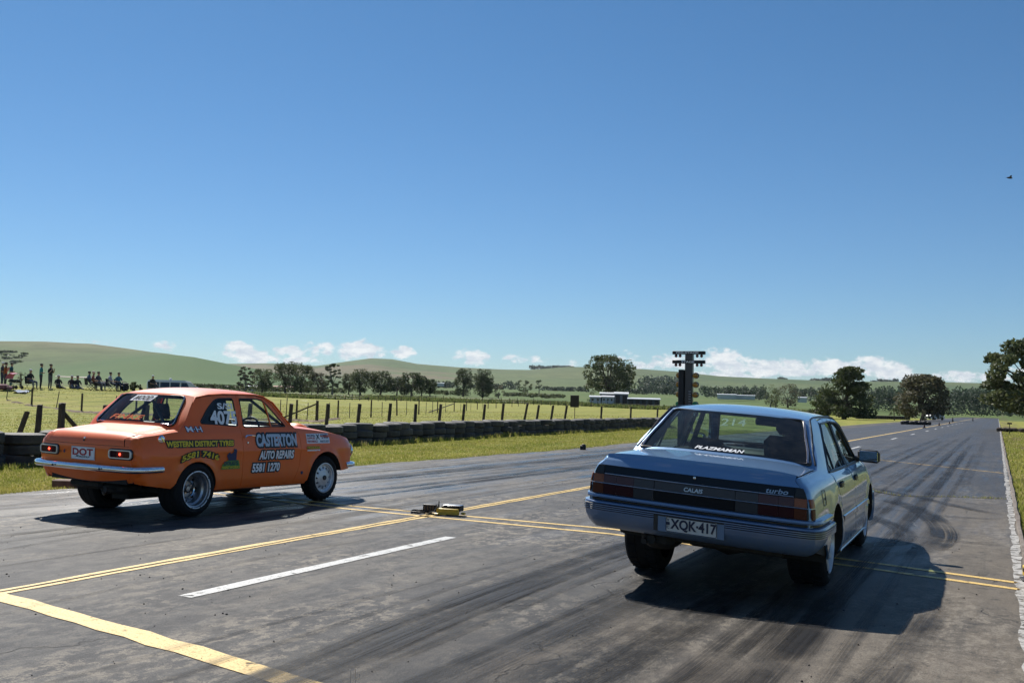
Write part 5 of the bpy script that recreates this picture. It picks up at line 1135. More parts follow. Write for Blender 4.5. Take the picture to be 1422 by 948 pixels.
blades('verge_grass_behind', back_, .02, .05, .008, GM1, 'short mown grass on the verge beside the camera')
blades('verge_grass', verge(120000, 6, 60, lambda y: WALLX(y) + .3, lambda y: roadleft(y) - .03), .02, .05, .006, GM1, 'short mown grass on the verge between asphalt and tyre wall')
edge_ = verge(9000, 7.5, 60, lambda y: roadleft(y) - .12, lambda y: roadleft(y) + .05)
blades('edge_grass', edge_, .03, .08, .006, GM1, 'ragged grass creeping over the left asphalt edge')
blades('right_verge_grass', verge(60000, 8, 120, lambda y: .27, lambda y: 1.2 + y * .09), .03, .10, .006, GM1, 'rough grass beside the white concrete edge on the right')
blades('paddock_tufts', verge(90000, 9, 110, lambda y: WALLX(min(y, 75)) - 42 - y * .35, lambda y: WALLX(min(y, 75)) - .6), .02, .055, .009, GM2, 'paddock grass behind the tyre wall')
blades('wall_weeds', verge(9000, 8, 62, lambda y: WALLX(y) + .25, lambda y: WALLX(y) + .62), .06, .18, .006, GM1, 'longer weeds growing at the foot of the tyre wall')
sx_ = []
for i in range(700):
    k = random.random(); sx_.append((float(np.interp(k, [0, .4, .7, 1], [-2.6, -1.44, -.71, .12])) + random.gauss(0, .03), float(np.interp(k, [0, .4, .7, 1], [19.2, 17.6, 18.1, 18.4])) + random.gauss(0, .05)))
blades('seam_weeds', np.array(sx_), .02, .07, .006, GM1, 'thin line of weeds in the seam across the right lane')

# ================================================================== tyre wall
def tyre_mesh(r, w_, ri):
    m = MB(); pr = [(ri, -.3 * w_), (ri + .01, -.42 * w_), (ri + (r - ri) * .5, -.5 * w_), (r - .05, -.46 * w_), (r - .01, -.38 * w_), (r, -.30 * w_), (r, -.10 * w_), (r - .012, -.09 * w_), (r - .012, -.06 * w_), (r, -.05 * w_)]
    pr = pr + [(a, -b) for a, b in pr[::-1]]
    m.lathe(pr, 48, 'Z')
    for i_, v_ in enumerate(m.v):
        q_ = math.hypot(v_.x, v_.y)
        if q_ > r - .006 and (i_ % 48) % 3 == 0: v_.x *= 1 - .014 / q_; v_.y *= 1 - .014 / q_
    o = m.build('tyre', WALLRUB, None, True, 25); me = o.data; bpy.data.objects.remove(o); return me
TY = [tyre_mesh(.43, .215, .27), tyre_mesh(.44, .225, .28), tyre_mesh(.41, .205, .25)]
y = -2.28; k = 0
while y < 61.5:
    lv = 0.0; n_ = 3
    for j in range(n_):
        me = TY[(k * 7 + j * 3) % 3]; o = bpy.data.objects.new('wall_tyre', me); COL.objects.link(o)
        h = (.215, .225, .205)[(k * 7 + j * 3) % 3] * .93
        o.location = (WALLX(y) - .14 + random.gauss(0, .055), y + random.gauss(0, .04), -.02 + lv + h / 2); lv += h
        o.rotation_euler = (random.gauss(0, .02), random.gauss(0, .02), random.uniform(0, 6))
        lab = ('bottom', 'middle', 'top')[j] + ' tyre of a three-high stack in the long black tyre wall beside the verge'
        props(o, lab, 'tyre', 'tyres stacked in the barrier along the left verge')
    y += .86; k += 1

# ================================================================== fences
WOOD = mat('weathered_fence_wood', (.085, .062, .048), .85, noise=(7, .8, (.035, .026, .020)), bump=(22, .7))
WOOD2 = mat('grey_fence_wood', (.13, .115, .10), .85, noise=(7, .7, (.06, .05, .042)), bump=(22, .7))
WIRE = mat('fence_wire', (.16, .155, .15), .5, .6); BOARD = mat('black_board', (.014, .014, .016), .6)
def post(parent, x, y, z0, h, r, lean=(0, 0), material=WOOD, square=False):
    m = MB(); rows = []; n_ = 4 if square else 9; ph = random.uniform(0, 6)
    for k in range(7):
        q = k / 6; rr = r * (1.08 - .16 * q) * (1 + random.uniform(-.05, .05))
        rows.append([Vector((x + lean[0] * h * q + rr * (1 + .12 * math.sin(3 * a + ph)) * math.cos(a), y + lean[1] * h * q + rr * (1 + .12 * math.sin(3 * a + ph)) * math.sin(a), z0 - .1 + (h + .1) * q + (random.uniform(-.015, .015) if k == 6 else 0))) for a in np.linspace(0, 2 * math.pi, n_, False)])
    m.rings(rows, True, True); return m.build('post', material, parent, True, 50)
def on_line(c, xf_):
    # where the bearing of column c meets the fence line x = xf_(y)
    d = ray(c, horizon(c)); t_ = 20.0
    for _ in range(60):
        X, Y = d.x * t_, d.y * t_; f = X - xf_(Y); t_ += f / max(.25, abs(d.x) + .02) * .8
    return d.x * t_, d.y * t_
fa = empty('post_and_wire_fence', (WALLX(30) - 1.5, 30, 0), 0, 'old leaning timber post fence with a strainer brace close behind the tyre wall', 'fence')
def addp(par, *a, **k):
    o = post(None, *a, **k); o.parent = par; o.matrix_parent_inverse = Matrix.Translation(-Vector(par.location)); return o
fxa = lambda y: WALLX(min(max(y, 0), 75)) - 1.35
FA = [(28, 571, 20), (55, 562, 3), (87.5, 559.5, 0), (146, 562, 4), (205, 562, 2), (262, 561, 0), (347, 560.5, 3), (404, 560.5, 3), (455, 560.5, 3), (498, 560.5, 4.5), (541, 560, 4), (577, 560.5, 2), (611, 561, 4), (643.5, 561, 4), (672, 561, 4), (698, 560, 4), (729, 560, 9), (746, 562, 6), (766, 562.5, 6), (785, 563, 6), (835, 564, 1.5), (876, 564.5, 1), (913, 567, 1), (946, 569, 1)]
pa = []
for c, yt, ln in FA:
    X, Y = on_line(c, fxa); D = math.hypot(X, Y); zt = at(c, D, yt)[2]; dep = X * fw.x + Y * fw.y; lean = ln / FPX * dep / max(.6, zt)
    addp(fa, X - lean * .5 * .9, Y - lean * .5 * .44, terrain(X, Y), zt - terrain(X, Y), .075 if c == 87.5 else .058, (lean / zt * .9, lean / zt * .44)); pa.append((X, Y, zt))
def tubeobj(name, pts, r, material, par, n=5):
    m = MB(); m.tube(pts, r, n); o = m.build(name, material, None, True, 60); o.parent = par; o.matrix_parent_inverse = Matrix.Translation(-Vector(par.location)); return o
X, Y, zt = pa[2]; bx, by = on_line(143, fxa)
tubeobj('brace', [(X, Y, zt - .16), (bx, by, terrain(bx, by) + .02)], .045, WOOD, fa, 8)
for hz in (.30, .52, .74, .92):
    tubeobj('wire', [(x_, y_ - .06, terrain(x_, y_) + hz * min(1, z_ / 1.1)) for x_, y_, z_ in pa], .0032, WIRE, fa, 4)
# the fence further off
def bearing(c, D): x_, y_, _ = at(c, D); return x_, y_
FB = [(10, 70, 538, 1), (45, 67, 539, 0), (79, 65, 543, 3), (114.5, 62, 546, 0), (160, 61, 549, 2), (190, 60.5, 550, 0), (217, 60, 551, 0), (232, 60, 552, 0), (300, 58.5, 553, 0), (331, 58, 553.5, 0), (390, 57, 555, 0), (398, 57, 552, 1), (412.5, 56.5, 555, 0), (427, 56, 559, 1), (441, 55, 556, 0),
      (458, 60, 559, 0), (470, 64, 555.5, 0), (486, 67, 559, 0), (516, 71, 555, 0), (531, 75, 558, 0), (552, 80, 554.5, -1), (565, 84, 557, 0), (582, 88, 556, 0), (592, 92, 558, 0), (601, 96, 556, 0), (608, 100, 556.5, 0), (619, 107, 559, 0), (631, 115, 557, 0), (640, 122, 560, 0), (648, 126, 557, 0), (654, 132, 560, 0), (663, 140, 558, 0), (670, 147, 560, 0), (678, 152, 558, 0), (689, 162, 558.5, 0), (700, 172, 559, 0), (711, 182, 559, 0), (720, 192, 559.5, 0), (732, 205, 560, 0)]
px_ = bearing(300, 58); fb = empty('post_and_wire_fence', (px_[0], px_[1], 0), 0, 'thin paddock fence of timber posts and wires farther out across the field', 'fence'); pb = []
for i, (c, D, yt, ln) in enumerate(FB):
    X, Y, zt = at(c, D, yt); z0 = terrain(X, Y); h = max(.9, zt - z0); lean = ln / FPX * D / h
    thin = c in (10, 79, 160, 390, 398, 427, 458, 486, 531, 565, 592, 601, 619, 640, 654, 670)
    addp(fb, X, Y, z0, h, .026 if thin else .055 if c != 441 else .085, (lean * .9, lean * .44), WOOD if not thin else WOOD2); pb.append((X, Y, z0))
for hz in (.35, .62, .9, 1.12): tubeobj('wire', [(x_, y_, z_ + hz) for x_, y_, z_ in pb], .004, WIRE, fb, 4)
X, Y, zt = at(441, 55, 560); b2 = bearing(393, 56.5); tubeobj('brace', [(X, Y, zt), (b2[0], b2[1], terrain(*b2) + .12)], .04, WOOD, fb, 6)
X, Y, zt = at(631, 115, 560); b2 = bearing(596, 96); tubeobj('brace', [(X, Y, zt), (b2[0], b2[1], terrain(*b2) + .1)], .05, WOOD, fb, 6)
# third, distant fence across the paddock
f3 = None; pc = []
for i in range(54):
    c = 330 + i * 11.4 + random.uniform(-2, 2); D = 236 + 8 * math.sin(i * .3); X, Y, _ = at(c, D); z0 = terrain(X, Y)
    if f3 is None: f3 = empty('boundary_fence', (X, Y, 0), 0, 'distant line of small fence posts where the bright paddock meets the longer grass', 'fence')
    addp(f3, X, Y, z0, random.uniform(1.1, 1.5), .07, (0, 0)); pc.append((X, Y, z0))
for hz in (.5, 1.0): tubeobj('wire', [(x_, y_, z_ + hz) for x_, y_, z_ in pc], .012, WIRE, f3, 3)
XYb = []
for i in range(26000):
    c = random.uniform(250, 1200); D = random.uniform(238, 262) + 8 * math.sin(c / 38); X, Y, _ = at(c, D); XYb.append((X, Y))
blades('boundary_long_grass', np.array(XYb), .35, .9, .035, grassmat('long_grass_blades', (.085, .12, .03), (.14, .17, .05), (.26, .24, .11)), 'band of longer rank grass along the distant boundary fence')
# earth mounds along the far fence
m = MB()
for i in range(260):
    k = random.uniform(0, 16); a = FB[int(k)]; b_ = FB[int(k) + 1]; q = k % 1; c = a[0] * (1 - q) + b_[0] * q; D = a[1] * (1 - q) + b_[1] * q + random.gauss(-.6, .35); X, Y, _ = at(c, D); s_ = random.uniform(.05, .22)
    m.ball((X, Y, terrain(X, Y)), (s_ * 1.6, s_ * 1.4, s_ * .45), 7, 4)
props(m.build('earth_clods', mat('dry_earth', (.24, .175, .12), .95, noise=(3, .6, (.15, .11, .075)), bump=(10, 1)), None), 'pale lumps of dug earth along the thin paddock fence', 'earth clods', kind='stuff')

# ================================================================== staging lights between the lanes
xt = empty('staging_light_tree', (-6.07, 21.2, .0), .03, 'tall black drag racing staging light tree marked PRE-STAGE and STAGE between the lanes', 'start lights')
DBL = mat('dark_blue_black_panel', (.02, .022, .032), .35, coat=.3)
m = MB(); m.bbox((0, 0, 1.30), (.17, .14, 2.44), .012); m.build('column', DBL, xt)
m = MB(); m.bbox((-.15, -.03, 1.16), (.115, .22, 2.03), .01); m.build('side_panel', BOARD, xt)
m = MB(); m.bbox((0, 0, .05), (.6, .5, .1), .02); m.build('base', BOARD, xt)
for z, wd_ in ((2.545, 'PRE-STAGE'), (2.345, 'STAGE')):
    m = MB(); m.bbox((0, -.06, z), (.72, .09, .072), .006); hb = m.build('header_board', BOARD, xt)
    FX = lambda a, b, o: (a, -.106 + o, b)
    decal('header_word', wd_, ((-.27, z - .020, .22, z + .020) if len(wd_) > 5 else (-.15, z - .022, .13, z + .022)), FX, .001, WHITEP, hb, .03)
    for x_ in (-.285, -.195, .185, .28):
        m = MB(); m.ball((x_, -.06, z - .068), (.034, .034, .036), 12, 8); m.tube([(x_, -.06, z - .035), (x_, -.06, z - .045)], .02, 8); m.build('stage_bulb', mat('dull_red_bulb', (.12, .03, .035), .25, coat=.6), xt)
AMB = mat('amber_light_lens', (.42, .20, .015), .22, coat=.6, noise=(25, .5, (.2, .09, .01)))
for s in (1, -1):
    for z in (2.05, 1.85, 1.63, 1.42, 1.21):
        x_ = .155 if s > 0 else -.215; mt = AMB if z > 1.5 else mat('green_light_lens', (.02, .2, .06), .22, coat=.6) if z > 1.3 else REDLENS
        m = MB(); m.lathe([(.0, -.055), (.045, -.045), (.062, -.02), (.066, .0), (.066, .05), (.03, .075), (0, .075)], 20, 'Y', (x_, -.05, z)); lo = m.build('light_housing', BOARD, xt)
        m = MB(); m.lathe([(.0, -.068), (.03, -.064), (.058, -.045), (.060, -.02)], 20, 'Y', (x_, -.05, z)); m.build('light_lens', mt, lo)
for i in range(6):
    m = MB(); m.box((.035, -.074, 1.70 - i * .055), (.05, .004, .012)); m.build('column_slot', mat('pale_slot', (.35, .37, .42), .5), xt)

# ================================================================== timing gear on the centre line
tg = empty('timing_beam_box', (-6.03, 10.44, .004), .12, 'black and yellow timing beam boxes with coiled cable lying on the centre line crossing', 'timing gear')
YP = mat('yellow_enamel', (.62, .42, .03), .45, noise=(15, .5, (.4, .25, .03)))
m = MB(); m.bbox((.16, 0, .115), (.24, .13, .085), .008, rx=.05); m.build('right_box', BOARD, tg)
m = MB(); m.bbox((.17, -.0, .163), (.22, .12, .012), .004); m.build('box_top', ALU, tg)
m = MB(); m.bbox((.13, -.075, .065), (.28, .05, .10), .006); m.build('yellow_base', YP, tg)
m = MB(); m.bbox((-.12, .0, .10), (.17, .12, .12), .006); m.build('left_box', BOARD, tg)
for i in range(4): m = MB(); m.box((-.175 + i * .036, -.063, .105), (.014, .008, .07)); m.build('box_slot', mat('brown_slot', (.12, .075, .035), .6), tg)
m = MB(); m.bbox((.05, -.11, .022), (.16, .05, .03), .01); m.build('yellow_foot', YP, tg); m = MB(); m.bbox((.31, -.03, .04), (.06, .05, .04), .015); m.build('yellow_foot', YP, tg)
m = MB(); m.tube([(-.02, 0, .15), (-.02, 0, .215)], .006, 6); m.build('aerial', BOARD, tg)
def coil(cx, cy, rx, ry, n_, z=.01):
    return [(cx + rx * math.cos(t) * (1 + .1 * math.sin(3 * t)), cy + ry * math.sin(t), z + .012 * (1 + math.sin(2.3 * t))) for t in np.linspace(0, 2 * math.pi * n_, int(24 * n_))]
m = MB(); m.tube(coil(-.26, .0, .125, .12, 2.9), .009, 6); m.tube([(-.2, -.03, .02), (-.12, -.10, .03), (-.02, -.13, .06), (.0, -.08, .14), (-.03, -.02, .15)], .007, 6); m.build('cable', BOARD, tg)
m = MB(); m.tube([(-.3, .06, .02), (-.5, .10, .008), (-.9, .35, .008), (-1.3, .2, .008)], .005, 5); m.build('cable', BOARD, tg)
for o in tg.children: o.scale = (1.0, 1.0, .72)
# yellow beam box beside the right edge
yb = empty('beam_reflector_box', (.235, 9.12, .0), .1, 'small yellow timing beam box on the white edge at the start line', 'timing gear')
m = MB(); m.bbox((0, 0, .13), (.10, .16, .09), .01); m.build('box_body', YP, yb); m = MB(); m.box((-.052, 0, .14), (.004, .05, .03)); m.build('lens', BOARD, yb)
m = MB(); m.tube([(-.03, .05, .09), (-.03, .05, .03)], .01, 6); m.tube([(.03, -.05, .09), (.03, -.05, .03)], .01, 6); m.bbox((0, 0, .065), (.14, .2, .015), .004); m.build('stand', BOARD, yb)
# blocks on the left verge
m = MB(); m.bbox((0, 0, .055), (.55, .20, .11), .012); o = m.build('timber_block', mat('brown_timber', (.17, .10, .07), .8, noise=(8, .7, (.08, .05, .04))), None); o.location = (-11.72, 9.95, -.005); o.rotation_euler = (0, 0, .42); props(o, 'brown timber block lying at the asphalt edge behind the orange car', 'block')
m = MB(); m.bbox((0, 0, .07), (.17, .13, .14), .015, rz=.3); m.bbox((.02, 0, .15), (.09, .09, .05), .01); o = m.build('marker_block', BOARD, None); o.location = (*ground(809.5, 624), -.01); props(o, 'small black marker block on the verge edge, left of the blue car', 'marker')
# black board on a post in the paddock
sb = on_line(798, lambda y: fxa(y) - 3.0); sg = empty('black_board_sign', (sb[0], sb[1], terrain(*sb)), -YAW + .25, 'square black board on a thin post behind the tyre wall', 'sign'); D = math.hypot(*sb)
zt = at(797, D, 547.8)[2]; zb = at(797, D, 564.6)[2]; w_ = 14 / FPX * D
m = MB(); m.bbox((0, 0, (zt + zb) / 2), (w_, .04, zt - zb), .008); m.build('board', mat('dark_brown_board', (.022, .016, .015), .7), sg); m = MB(); m.tube([(0, .03, -.1), (0, .03, zt - .1)], .02, 6); m.build('post', WOOD, sg)
m = MB(); 
for a in (-1, 1): m.box((a * w_ * .47, -.024, (zt + zb) / 2), (.02, .008, zt - zb))
m.build('board_edge', WOOD, sg)

# ================================================================== trees
def leafmat(name, c0, c1, tr_=.25):
    mm = bpy.data.materials.new(name); mm.use_nodes = True; t = NT(mm.node_tree); b = t.n['Principled BSDF']; co = t.new('ShaderNodeTexCoord').outputs['Object']
    a = t.new('ShaderNodeAttribute', attribute_name='tone', attribute_type='GEOMETRY').outputs['Fac']
    c = t.mix(t.math('ADD', t.math('MULTIPLY', t.noise(co, .8, 4), .6), t.math('MULTIPLY', a, .45), clamp=True), c0, c1)
    t.set(b, 'Base Color', c); b.inputs['Roughness'].default_value = .6; b.inputs['Specular IOR Level'].default_value = .3
    tr = t.new('ShaderNodeBsdfTranslucent'); t.set(tr, 0, c); mx = t.new('ShaderNodeMixShader'); mx.inputs[0].default_value = tr_ + .08
    t.l.new(b.outputs[0], mx.inputs[1]); t.l.new(tr.outputs[0], mx.inputs[2]); t.l.new(mx.outputs[0], t.n['Material Output'].inputs[0]); return mm
LF = [leafmat('gum_leaves', (.052, .070, .030), (.165, .185, .080)), leafmat('dark_leaves', (.036, .050, .022), (.115, .140, .056)), leafmat('brownish_leaves', (.056, .057, .034), (.18, .165, .095)), leafmat('blue_green_leaves', (.034, .054, .036), (.085, .115, .072)), leafmat('light_bush_leaves', (.08, .10, .03), (.18, .19, .07))]
BARK = mat('bark', (.10, .08, .065), .9, noise=(4, .7, (.05, .04, .032)), bump=(12, .8)); PBARK = mat('pale_bark', (.22, .20, .17), .85, noise=(4, .7, (.10, .085, .07)), bump=(12, .6))
def leafcloud(cs, rs, per, s_, flat=1.0):
    C_ = np.repeat(np.array(cs), per, 0); Rr = np.repeat(np.array(rs), per, 0); n = len(C_)
    d = rng.normal(size=(n, 3)); d /= np.linalg.norm(d, axis=1)[:, None]; q = rng.uniform(.35, 1.0, n) ** .5
    P_ = C_ + d * (Rr * q[:, None]); u = rng.normal(size=(n, 3)); u /= np.linalg.norm(u, axis=1)[:, None]; v = np.cross(u, rng.normal(size=(n, 3))); v /= np.linalg.norm(v, axis=1)[:, None]
    s = s_ * rng.uniform(.6, 1.3, n)[:, None]; u *= s; v *= s * .6
    V = np.stack([P_ - u, P_ - v * .9, P_ + u, P_ + v], 1).reshape(-1, 3); tone = np.repeat(rng.uniform(0, 1, n) * .5 + np.repeat(rng.uniform(0, 1, len(cs)), per) * .5, 4)
    return V, np.arange(n * 4).reshape(-1, 4), tone
def tree(c, D, ytop, hw, kind, label, ybase=None, seed=0, name=None, cat='tree', group=None, nclump=46, per=60, mt=0, trunk=.28, lowf=None, dens=1.0, ls=None, bark=None):
    X, Y, _ = at(c, D); z0 = terrain(X, Y); zt = at(c, D, ytop)[2]; H = zt - z0; Wd = hw / FPX * (X * fw.x + Y * fw.y); rs_ = random.Random(seed + int(c)); g = np.random.default_rng(seed + int(c * 3))
    root = empty(name or ('gum_tree' if kind != 'cypress' else 'cypress_tree'), (X, Y, z0), rs_.uniform(0, 6) if kind in ('gum', 'dense') else -YAW, label, cat, group)
    cs = []; rad = []
    lo = trunk
    for i in range(nclump):
        for _ in range(40):
            a = g.uniform(0, 2 * math.pi); q = g.uniform(0, 1) ** .5; h = lo + (.93 - lo) * g.uniform(0, 1) ** (1.5 if kind == 'cypress' else 1)
            if kind == 'gum': lim = math.sin(math.pi * min(1, (h - lo + .10) / (1.12 - lo))) ** .55
            elif kind == 'dense': lim = min(1, (1.02 - h) * 2.2) ** .5 * min(1, .65 + (h - lo))
            elif kind == 'dome': lim = math.sqrt(max(0, 1 - ((h - lo) / (1.0 - lo)) ** 3.4)) * (1 if h > lo + .05 else .9)
            elif kind == 'spread': lim = (math.sin(math.pi * min(1, (h - lo + .16) / (1.16 - lo)))) ** .5
            else: lim = max(.2, 1 - ((h - lo) / (1 - lo)) ** 1.7)
            break
        if g.uniform() < .62: q = g.uniform(.70, 1.0)
        x_ = math.cos(a) * q * lim * .86; y_ = math.sin(a) * q * lim * .86
        if kind == 'cypress': x_ = x_ * .9 + .35 * (h - lo) - .12
        r_ = g.uniform(.15, .25) * {'spread': .72, 'gum': 1.45, 'dense': 1.3, 'dome': .95, 'cypress': 1.0}[kind]
        cs.append((x_ * Wd, y_ * Wd * .9, h * H)); fl = {'gum': .75, 'dense': .9, 'dome': .7, 'spread': .55, 'cypress': .42}[kind]
        rad.append((r_ * Wd * 1.15, r_ * Wd * 1.15, min(r_ * Wd * fl * 1.2, H * .16)))
    s_ = ls or max(.055 * Wd, .9 * D / FPX * .8)
    V, Fq, tone = leafcloud(cs, rad, int(per * dens), s_)
    V[:, 2] = np.minimum(V[:, 2], H * 1.0 + .0 * V[:, 2]) * 1.0; V[:, 2] = np.maximum(V[:, 2], .02 * H)
    cr = fastmesh('crown', V, Fq, LF[mt], root); at_ = cr.data.attributes.new('tone', 'FLOAT', 'POINT'); at_.data.foreach_set('value', tone.astype(np.float32))
    m = MB(); tr_ = max(.10, .022 * H + .02 * Wd); top = Vector((rs_.uniform(-.1, .1) * Wd, rs_.uniform(-.1, .1) * Wd, H * max(lo + .12, .35)))
    m.tube([(0, 0, -.3), (tr_ * .2, 0, H * .08), top * .55 + Vector((tr_ * .5, 0, 0)), top], [tr_ * 1.5, tr_ * 1.1, tr_ * .85, tr_ * .55], 8)
    order = sorted(cs, key=lambda p: rs_.random())[:max(6, nclump // 3)]
    for p in order:
        p = Vector(p); st_ = top * rs_.uniform(.45, 1.0); md = st_.lerp(p, .5) + Vector((0, 0, .06 * H)); m.tube([st_, md, p], [tr_ * .38, tr_ * .24, tr_ * .08], 5)
    m.build('trunk', bark or (BARK if kind != 'spread' else PBARK), root)
    return root
ROW = 'gum trees in the row beyond the far side of the paddock'
for (c, D, yt, hw, kd, lab, mt) in [
    (340, 300, 508, 12, 'spread', 'layered gum tree just right of the orange roof, first of the row', 2), (364, 305, 513, 14, 'gum', 'thin gum tree second from left in the row beyond the paddock', 0),
    (396, 300, 502, 15, 'gum', 'tall round gum tree behind the orange car\u2019s bonnet, left one of a touching pair', 0), (418, 296, 504, 16, 'dense', 'dense round gum tree, right one of the touching pair behind the bonnet', 0),
    (441, 305, 518, 12, 'gum', 'low broad gum tree between the round pair and the slender one', 2), (461, 295, 503, 12, 'spread', 'slender tall gum tree with ragged flat-topped foliage in the row', 1),
    (484, 300, 519, 9, 'gum', 'small gum tree just right of the slender ragged one', 0), (500, 292, 512, 13, 'gum', 'upright dark gum tree in the middle of the row', 1), (528, 294, 515, 16, 'gum', 'broad dark gum tree with visible trunks in the row', 1),
    (551, 300, 523, 12, 'gum', 'greyish low gum tree between two darker ones', 3), (571, 296, 518, 16, 'dense', 'dark domed gum tree near the right end of the row', 1), (585, 300, 522, 10, 'gum', 'sloping gum crown leaning right off the domed tree', 1), (597, 302, 527, 8, 'gum', 'small rounded gum tree ending the row on the right', 1)]:
    tree(c, D, yt - 1, hw * 1.26, kd, lab, mt=mt, group=ROW, nclump=40, per=95, trunk=.18 if kd != 'dense' else .10, seed=int(c))
tree(643, 330, 510.5, 14.5, 'dense', 'left tree of the isolated dark pair standing in the paddock', mt=1, nclump=60, per=95, trunk=.06, group='isolated pair of dark trees')
tree(670, 334, 512, 16, 'dense', 'right tree of the isolated dark pair standing in the paddock', mt=1, nclump=60, per=95, trunk=.06, group='isolated pair of dark trees')
tree(692, 330, 534, 9, 'gum', 'small bushy tree just right of the isolated dark pair', mt=2, nclump=18, per=40, trunk=.12)
tree(727, 520, 525, 14, 'spread', 'flat dark tree in the distance between the pair and the big spreading tree', mt=1, nclump=26, per=44, trunk=.15)
tree(748, 520, 526, 8, 'spread', 'small umbrella-shaped distant tree with an open trunk', mt=1, nclump=16, per=40, trunk=.4)
tree(846, 300, 491, 44, 'spread', 'very large spreading gum tree with gappy crown behind the farm sheds', mt=0, nclump=88, per=70, trunk=.26, ls=.36, bark=BARK)
tree(822, 285, 537, 9, 'dense', 'dark low bush at the left foot of the big spreading tree', name='bush', cat='bush', mt=1, nclump=14, per=40, trunk=.05)
tree(861, 290, 538, 9, 'dense', 'olive bush at the right foot of the big spreading tree', name='bush', cat='bush', mt=4, nclump=14, per=40, trunk=.05)
tree(1070, 330, 533, 14, 'gum', 'olive gum tree, left of two behind the blue roof', mt=0, nclump=26, per=50, trunk=.12)
tree(1094, 335, 532.5, 17, 'gum', 'broader olive gum tree, right of two behind the blue roof', mt=2, nclump=30, per=50, trunk=.12)
tree(1077, 300, 541, 7, 'gum', 'slim pale-green young tree in front of the olive gums', mt=4, nclump=14, per=40, trunk=.12)
tree(1172, 165, 508, 52, 'cypress', 'big windswept dark cypress left of the road with drooping layered limbs', mt=1, nclump=110, per=70, trunk=.08, ls=.26)
tree(1281, 190, 519, 38, 'dome', 'wide dome-shaped dark tree left of the far end of the road', mt=2, nclump=90, per=64, trunk=.12, ls=.28)
tree(1438, 105, 462, 78, 'spread', 'large leafy tree at the right edge of the view with outreaching left limb', mt=0, nclump=120, per=120, trunk=.20, ls=.20, bark=BARK)
tree(1242, 175, 560, 8, 'dense', 'low dark bush by the roadside barrier left of the domed tree', name='bush', cat='bush', mt=1, nclump=12, per=40, trunk=.05)
tree(1281, 170, 567, 6, 'dense', 'small brown bush beside the distant white car', name='bush', cat='bush', mt=2, nclump=10, per=30, trunk=.05)
tree(186, 84, 530, 7, 'dense', 'low dark shrub to the right of the seated spectators', name='bush', cat='bush', mt=1, nclump=14, per=60, trunk=.03, ls=.06)
tree(197, 85, 532, 4, 'dense', 'small rust-coloured shrub right of the low dark one', name='bush', cat='bush', mt=2, nclump=10, per=50, trunk=.03, ls=.05)
tree(294, 120, 532, 5, 'dense', 'small reddish shrub behind the orange roof', name='bush', cat='bush', mt=2, nclump=10, per=40, trunk=.03, ls=.08)
tree(308, 122, 534, 5, 'dense', 'low green shrub behind the orange roof, right of the reddish one', name='bush', cat='bush', mt=0, nclump=10, per=40, trunk=.03, ls=.08)
tree(29, 92, 513.5, 8, 'gum', 'thin twiggy brown bush behind the leftmost spectators', name='bush', cat='bush', mt=2, nclump=9, per=9, trunk=.4, ls=.05)
# far woods read as masses
def wood(name, label, spec, mt, dens=1.0):
    cs = []; rad = []; ss = []
    V_, F_2, T_ = [], [], []; off = 0
    for (c0, c1, D, yt, var) in spec:
        n_ = max(3, int((c1 - c0) / 3.2)); cs = []; rad = []
        for i in range(n_):
            c = c0 + (c1 - c0) * (i + random.random()) / n_; Dq = D * random.uniform(.96, 1.06); X, Y, _ = at(c, Dq); z0 = terrain(X, Y); zt = at(c, Dq, yt + random.uniform(0, var))[2]; H = max(1.5, zt - z0); w_ = random.uniform(3.6, 6.5) / FPX * Dq
            for q in (.30, .62, .82): cs.append((X + random.gauss(0, w_ * .4), Y + random.gauss(0, w_ * .4), z0 + H * q)); rad.append((w_ * (1.1 - q * .35), w_ * (1.1 - q * .35), H * .24))
        V, Fq, tone = leafcloud(cs, rad, int(34 * dens), 1.0 * D / FPX * 1.5); V_.append(V); F_2.append(Fq + off); T_.append(tone); off += len(V)
    o = fastmesh(name, np.concatenate(V_), np.concatenate(F_2), LF[mt]); at_ = o.data.attributes.new('tone', 'FLOAT', 'POINT'); at_.data.foreach_set('value', np.concatenate(T_).astype(np.float32))
    return props(o, label, 'wood', kind='stuff')
wood('distant_wood', 'dark bluish woods filling the valley behind the sheds and the staging lights', [(866, 900, 760, 536, 5), (898, 950, 780, 533, 5), (905, 950, 900, 528, 4), (975, 1062, 700, 534, 6), (1100, 1160, 700, 536, 6), (1030, 1065, 640, 541, 4)], 3)
wood('roadside_wood', 'dark tree belt beyond the far end of the road', [(1195, 1250, 420, 540, 5), (1305, 1410, 400, 541, 6), (1330, 1405, 480, 537, 5), (1400, 1560, 420, 538, 6), (1210, 1260, 600, 536, 5)], 3, 1.3)
wood('hillside_scrub', 'scattered trees along the far hillsides and fence lines', [(889, 944, 1500, 521, 3), (888, 905, 900, 523, 4), (738, 762, 3150, 507, 2.5), (766, 789, 3150, 507, 2), (757, 797, 900, 536, 2), (803, 814, 880, 536, 2), (700, 716, 900, 529, 3), (603, 632, 850, 528, 4), (1082, 1092, 3150, 523.5, 2), (1128, 1152, 3150, 524.5, 2.5), (1214, 1246, 3150, 526, 3), (1322, 1345, 1500, 540, 3), (655, 700, 900, 532, 3)], 3, .8)
wood('hillside_thicket', 'dark scrub patches on the left green hillside', [(-10, 33, 1280, 500.6, .6), (240, 330, 400, 536, 3)], 1, .8)
wood('flat_hedgerow', 'low dark hedgerow across the flat behind the isolated pair', [(607, 632, 360, 548.5, 1), (700, 780, 420, 548, 2.5), (325, 480, 330, 542, 4)], 0, .8)

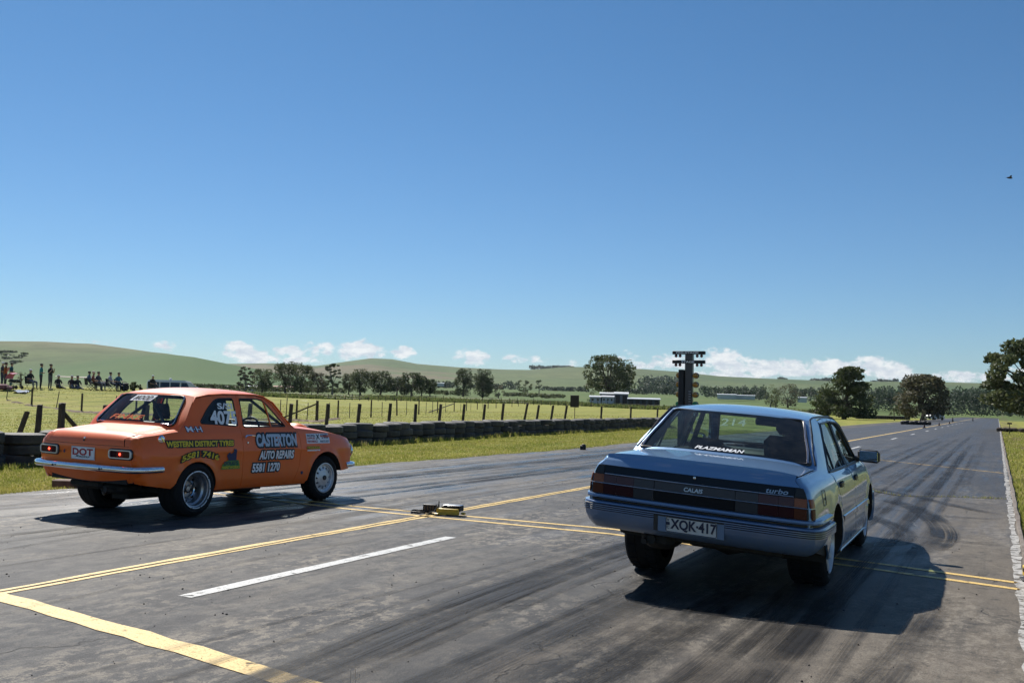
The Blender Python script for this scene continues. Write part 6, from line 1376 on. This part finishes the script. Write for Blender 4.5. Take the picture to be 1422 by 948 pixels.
# ================================================================== farm buildings
ROOFW = mat('white_sheet_roof', (.62, .64, .66), .45, .2, noise=(.6, .4, (.45, .46, .48))); WALLG = mat('grey_shed_wall', (.16, .18, .21), .7, noise=(1.2, .4, (.10, .11, .13))); WALLD = mat('dark_shed_wall', (.055, .065, .080), .7); WALLW = mat('white_wall', (.55, .56, .56), .7, noise=(1, .3, (.4, .4, .4))); ROOFR = mat('rust_roof', (.28, .10, .06), .7, noise=(1, .5, (.18, .08, .05)))
def shed(name, label, c0, c1, D, yt, yb, depth, wall, roof_, pitch=.12, ridge=False, openings=0, cat='shed', win=0):
    cm = (c0 + c1) / 2; X, Y, _ = at(cm, D); z0 = terrain(X, Y); w_ = (c1 - c0) / FPX * (X * fw.x + Y * fw.y); H = max(2.0, at(cm, D, yt)[2] - at(cm, D, yb)[2]); base = min(z0, at(cm, D, yb)[2])
    root = empty(name, (X, Y, z0 if at(cm, D, yb)[2] < z0 else at(cm, D, yb)[2]), -math.atan2(X, Y) * -1 * -1, label, cat); root.rotation_euler = (0, 0, math.atan2(-X, Y)); e = H * .82
    m = MB(); m.box((0, depth / 2, e / 2 - .3), (w_, depth, e + .6)); m.build('wall', wall, root, False)
    m = MB()
    if ridge: m.add([(-w_ / 2 - .2, -.3, e), (w_ / 2 + .2, -.3, e), (w_ / 2 + .2, depth / 2, H), (-w_ / 2 - .2, depth / 2, H), (w_ / 2 + .2, depth + .3, e), (-w_ / 2 - .2, depth + .3, e), (-w_ / 2, 0, e), (-w_ / 2, depth, e), (w_ / 2, 0, e), (w_ / 2, depth, e)], [(0, 1, 2, 3), (3, 2, 4, 5), (6, 7, 3), (8, 9, 2)])
    else: m.add([(-w_ / 2 - .2, -.3, e), (w_ / 2 + .2, -.3, e), (w_ / 2 + .2, depth + .3, H), (-w_ / 2 - .2, depth + .3, H), (-w_ / 2 - .2, -.3, e - .15), (w_ / 2 + .2, -.3, e - .15)], [(0, 1, 2, 3), (4, 5, 1, 0)])
    m.build('roof', roof_, root, False)
    for i in range(openings): m = MB(); m.box((-w_ / 2 + w_ * (i + .5) / openings, -.04, e * .42), (w_ / openings * .62, .06, e * .84)); m.build('door', BOARD, root, False)
    for i in range(win): m = MB(); m.box((-w_ / 2 + w_ * (i + .5) / win, -.04, e * .55), (w_ / win * .4, .06, e * .35)); m.build('window', DRK, root, False)
    return root
shed('farm_shed', 'long low dark shed with white roof right of the big spreading tree', 872, 916, 262, 552.3, 562.5, 6, WALLD, ROOFW, openings=5)
shed('farm_shed', 'tall grey machinery shed beside the long low shed', 853, 872, 268, 543.5, 560, 8, WALLG, ROOFW, openings=2)
shed('farm_shed', 'flat-roofed grey shed left of the tall machinery shed', 833, 853, 276, 544, 557, 7, WALLG, ROOFW, openings=3)
shed('farmhouse', 'pale low farmhouse with dark windows in front of the sheds', 836, 852, 258, 549, 559.5, 5, WALLW, ROOFW, ridge=True, win=3, cat='house')
shed('caravan', 'white caravan at the left end of the farm buildings', 819, 834, 258, 551, 559.5, 2.6, WALLW, ROOFW, ridge=False, win=2, cat='caravan')
shed('farm_shed', 'long white-roofed building under the distant woods behind the blue roof', 996, 1022, 560, 546.5, 552.5, 14, WALLW, ROOFW, ridge=True)
shed('farm_shed', 'lower white-roofed building right of the long one in the distance', 1022, 1048, 565, 548.5, 553, 14, WALLW, ROOFW, ridge=True)
shed('farm_shed', 'tiny white building far off above the blue roof at right', 1108, 1120, 480, 553.6, 556.8, 6, WALLW, ROOFW, ridge=True)
shed('farmhouse', 'cream house with rust red roof half hidden behind the paired gum trees', 380, 410, 340, 536.5, 544, 9, mat('cream_wall', (.60, .55, .42), .8), ROOFR, ridge=True, win=4, cat='house')
shed('farmhouse', 'small white house behind the leftmost layered gum tree', 345, 356, 340, 536, 543, 7, WALLW, ROOFW, ridge=True, win=2, cat='house')
shed('farmhouse', 'tiny white farmhouse in the far hedge line left of the isolated pair', 606, 616, 820, 531, 535, 10, WALLW, ROOFW, ridge=True, cat='house')
# pale farm track across the slope behind the spectators
m = MB(); rw_ = []
for i in range(34):
    X, Y, _ = at(76 + i * 1.75, 900 - i * 1.2); X2, Y2, _ = at(76 + i * 1.75, 918 - i * 1.2); rw_.append([Vector((X, Y, terrain(X, Y) + .35)), Vector((X2, Y2, terrain(X2, Y2) + .5))])
m.rings(rw_, False); props(m.build('farm_track', mat('pale_track_earth', (.46, .41, .34), .9, noise=(.2, .7, (.30, .25, .19))), None, False), kind='structure')

# ================================================================== vehicles far off
def far_van():
    X, Y, _ = at(239, 122); z0 = terrain(X, Y) + .06; r = empty('white_van', (X, Y, z0), .80, 'long white van parked behind the orange car\u2019s roof', 'van'); WP = paint('white_van_paint', (.62, .64, .66), rough=.4)
    L = 5.0; rows = []
    for (x_, zt_, w_) in ((-2.5, 1.5, .80), (-2.42, 1.75, .86), (-2.2, 1.84, .88), (1.2, 1.84, .88), (1.75, 1.76, .87), (2.35, 1.25, .84), (2.9, 1.05, .82), (3.0, .7, .78)):
        rows.append([Vector((x_, s_ * w_ * k, zz)) for s_, k, zz in ((-1, .95, .3), (-1, 1, .6), (-1, .99, min(zt_, 1.0)), (-1, .88, zt_ * .93), (-1, .72, zt_), (1, .72, zt_), (1, .88, zt_ * .93), (1, .99, min(zt_, 1.0)), (1, 1, .6), (1, .95, .3))])
    m = MB(); m.rings(rows, True, True); m.build('body', WP, r)
    for s_ in (-1, 1):
        for a, b_ in ((-2.1, -1.3), (-1.2, -.3), (-.2, .7), (.85, 1.65)): m = MB(); m.add([(a, s_ * .882, 1.1), (b_, s_ * .882, 1.1), (b_ - (.25 if b_ > 1.5 else 0), s_ * .80, 1.62), (a, s_ * .80, 1.62)], [(0, 1, 2, 3)]); m.build('window', DRK, r, False)
        for x_ in (-1.6, 2.1):
            m = MB(); m.lathe([(0, .1), (.2, .1), (.22, .08), (.33, .1), (.34, .05), (.34, -.1), (0, -.1)], 18, 'Y', (x_, s_ * .80, .34)); m.build('wheel', RUBBER, r)
    m = MB(); m.ball((-.2, .2, 1.95), (.16, .16, .13), 8, 5); m.build('roof_vent', WP, r)
    m = MB(); m.add([(1.80, -.7, 1.70), (1.80, .7, 1.70), (2.36, .74, 1.28), (2.36, -.74, 1.28)], [(0, 1, 2, 3)]); m.build('windscreen', DRK, r, False)
far_van()
for o in COL.objects:
    if o.name.startswith('white_van'): o.scale = (1.12, 1, 1.12)
X, Y = ground(1296, 576.6); D = 210; X, Y, _ = at(1297, D); z0 = terrain(X, Y); wc = empty('white_car', (X, Y, z0), 1.0, 'distant white car parked beside the road under the domed tree', 'car')
m = MB(); rows = []
for (x_, zt_, w_) in ((-2.2, .75, .8), (-2.0, .95, .86), (-1.4, 1.0, .88), (-.9, 1.42, .70), (.5, 1.45, .70), (1.1, 1.0, .88), (2.1, .85, .84), (2.25, .6, .8)):
    rows.append([Vector((x_, s_ * w_ * k, zz)) for s_, k, zz in ((-1, 1.1 if zt_ > 1.3 else .98, .25), (-1, 1.24 if zt_ > 1.3 else 1, .6), (-1, 1.22 if zt_ > 1.3 else 1, min(.92, zt_ * .9)), (-1, .95, zt_), (1, .95, zt_), (1, 1.22 if zt_ > 1.3 else 1, min(.92, zt_ * .9)), (1, 1.24 if zt_ > 1.3 else 1, .6), (1, 1.1 if zt_ > 1.3 else .98, .25))])
m.rings(rows, True, True); m.build('body', mat('white_car_paint', (.7, .7, .7), .3, coat=1), wc)
for s_ in (-1, 1):
    m = MB(); m.add([(-1.1, s_ * .86, 1.0), (1.0, s_ * .86, 1.0), (.5, s_ * .70, 1.36), (-.85, s_ * .70, 1.36)], [(0, 1, 2, 3)]); m.build('window', DRK, wc, False)
    for x_ in (-1.35, 1.35): m = MB(); m.lathe([(0, .1), (.3, .1), (.31, 0), (.3, -.1), (0, -.1)], 14, 'Y', (x_, s_ * .82, .3)); m.build('wheel', RUBBER, wc)
# roadside barrier far ahead: dark tyres and logs, cones and posts
for i, c in enumerate([1192 + k * 3.0 for k in range(24)]):
    D = 185 + i * .6; X, Y, _ = at(c, D); me = TY[i % 3]; z0 = terrain(X, Y)
    for j in range(3):
        o = bpy.data.objects.new('barrier_tyre', me); COL.objects.link(o); o.location = (X, Y, z0 + .12 + j * .2); o.rotation_euler = (0, 0, i); props(o, 'dark tyre in the distant low barrier left of the domed tree', 'tyre', 'tyres in the distant roadside barrier')
m = MB()
for i in range(9): c = 1256 + i * 4.2; X, Y, _ = at(c, 120); m.bbox((X, Y, terrain(X, Y) + .22), (.8, .5, .5 + .1 * math.sin(i * 2)), .12, rz=i)
props(m.build('dark_pile', BOARD, None), 'low black heap on the verge in front of the domed tree', 'heap')
for i, (c, yb, h) in enumerate([(1278, 580.5, 8), (1323, 575.5, 7), (1351, 573.5, 5)]):
    X, Y, _ = at(c, 130 + i * 40); D = 130 + i * 40; hh = h / FPX * D; m = MB(); m.lathe([(.25 * hh, 0), (.25 * hh, .06 * hh), (.16 * hh, .08 * hh), (.05 * hh, hh * .95), (0, hh)], 10, 'Z'); o = m.build('marker_post', BOARD, None); o.location = (X, Y, terrain(X, Y)); props(o, ('dark marker on the left verge nearest the black heap', 'dark marker on the left verge midway to the horizon', 'farthest dark marker where the road meets the horizon')[i], 'marker', 'dark markers beside the far road')
for i, (c, D) in enumerate([(1323.5, 112), (1332, 127), (1338, 135)]):
    X, Y = -5.9 + .15 * i, (96, 118, 140)[i]; m = MB(); m.bbox((0, 0, .02), (.3, .3, .04), .01); m.lathe([(.09, .04), (.03, .32), (0, .32)], 12, 'Z'); o = m.build('traffic_cone', mat('dull_brown_cone', (.07, .03, .02), .7), None); o.location = (X, Y, .008); props(o, ('nearest', 'middle', 'farthest')[i] + ' of three small cones standing on the yellow line far down the road', 'cone', 'cones on the centre line')
X, Y, _ = at(1413, 92); m = MB()
for i in range(6): m.bbox((X + random.gauss(0, .5), Y + random.gauss(0, .2), terrain(X, Y) + .18), (.7, .35, .35), .09, rz=random.uniform(0, 3))
props(m.build('log_heap', mat('dark_logs', (.05, .035, .028), .9), None), 'dark heap of logs at the foot of the large tree at right', 'logs')
X, Y, _ = at(1402, 80); m = MB(); m.tube([(0, 0, 0), (0, 0, .8)], .03, 6); m.box((0, 0, .8), (.3, .05, .12)); o = m.build('small_post', WOOD, None); o.location = (X, Y, terrain(X, Y)); props(o, 'small timber post with a short top board on the right verge', 'post')
# bird, dry stalks
m = MB(); m.ball((0, 0, 0), (.16, .06, .05), 8, 5); m.add([(-.03, 0, .02), (.09, 0, .02), (.02, .32, .07), (-.06, .30, .06), (-.03, 0, .0), (.09, 0, .0)], [(0, 1, 2, 3), (4, 3, 2, 5)]); m.add([(-.03, 0, .02), (.09, 0, .02), (.02, -.32, .07), (-.06, -.30, .06)], [(0, 1, 2, 3)]); m.add([(-.14, .03, 0), (-.14, -.03, 0), (-.26, 0, .01)], [(0, 1, 2)])
o = m.build('bird', mat('dark_plumage', (.02, .017, .016), .8), None); X, Y, Z = at(1402, 60, 247); o.location = (X, Y, Z); o.rotation_euler = (0, .1, .3); props(o, 'tiny dark bird flying high at the right of the sky', 'bird')
wd_ = empty('dry_weed', (*ground(491, 952), .0), 0, 'pale dry weed stalks at the very bottom of the picture', 'weed'); x0, y0 = ground(491, 952)
STK = mat('straw_stalk', (.55, .48, .40), .8)
for pts in ([(-.02, 0, 0), (-.022, .005, .05), (-.024, 0, .075)], [(.01, 0, 0), (.012, .0, .04), (.005, .0, .08), (.015, 0, .085)], [(.01, 0, .03), (.035, 0, .045), (.03, 0, .065)], [(.012, 0, 0), (.04, .0, .02), (.06, 0, .018)]):
    m = MB(); m.tube(pts, .0018, 5); m.build('stalk', STK, wd_)

# ================================================================== people
POSES = {}
def skinbody(segs, name):
    # segs: list of (tag, [(x,y,z,r), ...]) chains, the first vertex of a chain may repeat an earlier one
    vs = []; rs = []; es = []; key = {}; lab = []
    for tag, ch in segs:
        prev = None
        for p in ch:
            k = tuple(round(q, 4) for q in p[:3])
            if k not in key: key[k] = len(vs); vs.append(p[:3]); rs.append(p[3])
            i = key[k]
            if prev is not None and prev != i: es.append((prev, i)); lab.append((tag, Vector(vs[prev]), Vector(vs[i]), (rs[prev] + rs[i]) / 2))
            prev = i
    me = bpy.data.meshes.new(name); me.from_pydata(vs, es, []); o = bpy.data.objects.new(name, me); COL.objects.link(o)
    md = o.modifiers.new('s', 'SKIN'); md.use_smooth_shade = True; o.modifiers.new('ss', 'SUBSURF').levels = 1
    for i, v in enumerate(me.skin_vertices[0].data): v.radius = (rs[i], rs[i] * (.8 if rs[i] > .1 else 1)); v.use_root = (i == 0)
    return o, lab
def seg(p, a, b):
    ab = b - a; t_ = max(0, min(1, (p - a).dot(ab) / max(ab.length_squared, 1e-9))); return (p - (a + ab * t_)).length
def standing(arm='folded'):
    L = [('top', [(0, 0, .98, .15), (0, 0, 1.12, .145), (0, 0, 1.30, .165), (0, 0, 1.43, .12)]), ('skin', [(0, 0, 1.43, .12), (0, .01, 1.52, .06), (0, .02, 1.60, .085), (0, .02, 1.68, .095), (0, .02, 1.75, .075)]), ('skin', [(0, .02, 1.68, .095), (0, .115, 1.66, .02)])]
    for s in (1, -1):
        L.append(('leg', [(0, 0, .98, .15), (s * .10, 0, .90, .10), (s * .11, .02, .50, .065), (s * .12, -.01, .10, .042)])); L.append(('shoe', [(s * .12, -.01, .10, .042), (s * .12, -.01, .045, .045), (s * .13, .15, .03, .035)]))
        L.append(('top', [(0, 0, 1.43, .12), (s * .19, 0, 1.40, .065), (s * .25, -.01, 1.20, .05)]))
        if arm == 'folded': L.append(('skin', [(s * .25, -.01, 1.20, .05), (s * .25, .02, 1.12, .042), (s * .10, .20, 1.16, .036), (-s * .04, .22, 1.19, .03)]))
        elif arm == 'up': L.append(('skin', [(s * .25, -.01, 1.20, .05), (s * .26, .04, 1.14, .042), (s * .14, .20, 1.36, .035), (s * .07, .20, 1.50, .03)]))
        else: L.append(('skin', [(s * .25, -.01, 1.20, .05), (s * .26, .0, 1.12, .042), (s * .27, .06, .90, .034), (s * .27, .10, .80, .028)]))
    return L
def sitting(ground_=False):
    h = .12 if ground_ else .47
    L = [('top', [(0, 0, h + .08, .155), (0, -.05, h + .25, .15), (0, -.08, h + .42, .165), (0, -.08, h + .56, .115)]), ('skin', [(0, -.08, h + .56, .115), (0, -.06, h + .65, .06), (0, -.04, h + .73, .085), (0, -.04, h + .81, .095), (0, -.04, h + .88, .072)]), ('skin', [(0, -.04, h + .81, .095), (0, .055, h + .79, .02)])]
    for s in (1, -1):
        if ground_: L.append(('leg', [(0, 0, h + .08, .155), (s * .11, .08, h + .04, .10), (s * .16, .42, .34 if s > 0 else .14, .065), (s * .15, .78 if s < 0 else .55, .08, .042)])); L.append(('shoe', [(s * .15, .78 if s < 0 else .55, .08, .042), (s * .15, .84 if s < 0 else .62, .10, .04)]))
        else: L.append(('leg', [(0, 0, h + .08, .155), (s * .10, .10, h + .07, .10), (s * .14, .46, h + .06, .068), (s * .14, .50, .12, .042)])); L.append(('shoe', [(s * .14, .50, .12, .042), (s * .14, .50, .05, .045), (s * .15, .66, .035, .035)]))
        L.append(('top', [(0, -.08, h + .56, .115), (s * .19, -.08, h + .52, .062), (s * .25, -.02, h + .33, .048)])); L.append(('skin', [(s * .25, -.02, h + .33, .048), (s * .25, .03, h + .27, .04), (s * .14, .25, h + .24, .034), (s * .09, .33, h + .24, .028)]))
    return L
def driving():
    h = .30
    L = [('top', [(0, 0, h + .08, .155), (0, -.07, h + .25, .15), (0, -.12, h + .42, .165), (0, -.13, h + .56, .12)]), ('skin', [(0, -.13, h + .56, .12), (0, -.10, h + .65, .065), (0, -.08, h + .75, .09), (0, -.08, h + .82, .09)])]
    for s in (1, -1):
        L.append(('leg', [(0, 0, h + .08, .155), (s * .10, .10, h + .07, .10), (s * .15, .46, h + .16, .066), (s * .13, .84, h + .0, .045)])); L.append(('shoe', [(s * .13, .84, h + .0, .045), (s * .13, .90, h + .06, .04)]))
        L.append(('top', [(0, -.13, h + .56, .12), (s * .20, -.12, h + .51, .066), (s * .27, .02, h + .33, .05), (s * .20, .26, h + .44, .038)])); L.append(('skin', [(s * .20, .26, h + .44, .038), (s * .16, .34, h + .48, .034)]))
    return L
specs = {'folded': standing('folded'), 'up': standing('up'), 'down': standing('down'), 'chair': sitting(False), 'ground': sitting(True), 'drive': driving()}
tmp = {k: skinbody(v, k) for k, v in specs.items()}
bpy.context.view_layer.update(); dg = bpy.context.evaluated_depsgraph_get()
for k, (o, lab) in tmp.items():
    me = bpy.data.meshes.new_from_object(o.evaluated_get(dg)); idx = []
    tags = ['skin', 'top', 'leg', 'shoe']
    for p in me.polygons:
        c_ = p.center; best = min(lab, key=lambda l: seg(c_, l[1], l[2]) / max(l[3], .03)); idx.append(tags.index(best[0]))
    me.materials.clear()
    for _ in range(4): me.materials.append(None)
    me.polygons.foreach_set('material_index', idx); me.polygons.foreach_set('use_smooth', [True] * len(idx)); POSES[k] = me
for k, (o, lab) in tmp.items(): bpy.data.objects.remove(o)
SKIN = mat('skin', (.42, .25, .18), .6); SHOE = mat('dark_shoes', (.02, .02, .02), .6)
def cloth(c): return mat('cloth_%d_%d_%d' % tuple(int(q * 100) for q in c), c, .85)
HAIRM = mat('dark_hair', (.025, .018, .014), .7)
def person(X, Y, z, rz, pose, top, leg, label, hat=None, scale=1.0, group='spectators on the grassy bank', skin=None):
    me = POSES[pose].copy(); me.name = 'body'
    r = empty('person', (X, Y, z), rz, label, 'person', group); r.scale = (scale,) * 3
    for i, mt in enumerate((skin or SKIN, cloth(top), cloth(leg), SHOE)): me.materials[i] = mt
    b = bpy.data.objects.new('body', me); COL.objects.link(b); b.parent = r
    hz = {'chair': .47 + .83, 'ground': .12 + .83}.get(pose, 1.70); hy = .02 if hz > 1.5 else -.04
    m = MB(); m.ball((0, hy - .018, hz + .02), (.098, .112, .095), 14, 8)
    if hat is not None: m.bbox((0, hy + .10, hz + .02), (.13, .12, .018), .005); m.build('cap', cloth(hat), r)
    else: m.build('hair', HAIRM, r)
    for s in (1, -1):
        if pose in ('x',): pass
    return r
def camp_chair(X, Y, z, rz, label, colr=(.02, .025, .03)):
    r = empty('camp_chair', (X, Y, z), rz, label, 'chair', 'folding chairs on the bank'); m = MB(); m.bbox((0, -.02, .40), (.52, .46, .03), .01); m.build('seat', cloth(colr), r)
    m = MB(); m.bbox((0, -.27, .66), (.52, .03, .5), .01, rx=.15); m.build('backrest', cloth(colr), r)
    for a in (-1, 1):
        for b_ in (-1, 1): m = MB(); m.tube([(a * .26, b_ * .22, 0), (a * .24, -b_ * .2, .42)], .014, 6); m.build('leg', BOARD, r)
        m = MB(); m.bbox((a * .28, -.02, .58), (.05, .42, .02), .006); m.tube([(a * .28, .2, .4), (a * .28, .2, .58)], .012, 6); m.build('armrest', BOARD, r)
    return r
F0 = -YAW - .35
def put(c, D): X, Y, _ = at(c, D); return X, Y, terrain(X, Y)
P_ = [(2, 78, 'folded', (.05, .05, .06), (.04, .05, .09), 'person in a white cap and dark shirt standing at the far left edge', (.7, .7, .7), F0), (6.5, 76.5, 'up', (.28, .08, .02), (.05, .05, .06), 'person in a rust orange shirt in front of the white-capped one at far left', None, F0 + .4),
      (14.5, 79, 'folded', (.03, .10, .11), (.03, .10, .11), 'bare-armed person in dark teal standing behind the pink pram', None, F0 - .2),
      (56, 78, 'folded', (.04, .22, .22), (.04, .04, .06), 'person in a teal shirt and dark trousers standing, left of the central pair', None, F0), (69, 78, 'up', (.025, .025, .03), (.10, .10, .12), 'person in a black top and grey trousers standing, right of the central pair', None, F0 - .5),
      (81, 78, 'ground', (.03, .03, .035), (.05, .05, .07), 'person in dark clothes and pale cap sitting alone on the grass', (.6, .6, .6), F0 - 1.0), (99.5, 78, 'ground', (.05, .03, .04), (.12, .13, .18), 'capped person in dark red sitting on the grass, left of two', (.55, .5, .5), F0 - 1.1), (107.5, 78, 'ground', (.03, .035, .04), (.10, .11, .16), 'person in charcoal sitting on the grass, right of two', None, F0 - 1.1),
      (42, 76.5, 'chair', (.02, .02, .025), (.10, .12, .16), 'person in black leaning forward in a folding chair left of the standing pair', (.6, .6, .6), F0 - .8),
      (124, 80, 'chair', (.10, .14, .22), (.06, .08, .13), 'person in a blue-grey shirt seated at the left of the chair group', None, F0 + .5), (130, 78.5, 'chair', (.25, .08, .06), (.07, .06, .07), 'person in a faded red shirt seated in the middle of the chair group', (.65, .45, .42), F0), (136.5, 79, 'chair', (.06, .06, .09), (.20, .20, .24), 'person in a dark top and pale trousers seated at the right of the chair group', None, F0 - .7),
      (153.5, 79, 'chair', (.42, .40, .46), (.10, .10, .14), 'person in a pale shirt seated in a chair right of the dark umbrella', None, F0 - .3), (164.5, 79, 'chair', (.06, .14, .22), (.03, .04, .07), 'person in a blue shirt seated rightmost of the chair sitters', None, F0 - 1.0),
      (212, 82, 'chair', (.02, .02, .022), (.02, .02, .025), 'person in black with a white cap seated beside the white van', (.7, .72, .72), F0 - .9)]
for c, D, ps, tp, lg, lab, hat, rz in P_:
    X, Y, z = put(c, D); person(X, Y, z, rz, ps, tp, lg, lab, hat)
    if ps == 'chair': camp_chair(X, Y, z, rz, 'folding chair under ' + lab.replace('person', 'the person', 1).split(' seated')[0].split(' leaning')[0])
# pink-hooded pram, dark umbrella, bags on the grass
X, Y, z = put(20, 76); pr = empty('pram', (X, Y, z), F0 - .6, 'pram with a pink and white hood among the leftmost spectators', 'pram')
m = MB(); rows = []
for k in range(9): a = math.pi * (.05 + .62 * k / 8); rows.append([Vector((x_ * .34, -.10 - .46 * math.cos(a) * (1 - .15 * abs(x_)), .62 + .5 * math.sin(a) * (1 - .12 * x_ * x_))) for x_ in (-1, -.8, -.3, .3, .8, 1)])
m.rings(rows, False); m.build('hood', cloth((.60, .16, .28)), pr); m = MB(); m.bbox((0, 0, .55), (.5, .8, .22), .08); m.build('seat', cloth((.03, .03, .04)), pr)
m = MB()
for k in (0, 4, 8): m.tube([rows[k][j] + Vector((0, 0, .006)) for j in range(6)], .018, 5)
m.build('hood_piping', cloth((.7, .66, .68)), pr)
for s_ in (-1, 1):
    for y_ in (-.35, .4): m = MB(); m.lathe([(0, .02), (.12, .02), (.13, 0), (.12, -.02), (0, -.02)], 14, 'X', (s_ * .26, y_, .13)); m.build('wheel', RUBBER, pr)
    m = MB(); m.tube([(s_ * .24, -.35, .13), (s_ * .24, .35, .5), (s_ * .24, .62, .98)], .014, 6); m.tube([(s_ * .24, .4, .13), (s_ * .24, -.2, .5)], .014, 6); m.build('frame', ALU, pr)
m = MB(); m.tube([(-.24, .62, .98), (.24, .62, .98)], .018, 6); m.build('handle', BOARD, pr)
X, Y, z = put(30, 74); m = MB(); 
bl = [[Vector((i * .16 - .9, j * .16 - .4, .03 + .05 * math.sin(i * 1.3 + j) + .03 * math.sin(j * 2.1))) for i in range(12)] for j in range(6)]; m.rings(bl, False); o = m.build('picnic_blanket', mat('blue_white_blanket', (.55, .58, .65), .9, noise=(3, .9, (.05, .12, .22))), None); o.location = (X, Y, z + .02); o.rotation_euler = (0, .04, F0); props(o, 'crumpled blue and white blanket on the grass in front of the pram', 'blanket')
X, Y, z = put(145, 80); um = empty('beach_umbrella', (X, Y, z), 0, 'dark low umbrella lying among the seated spectators', 'umbrella'); m = MB(); m.lathe([(0, .62), (.12, .60), (.3, .50), (.44, .34), (.5, .22)], 10, 'Z', (0, 0, .1)); m.build('canopy', cloth((.02, .03, .025)), um); m = MB(); m.tube([(0, 0, -.05), (0, 0, .75)], .012, 6); m.build('pole', ALU, um)
X, Y, z = put(173, 79); m = MB(); m.bbox((0, 0, .3), (.75, .4, .5), .14); m.bbox((.1, 0, .58), (.45, .3, .12), .05); m.tube([(-.3, 0, .5), (-.2, 0, .72), (.1, 0, .72), (.2, 0, .55)], .02, 6); o = m.build('kit_bag', cloth((.02, .025, .03)), None); o.location = (X, Y, z); props(o, 'bulky black bag right of the blue-shirted sitter', 'bag')
X, Y, z = put(4, 75); m = MB(); m.bbox((0, 0, .2), (.8, .5, .4), .1); m.bbox((.5, .1, .14), (.4, .35, .28), .08); o = m.build('kit_bag', cloth((.16, .06, .08)), None); o.location = (X, Y, z); props(o, 'dull red bags on the grass at the far left edge', 'bag')
# drivers
def helmet(par, c, col1, shell='helmet'):
    m = MB(); m.ball(c, (.135, .150, .145), 22, 14); h = m.build(shell, mat('helmet_' + str(int(col1[0] * 100)), col1, .25, coat=1), par); m = MB(); m.lathe([(.137, -.035), (.1395, 0), (.136, .045)], 18, 'Z', (c[0], c[1] + .018, c[2] + .012), a0=R(25), a1=R(155)); m.build('visor', DRK, h); return h
def driver(root_loc, rz, c, h, top, label, hcol):
    me = POSES['drive'].copy(); me.name = 'body'; r = empty('person', root_loc, rz, label, 'person')
    GL = cloth((.03, .03, .03))
    for i, mt in enumerate((GL, cloth(top), cloth(top), SHOE)): me.materials[i] = mt
    b = bpy.data.objects.new('body', me); COL.objects.link(b); b.parent = r; b.location = (c[0], c[1], c[2]); b.scale = (1, 1, .96)
    helmet(r, (c[0], c[1] - .08, c[2] + h), hcol); return r
driver((-8.871, 8.544, .004), -.0134, (.33, .76, -.04), 1.13, (.05, .05, .06), 'race driver in a white helmet seated inside the orange sedan', (.75, .75, .75))
driver((-2.002, 8.233, .004), .015, (.34, 1.34, .01), 1.13, (.025, .028, .035), 'driver in a dark helmet seated inside the blue sedan', (.02, .022, .028))

# ================================================================== air
hz = MB(); hz.box((0, 0, 80), (12000, 12000, 170)); hm = bpy.data.materials.new('air'); hm.use_nodes = True; t = NT(hm.node_tree); t.n.remove(t.n['Principled BSDF'])
pv = t.new('ShaderNodeVolumePrincipled'); pv.inputs['Color'].default_value = (.82, .90, 1, 1); pv.inputs['Density'].default_value = .000036; pv.inputs['Anisotropy'].default_value = .2
t.l.new(pv.outputs[0], t.n['Material Output'].inputs[1])
props(hz.build('haze', hm, None, False), kind='stuff')
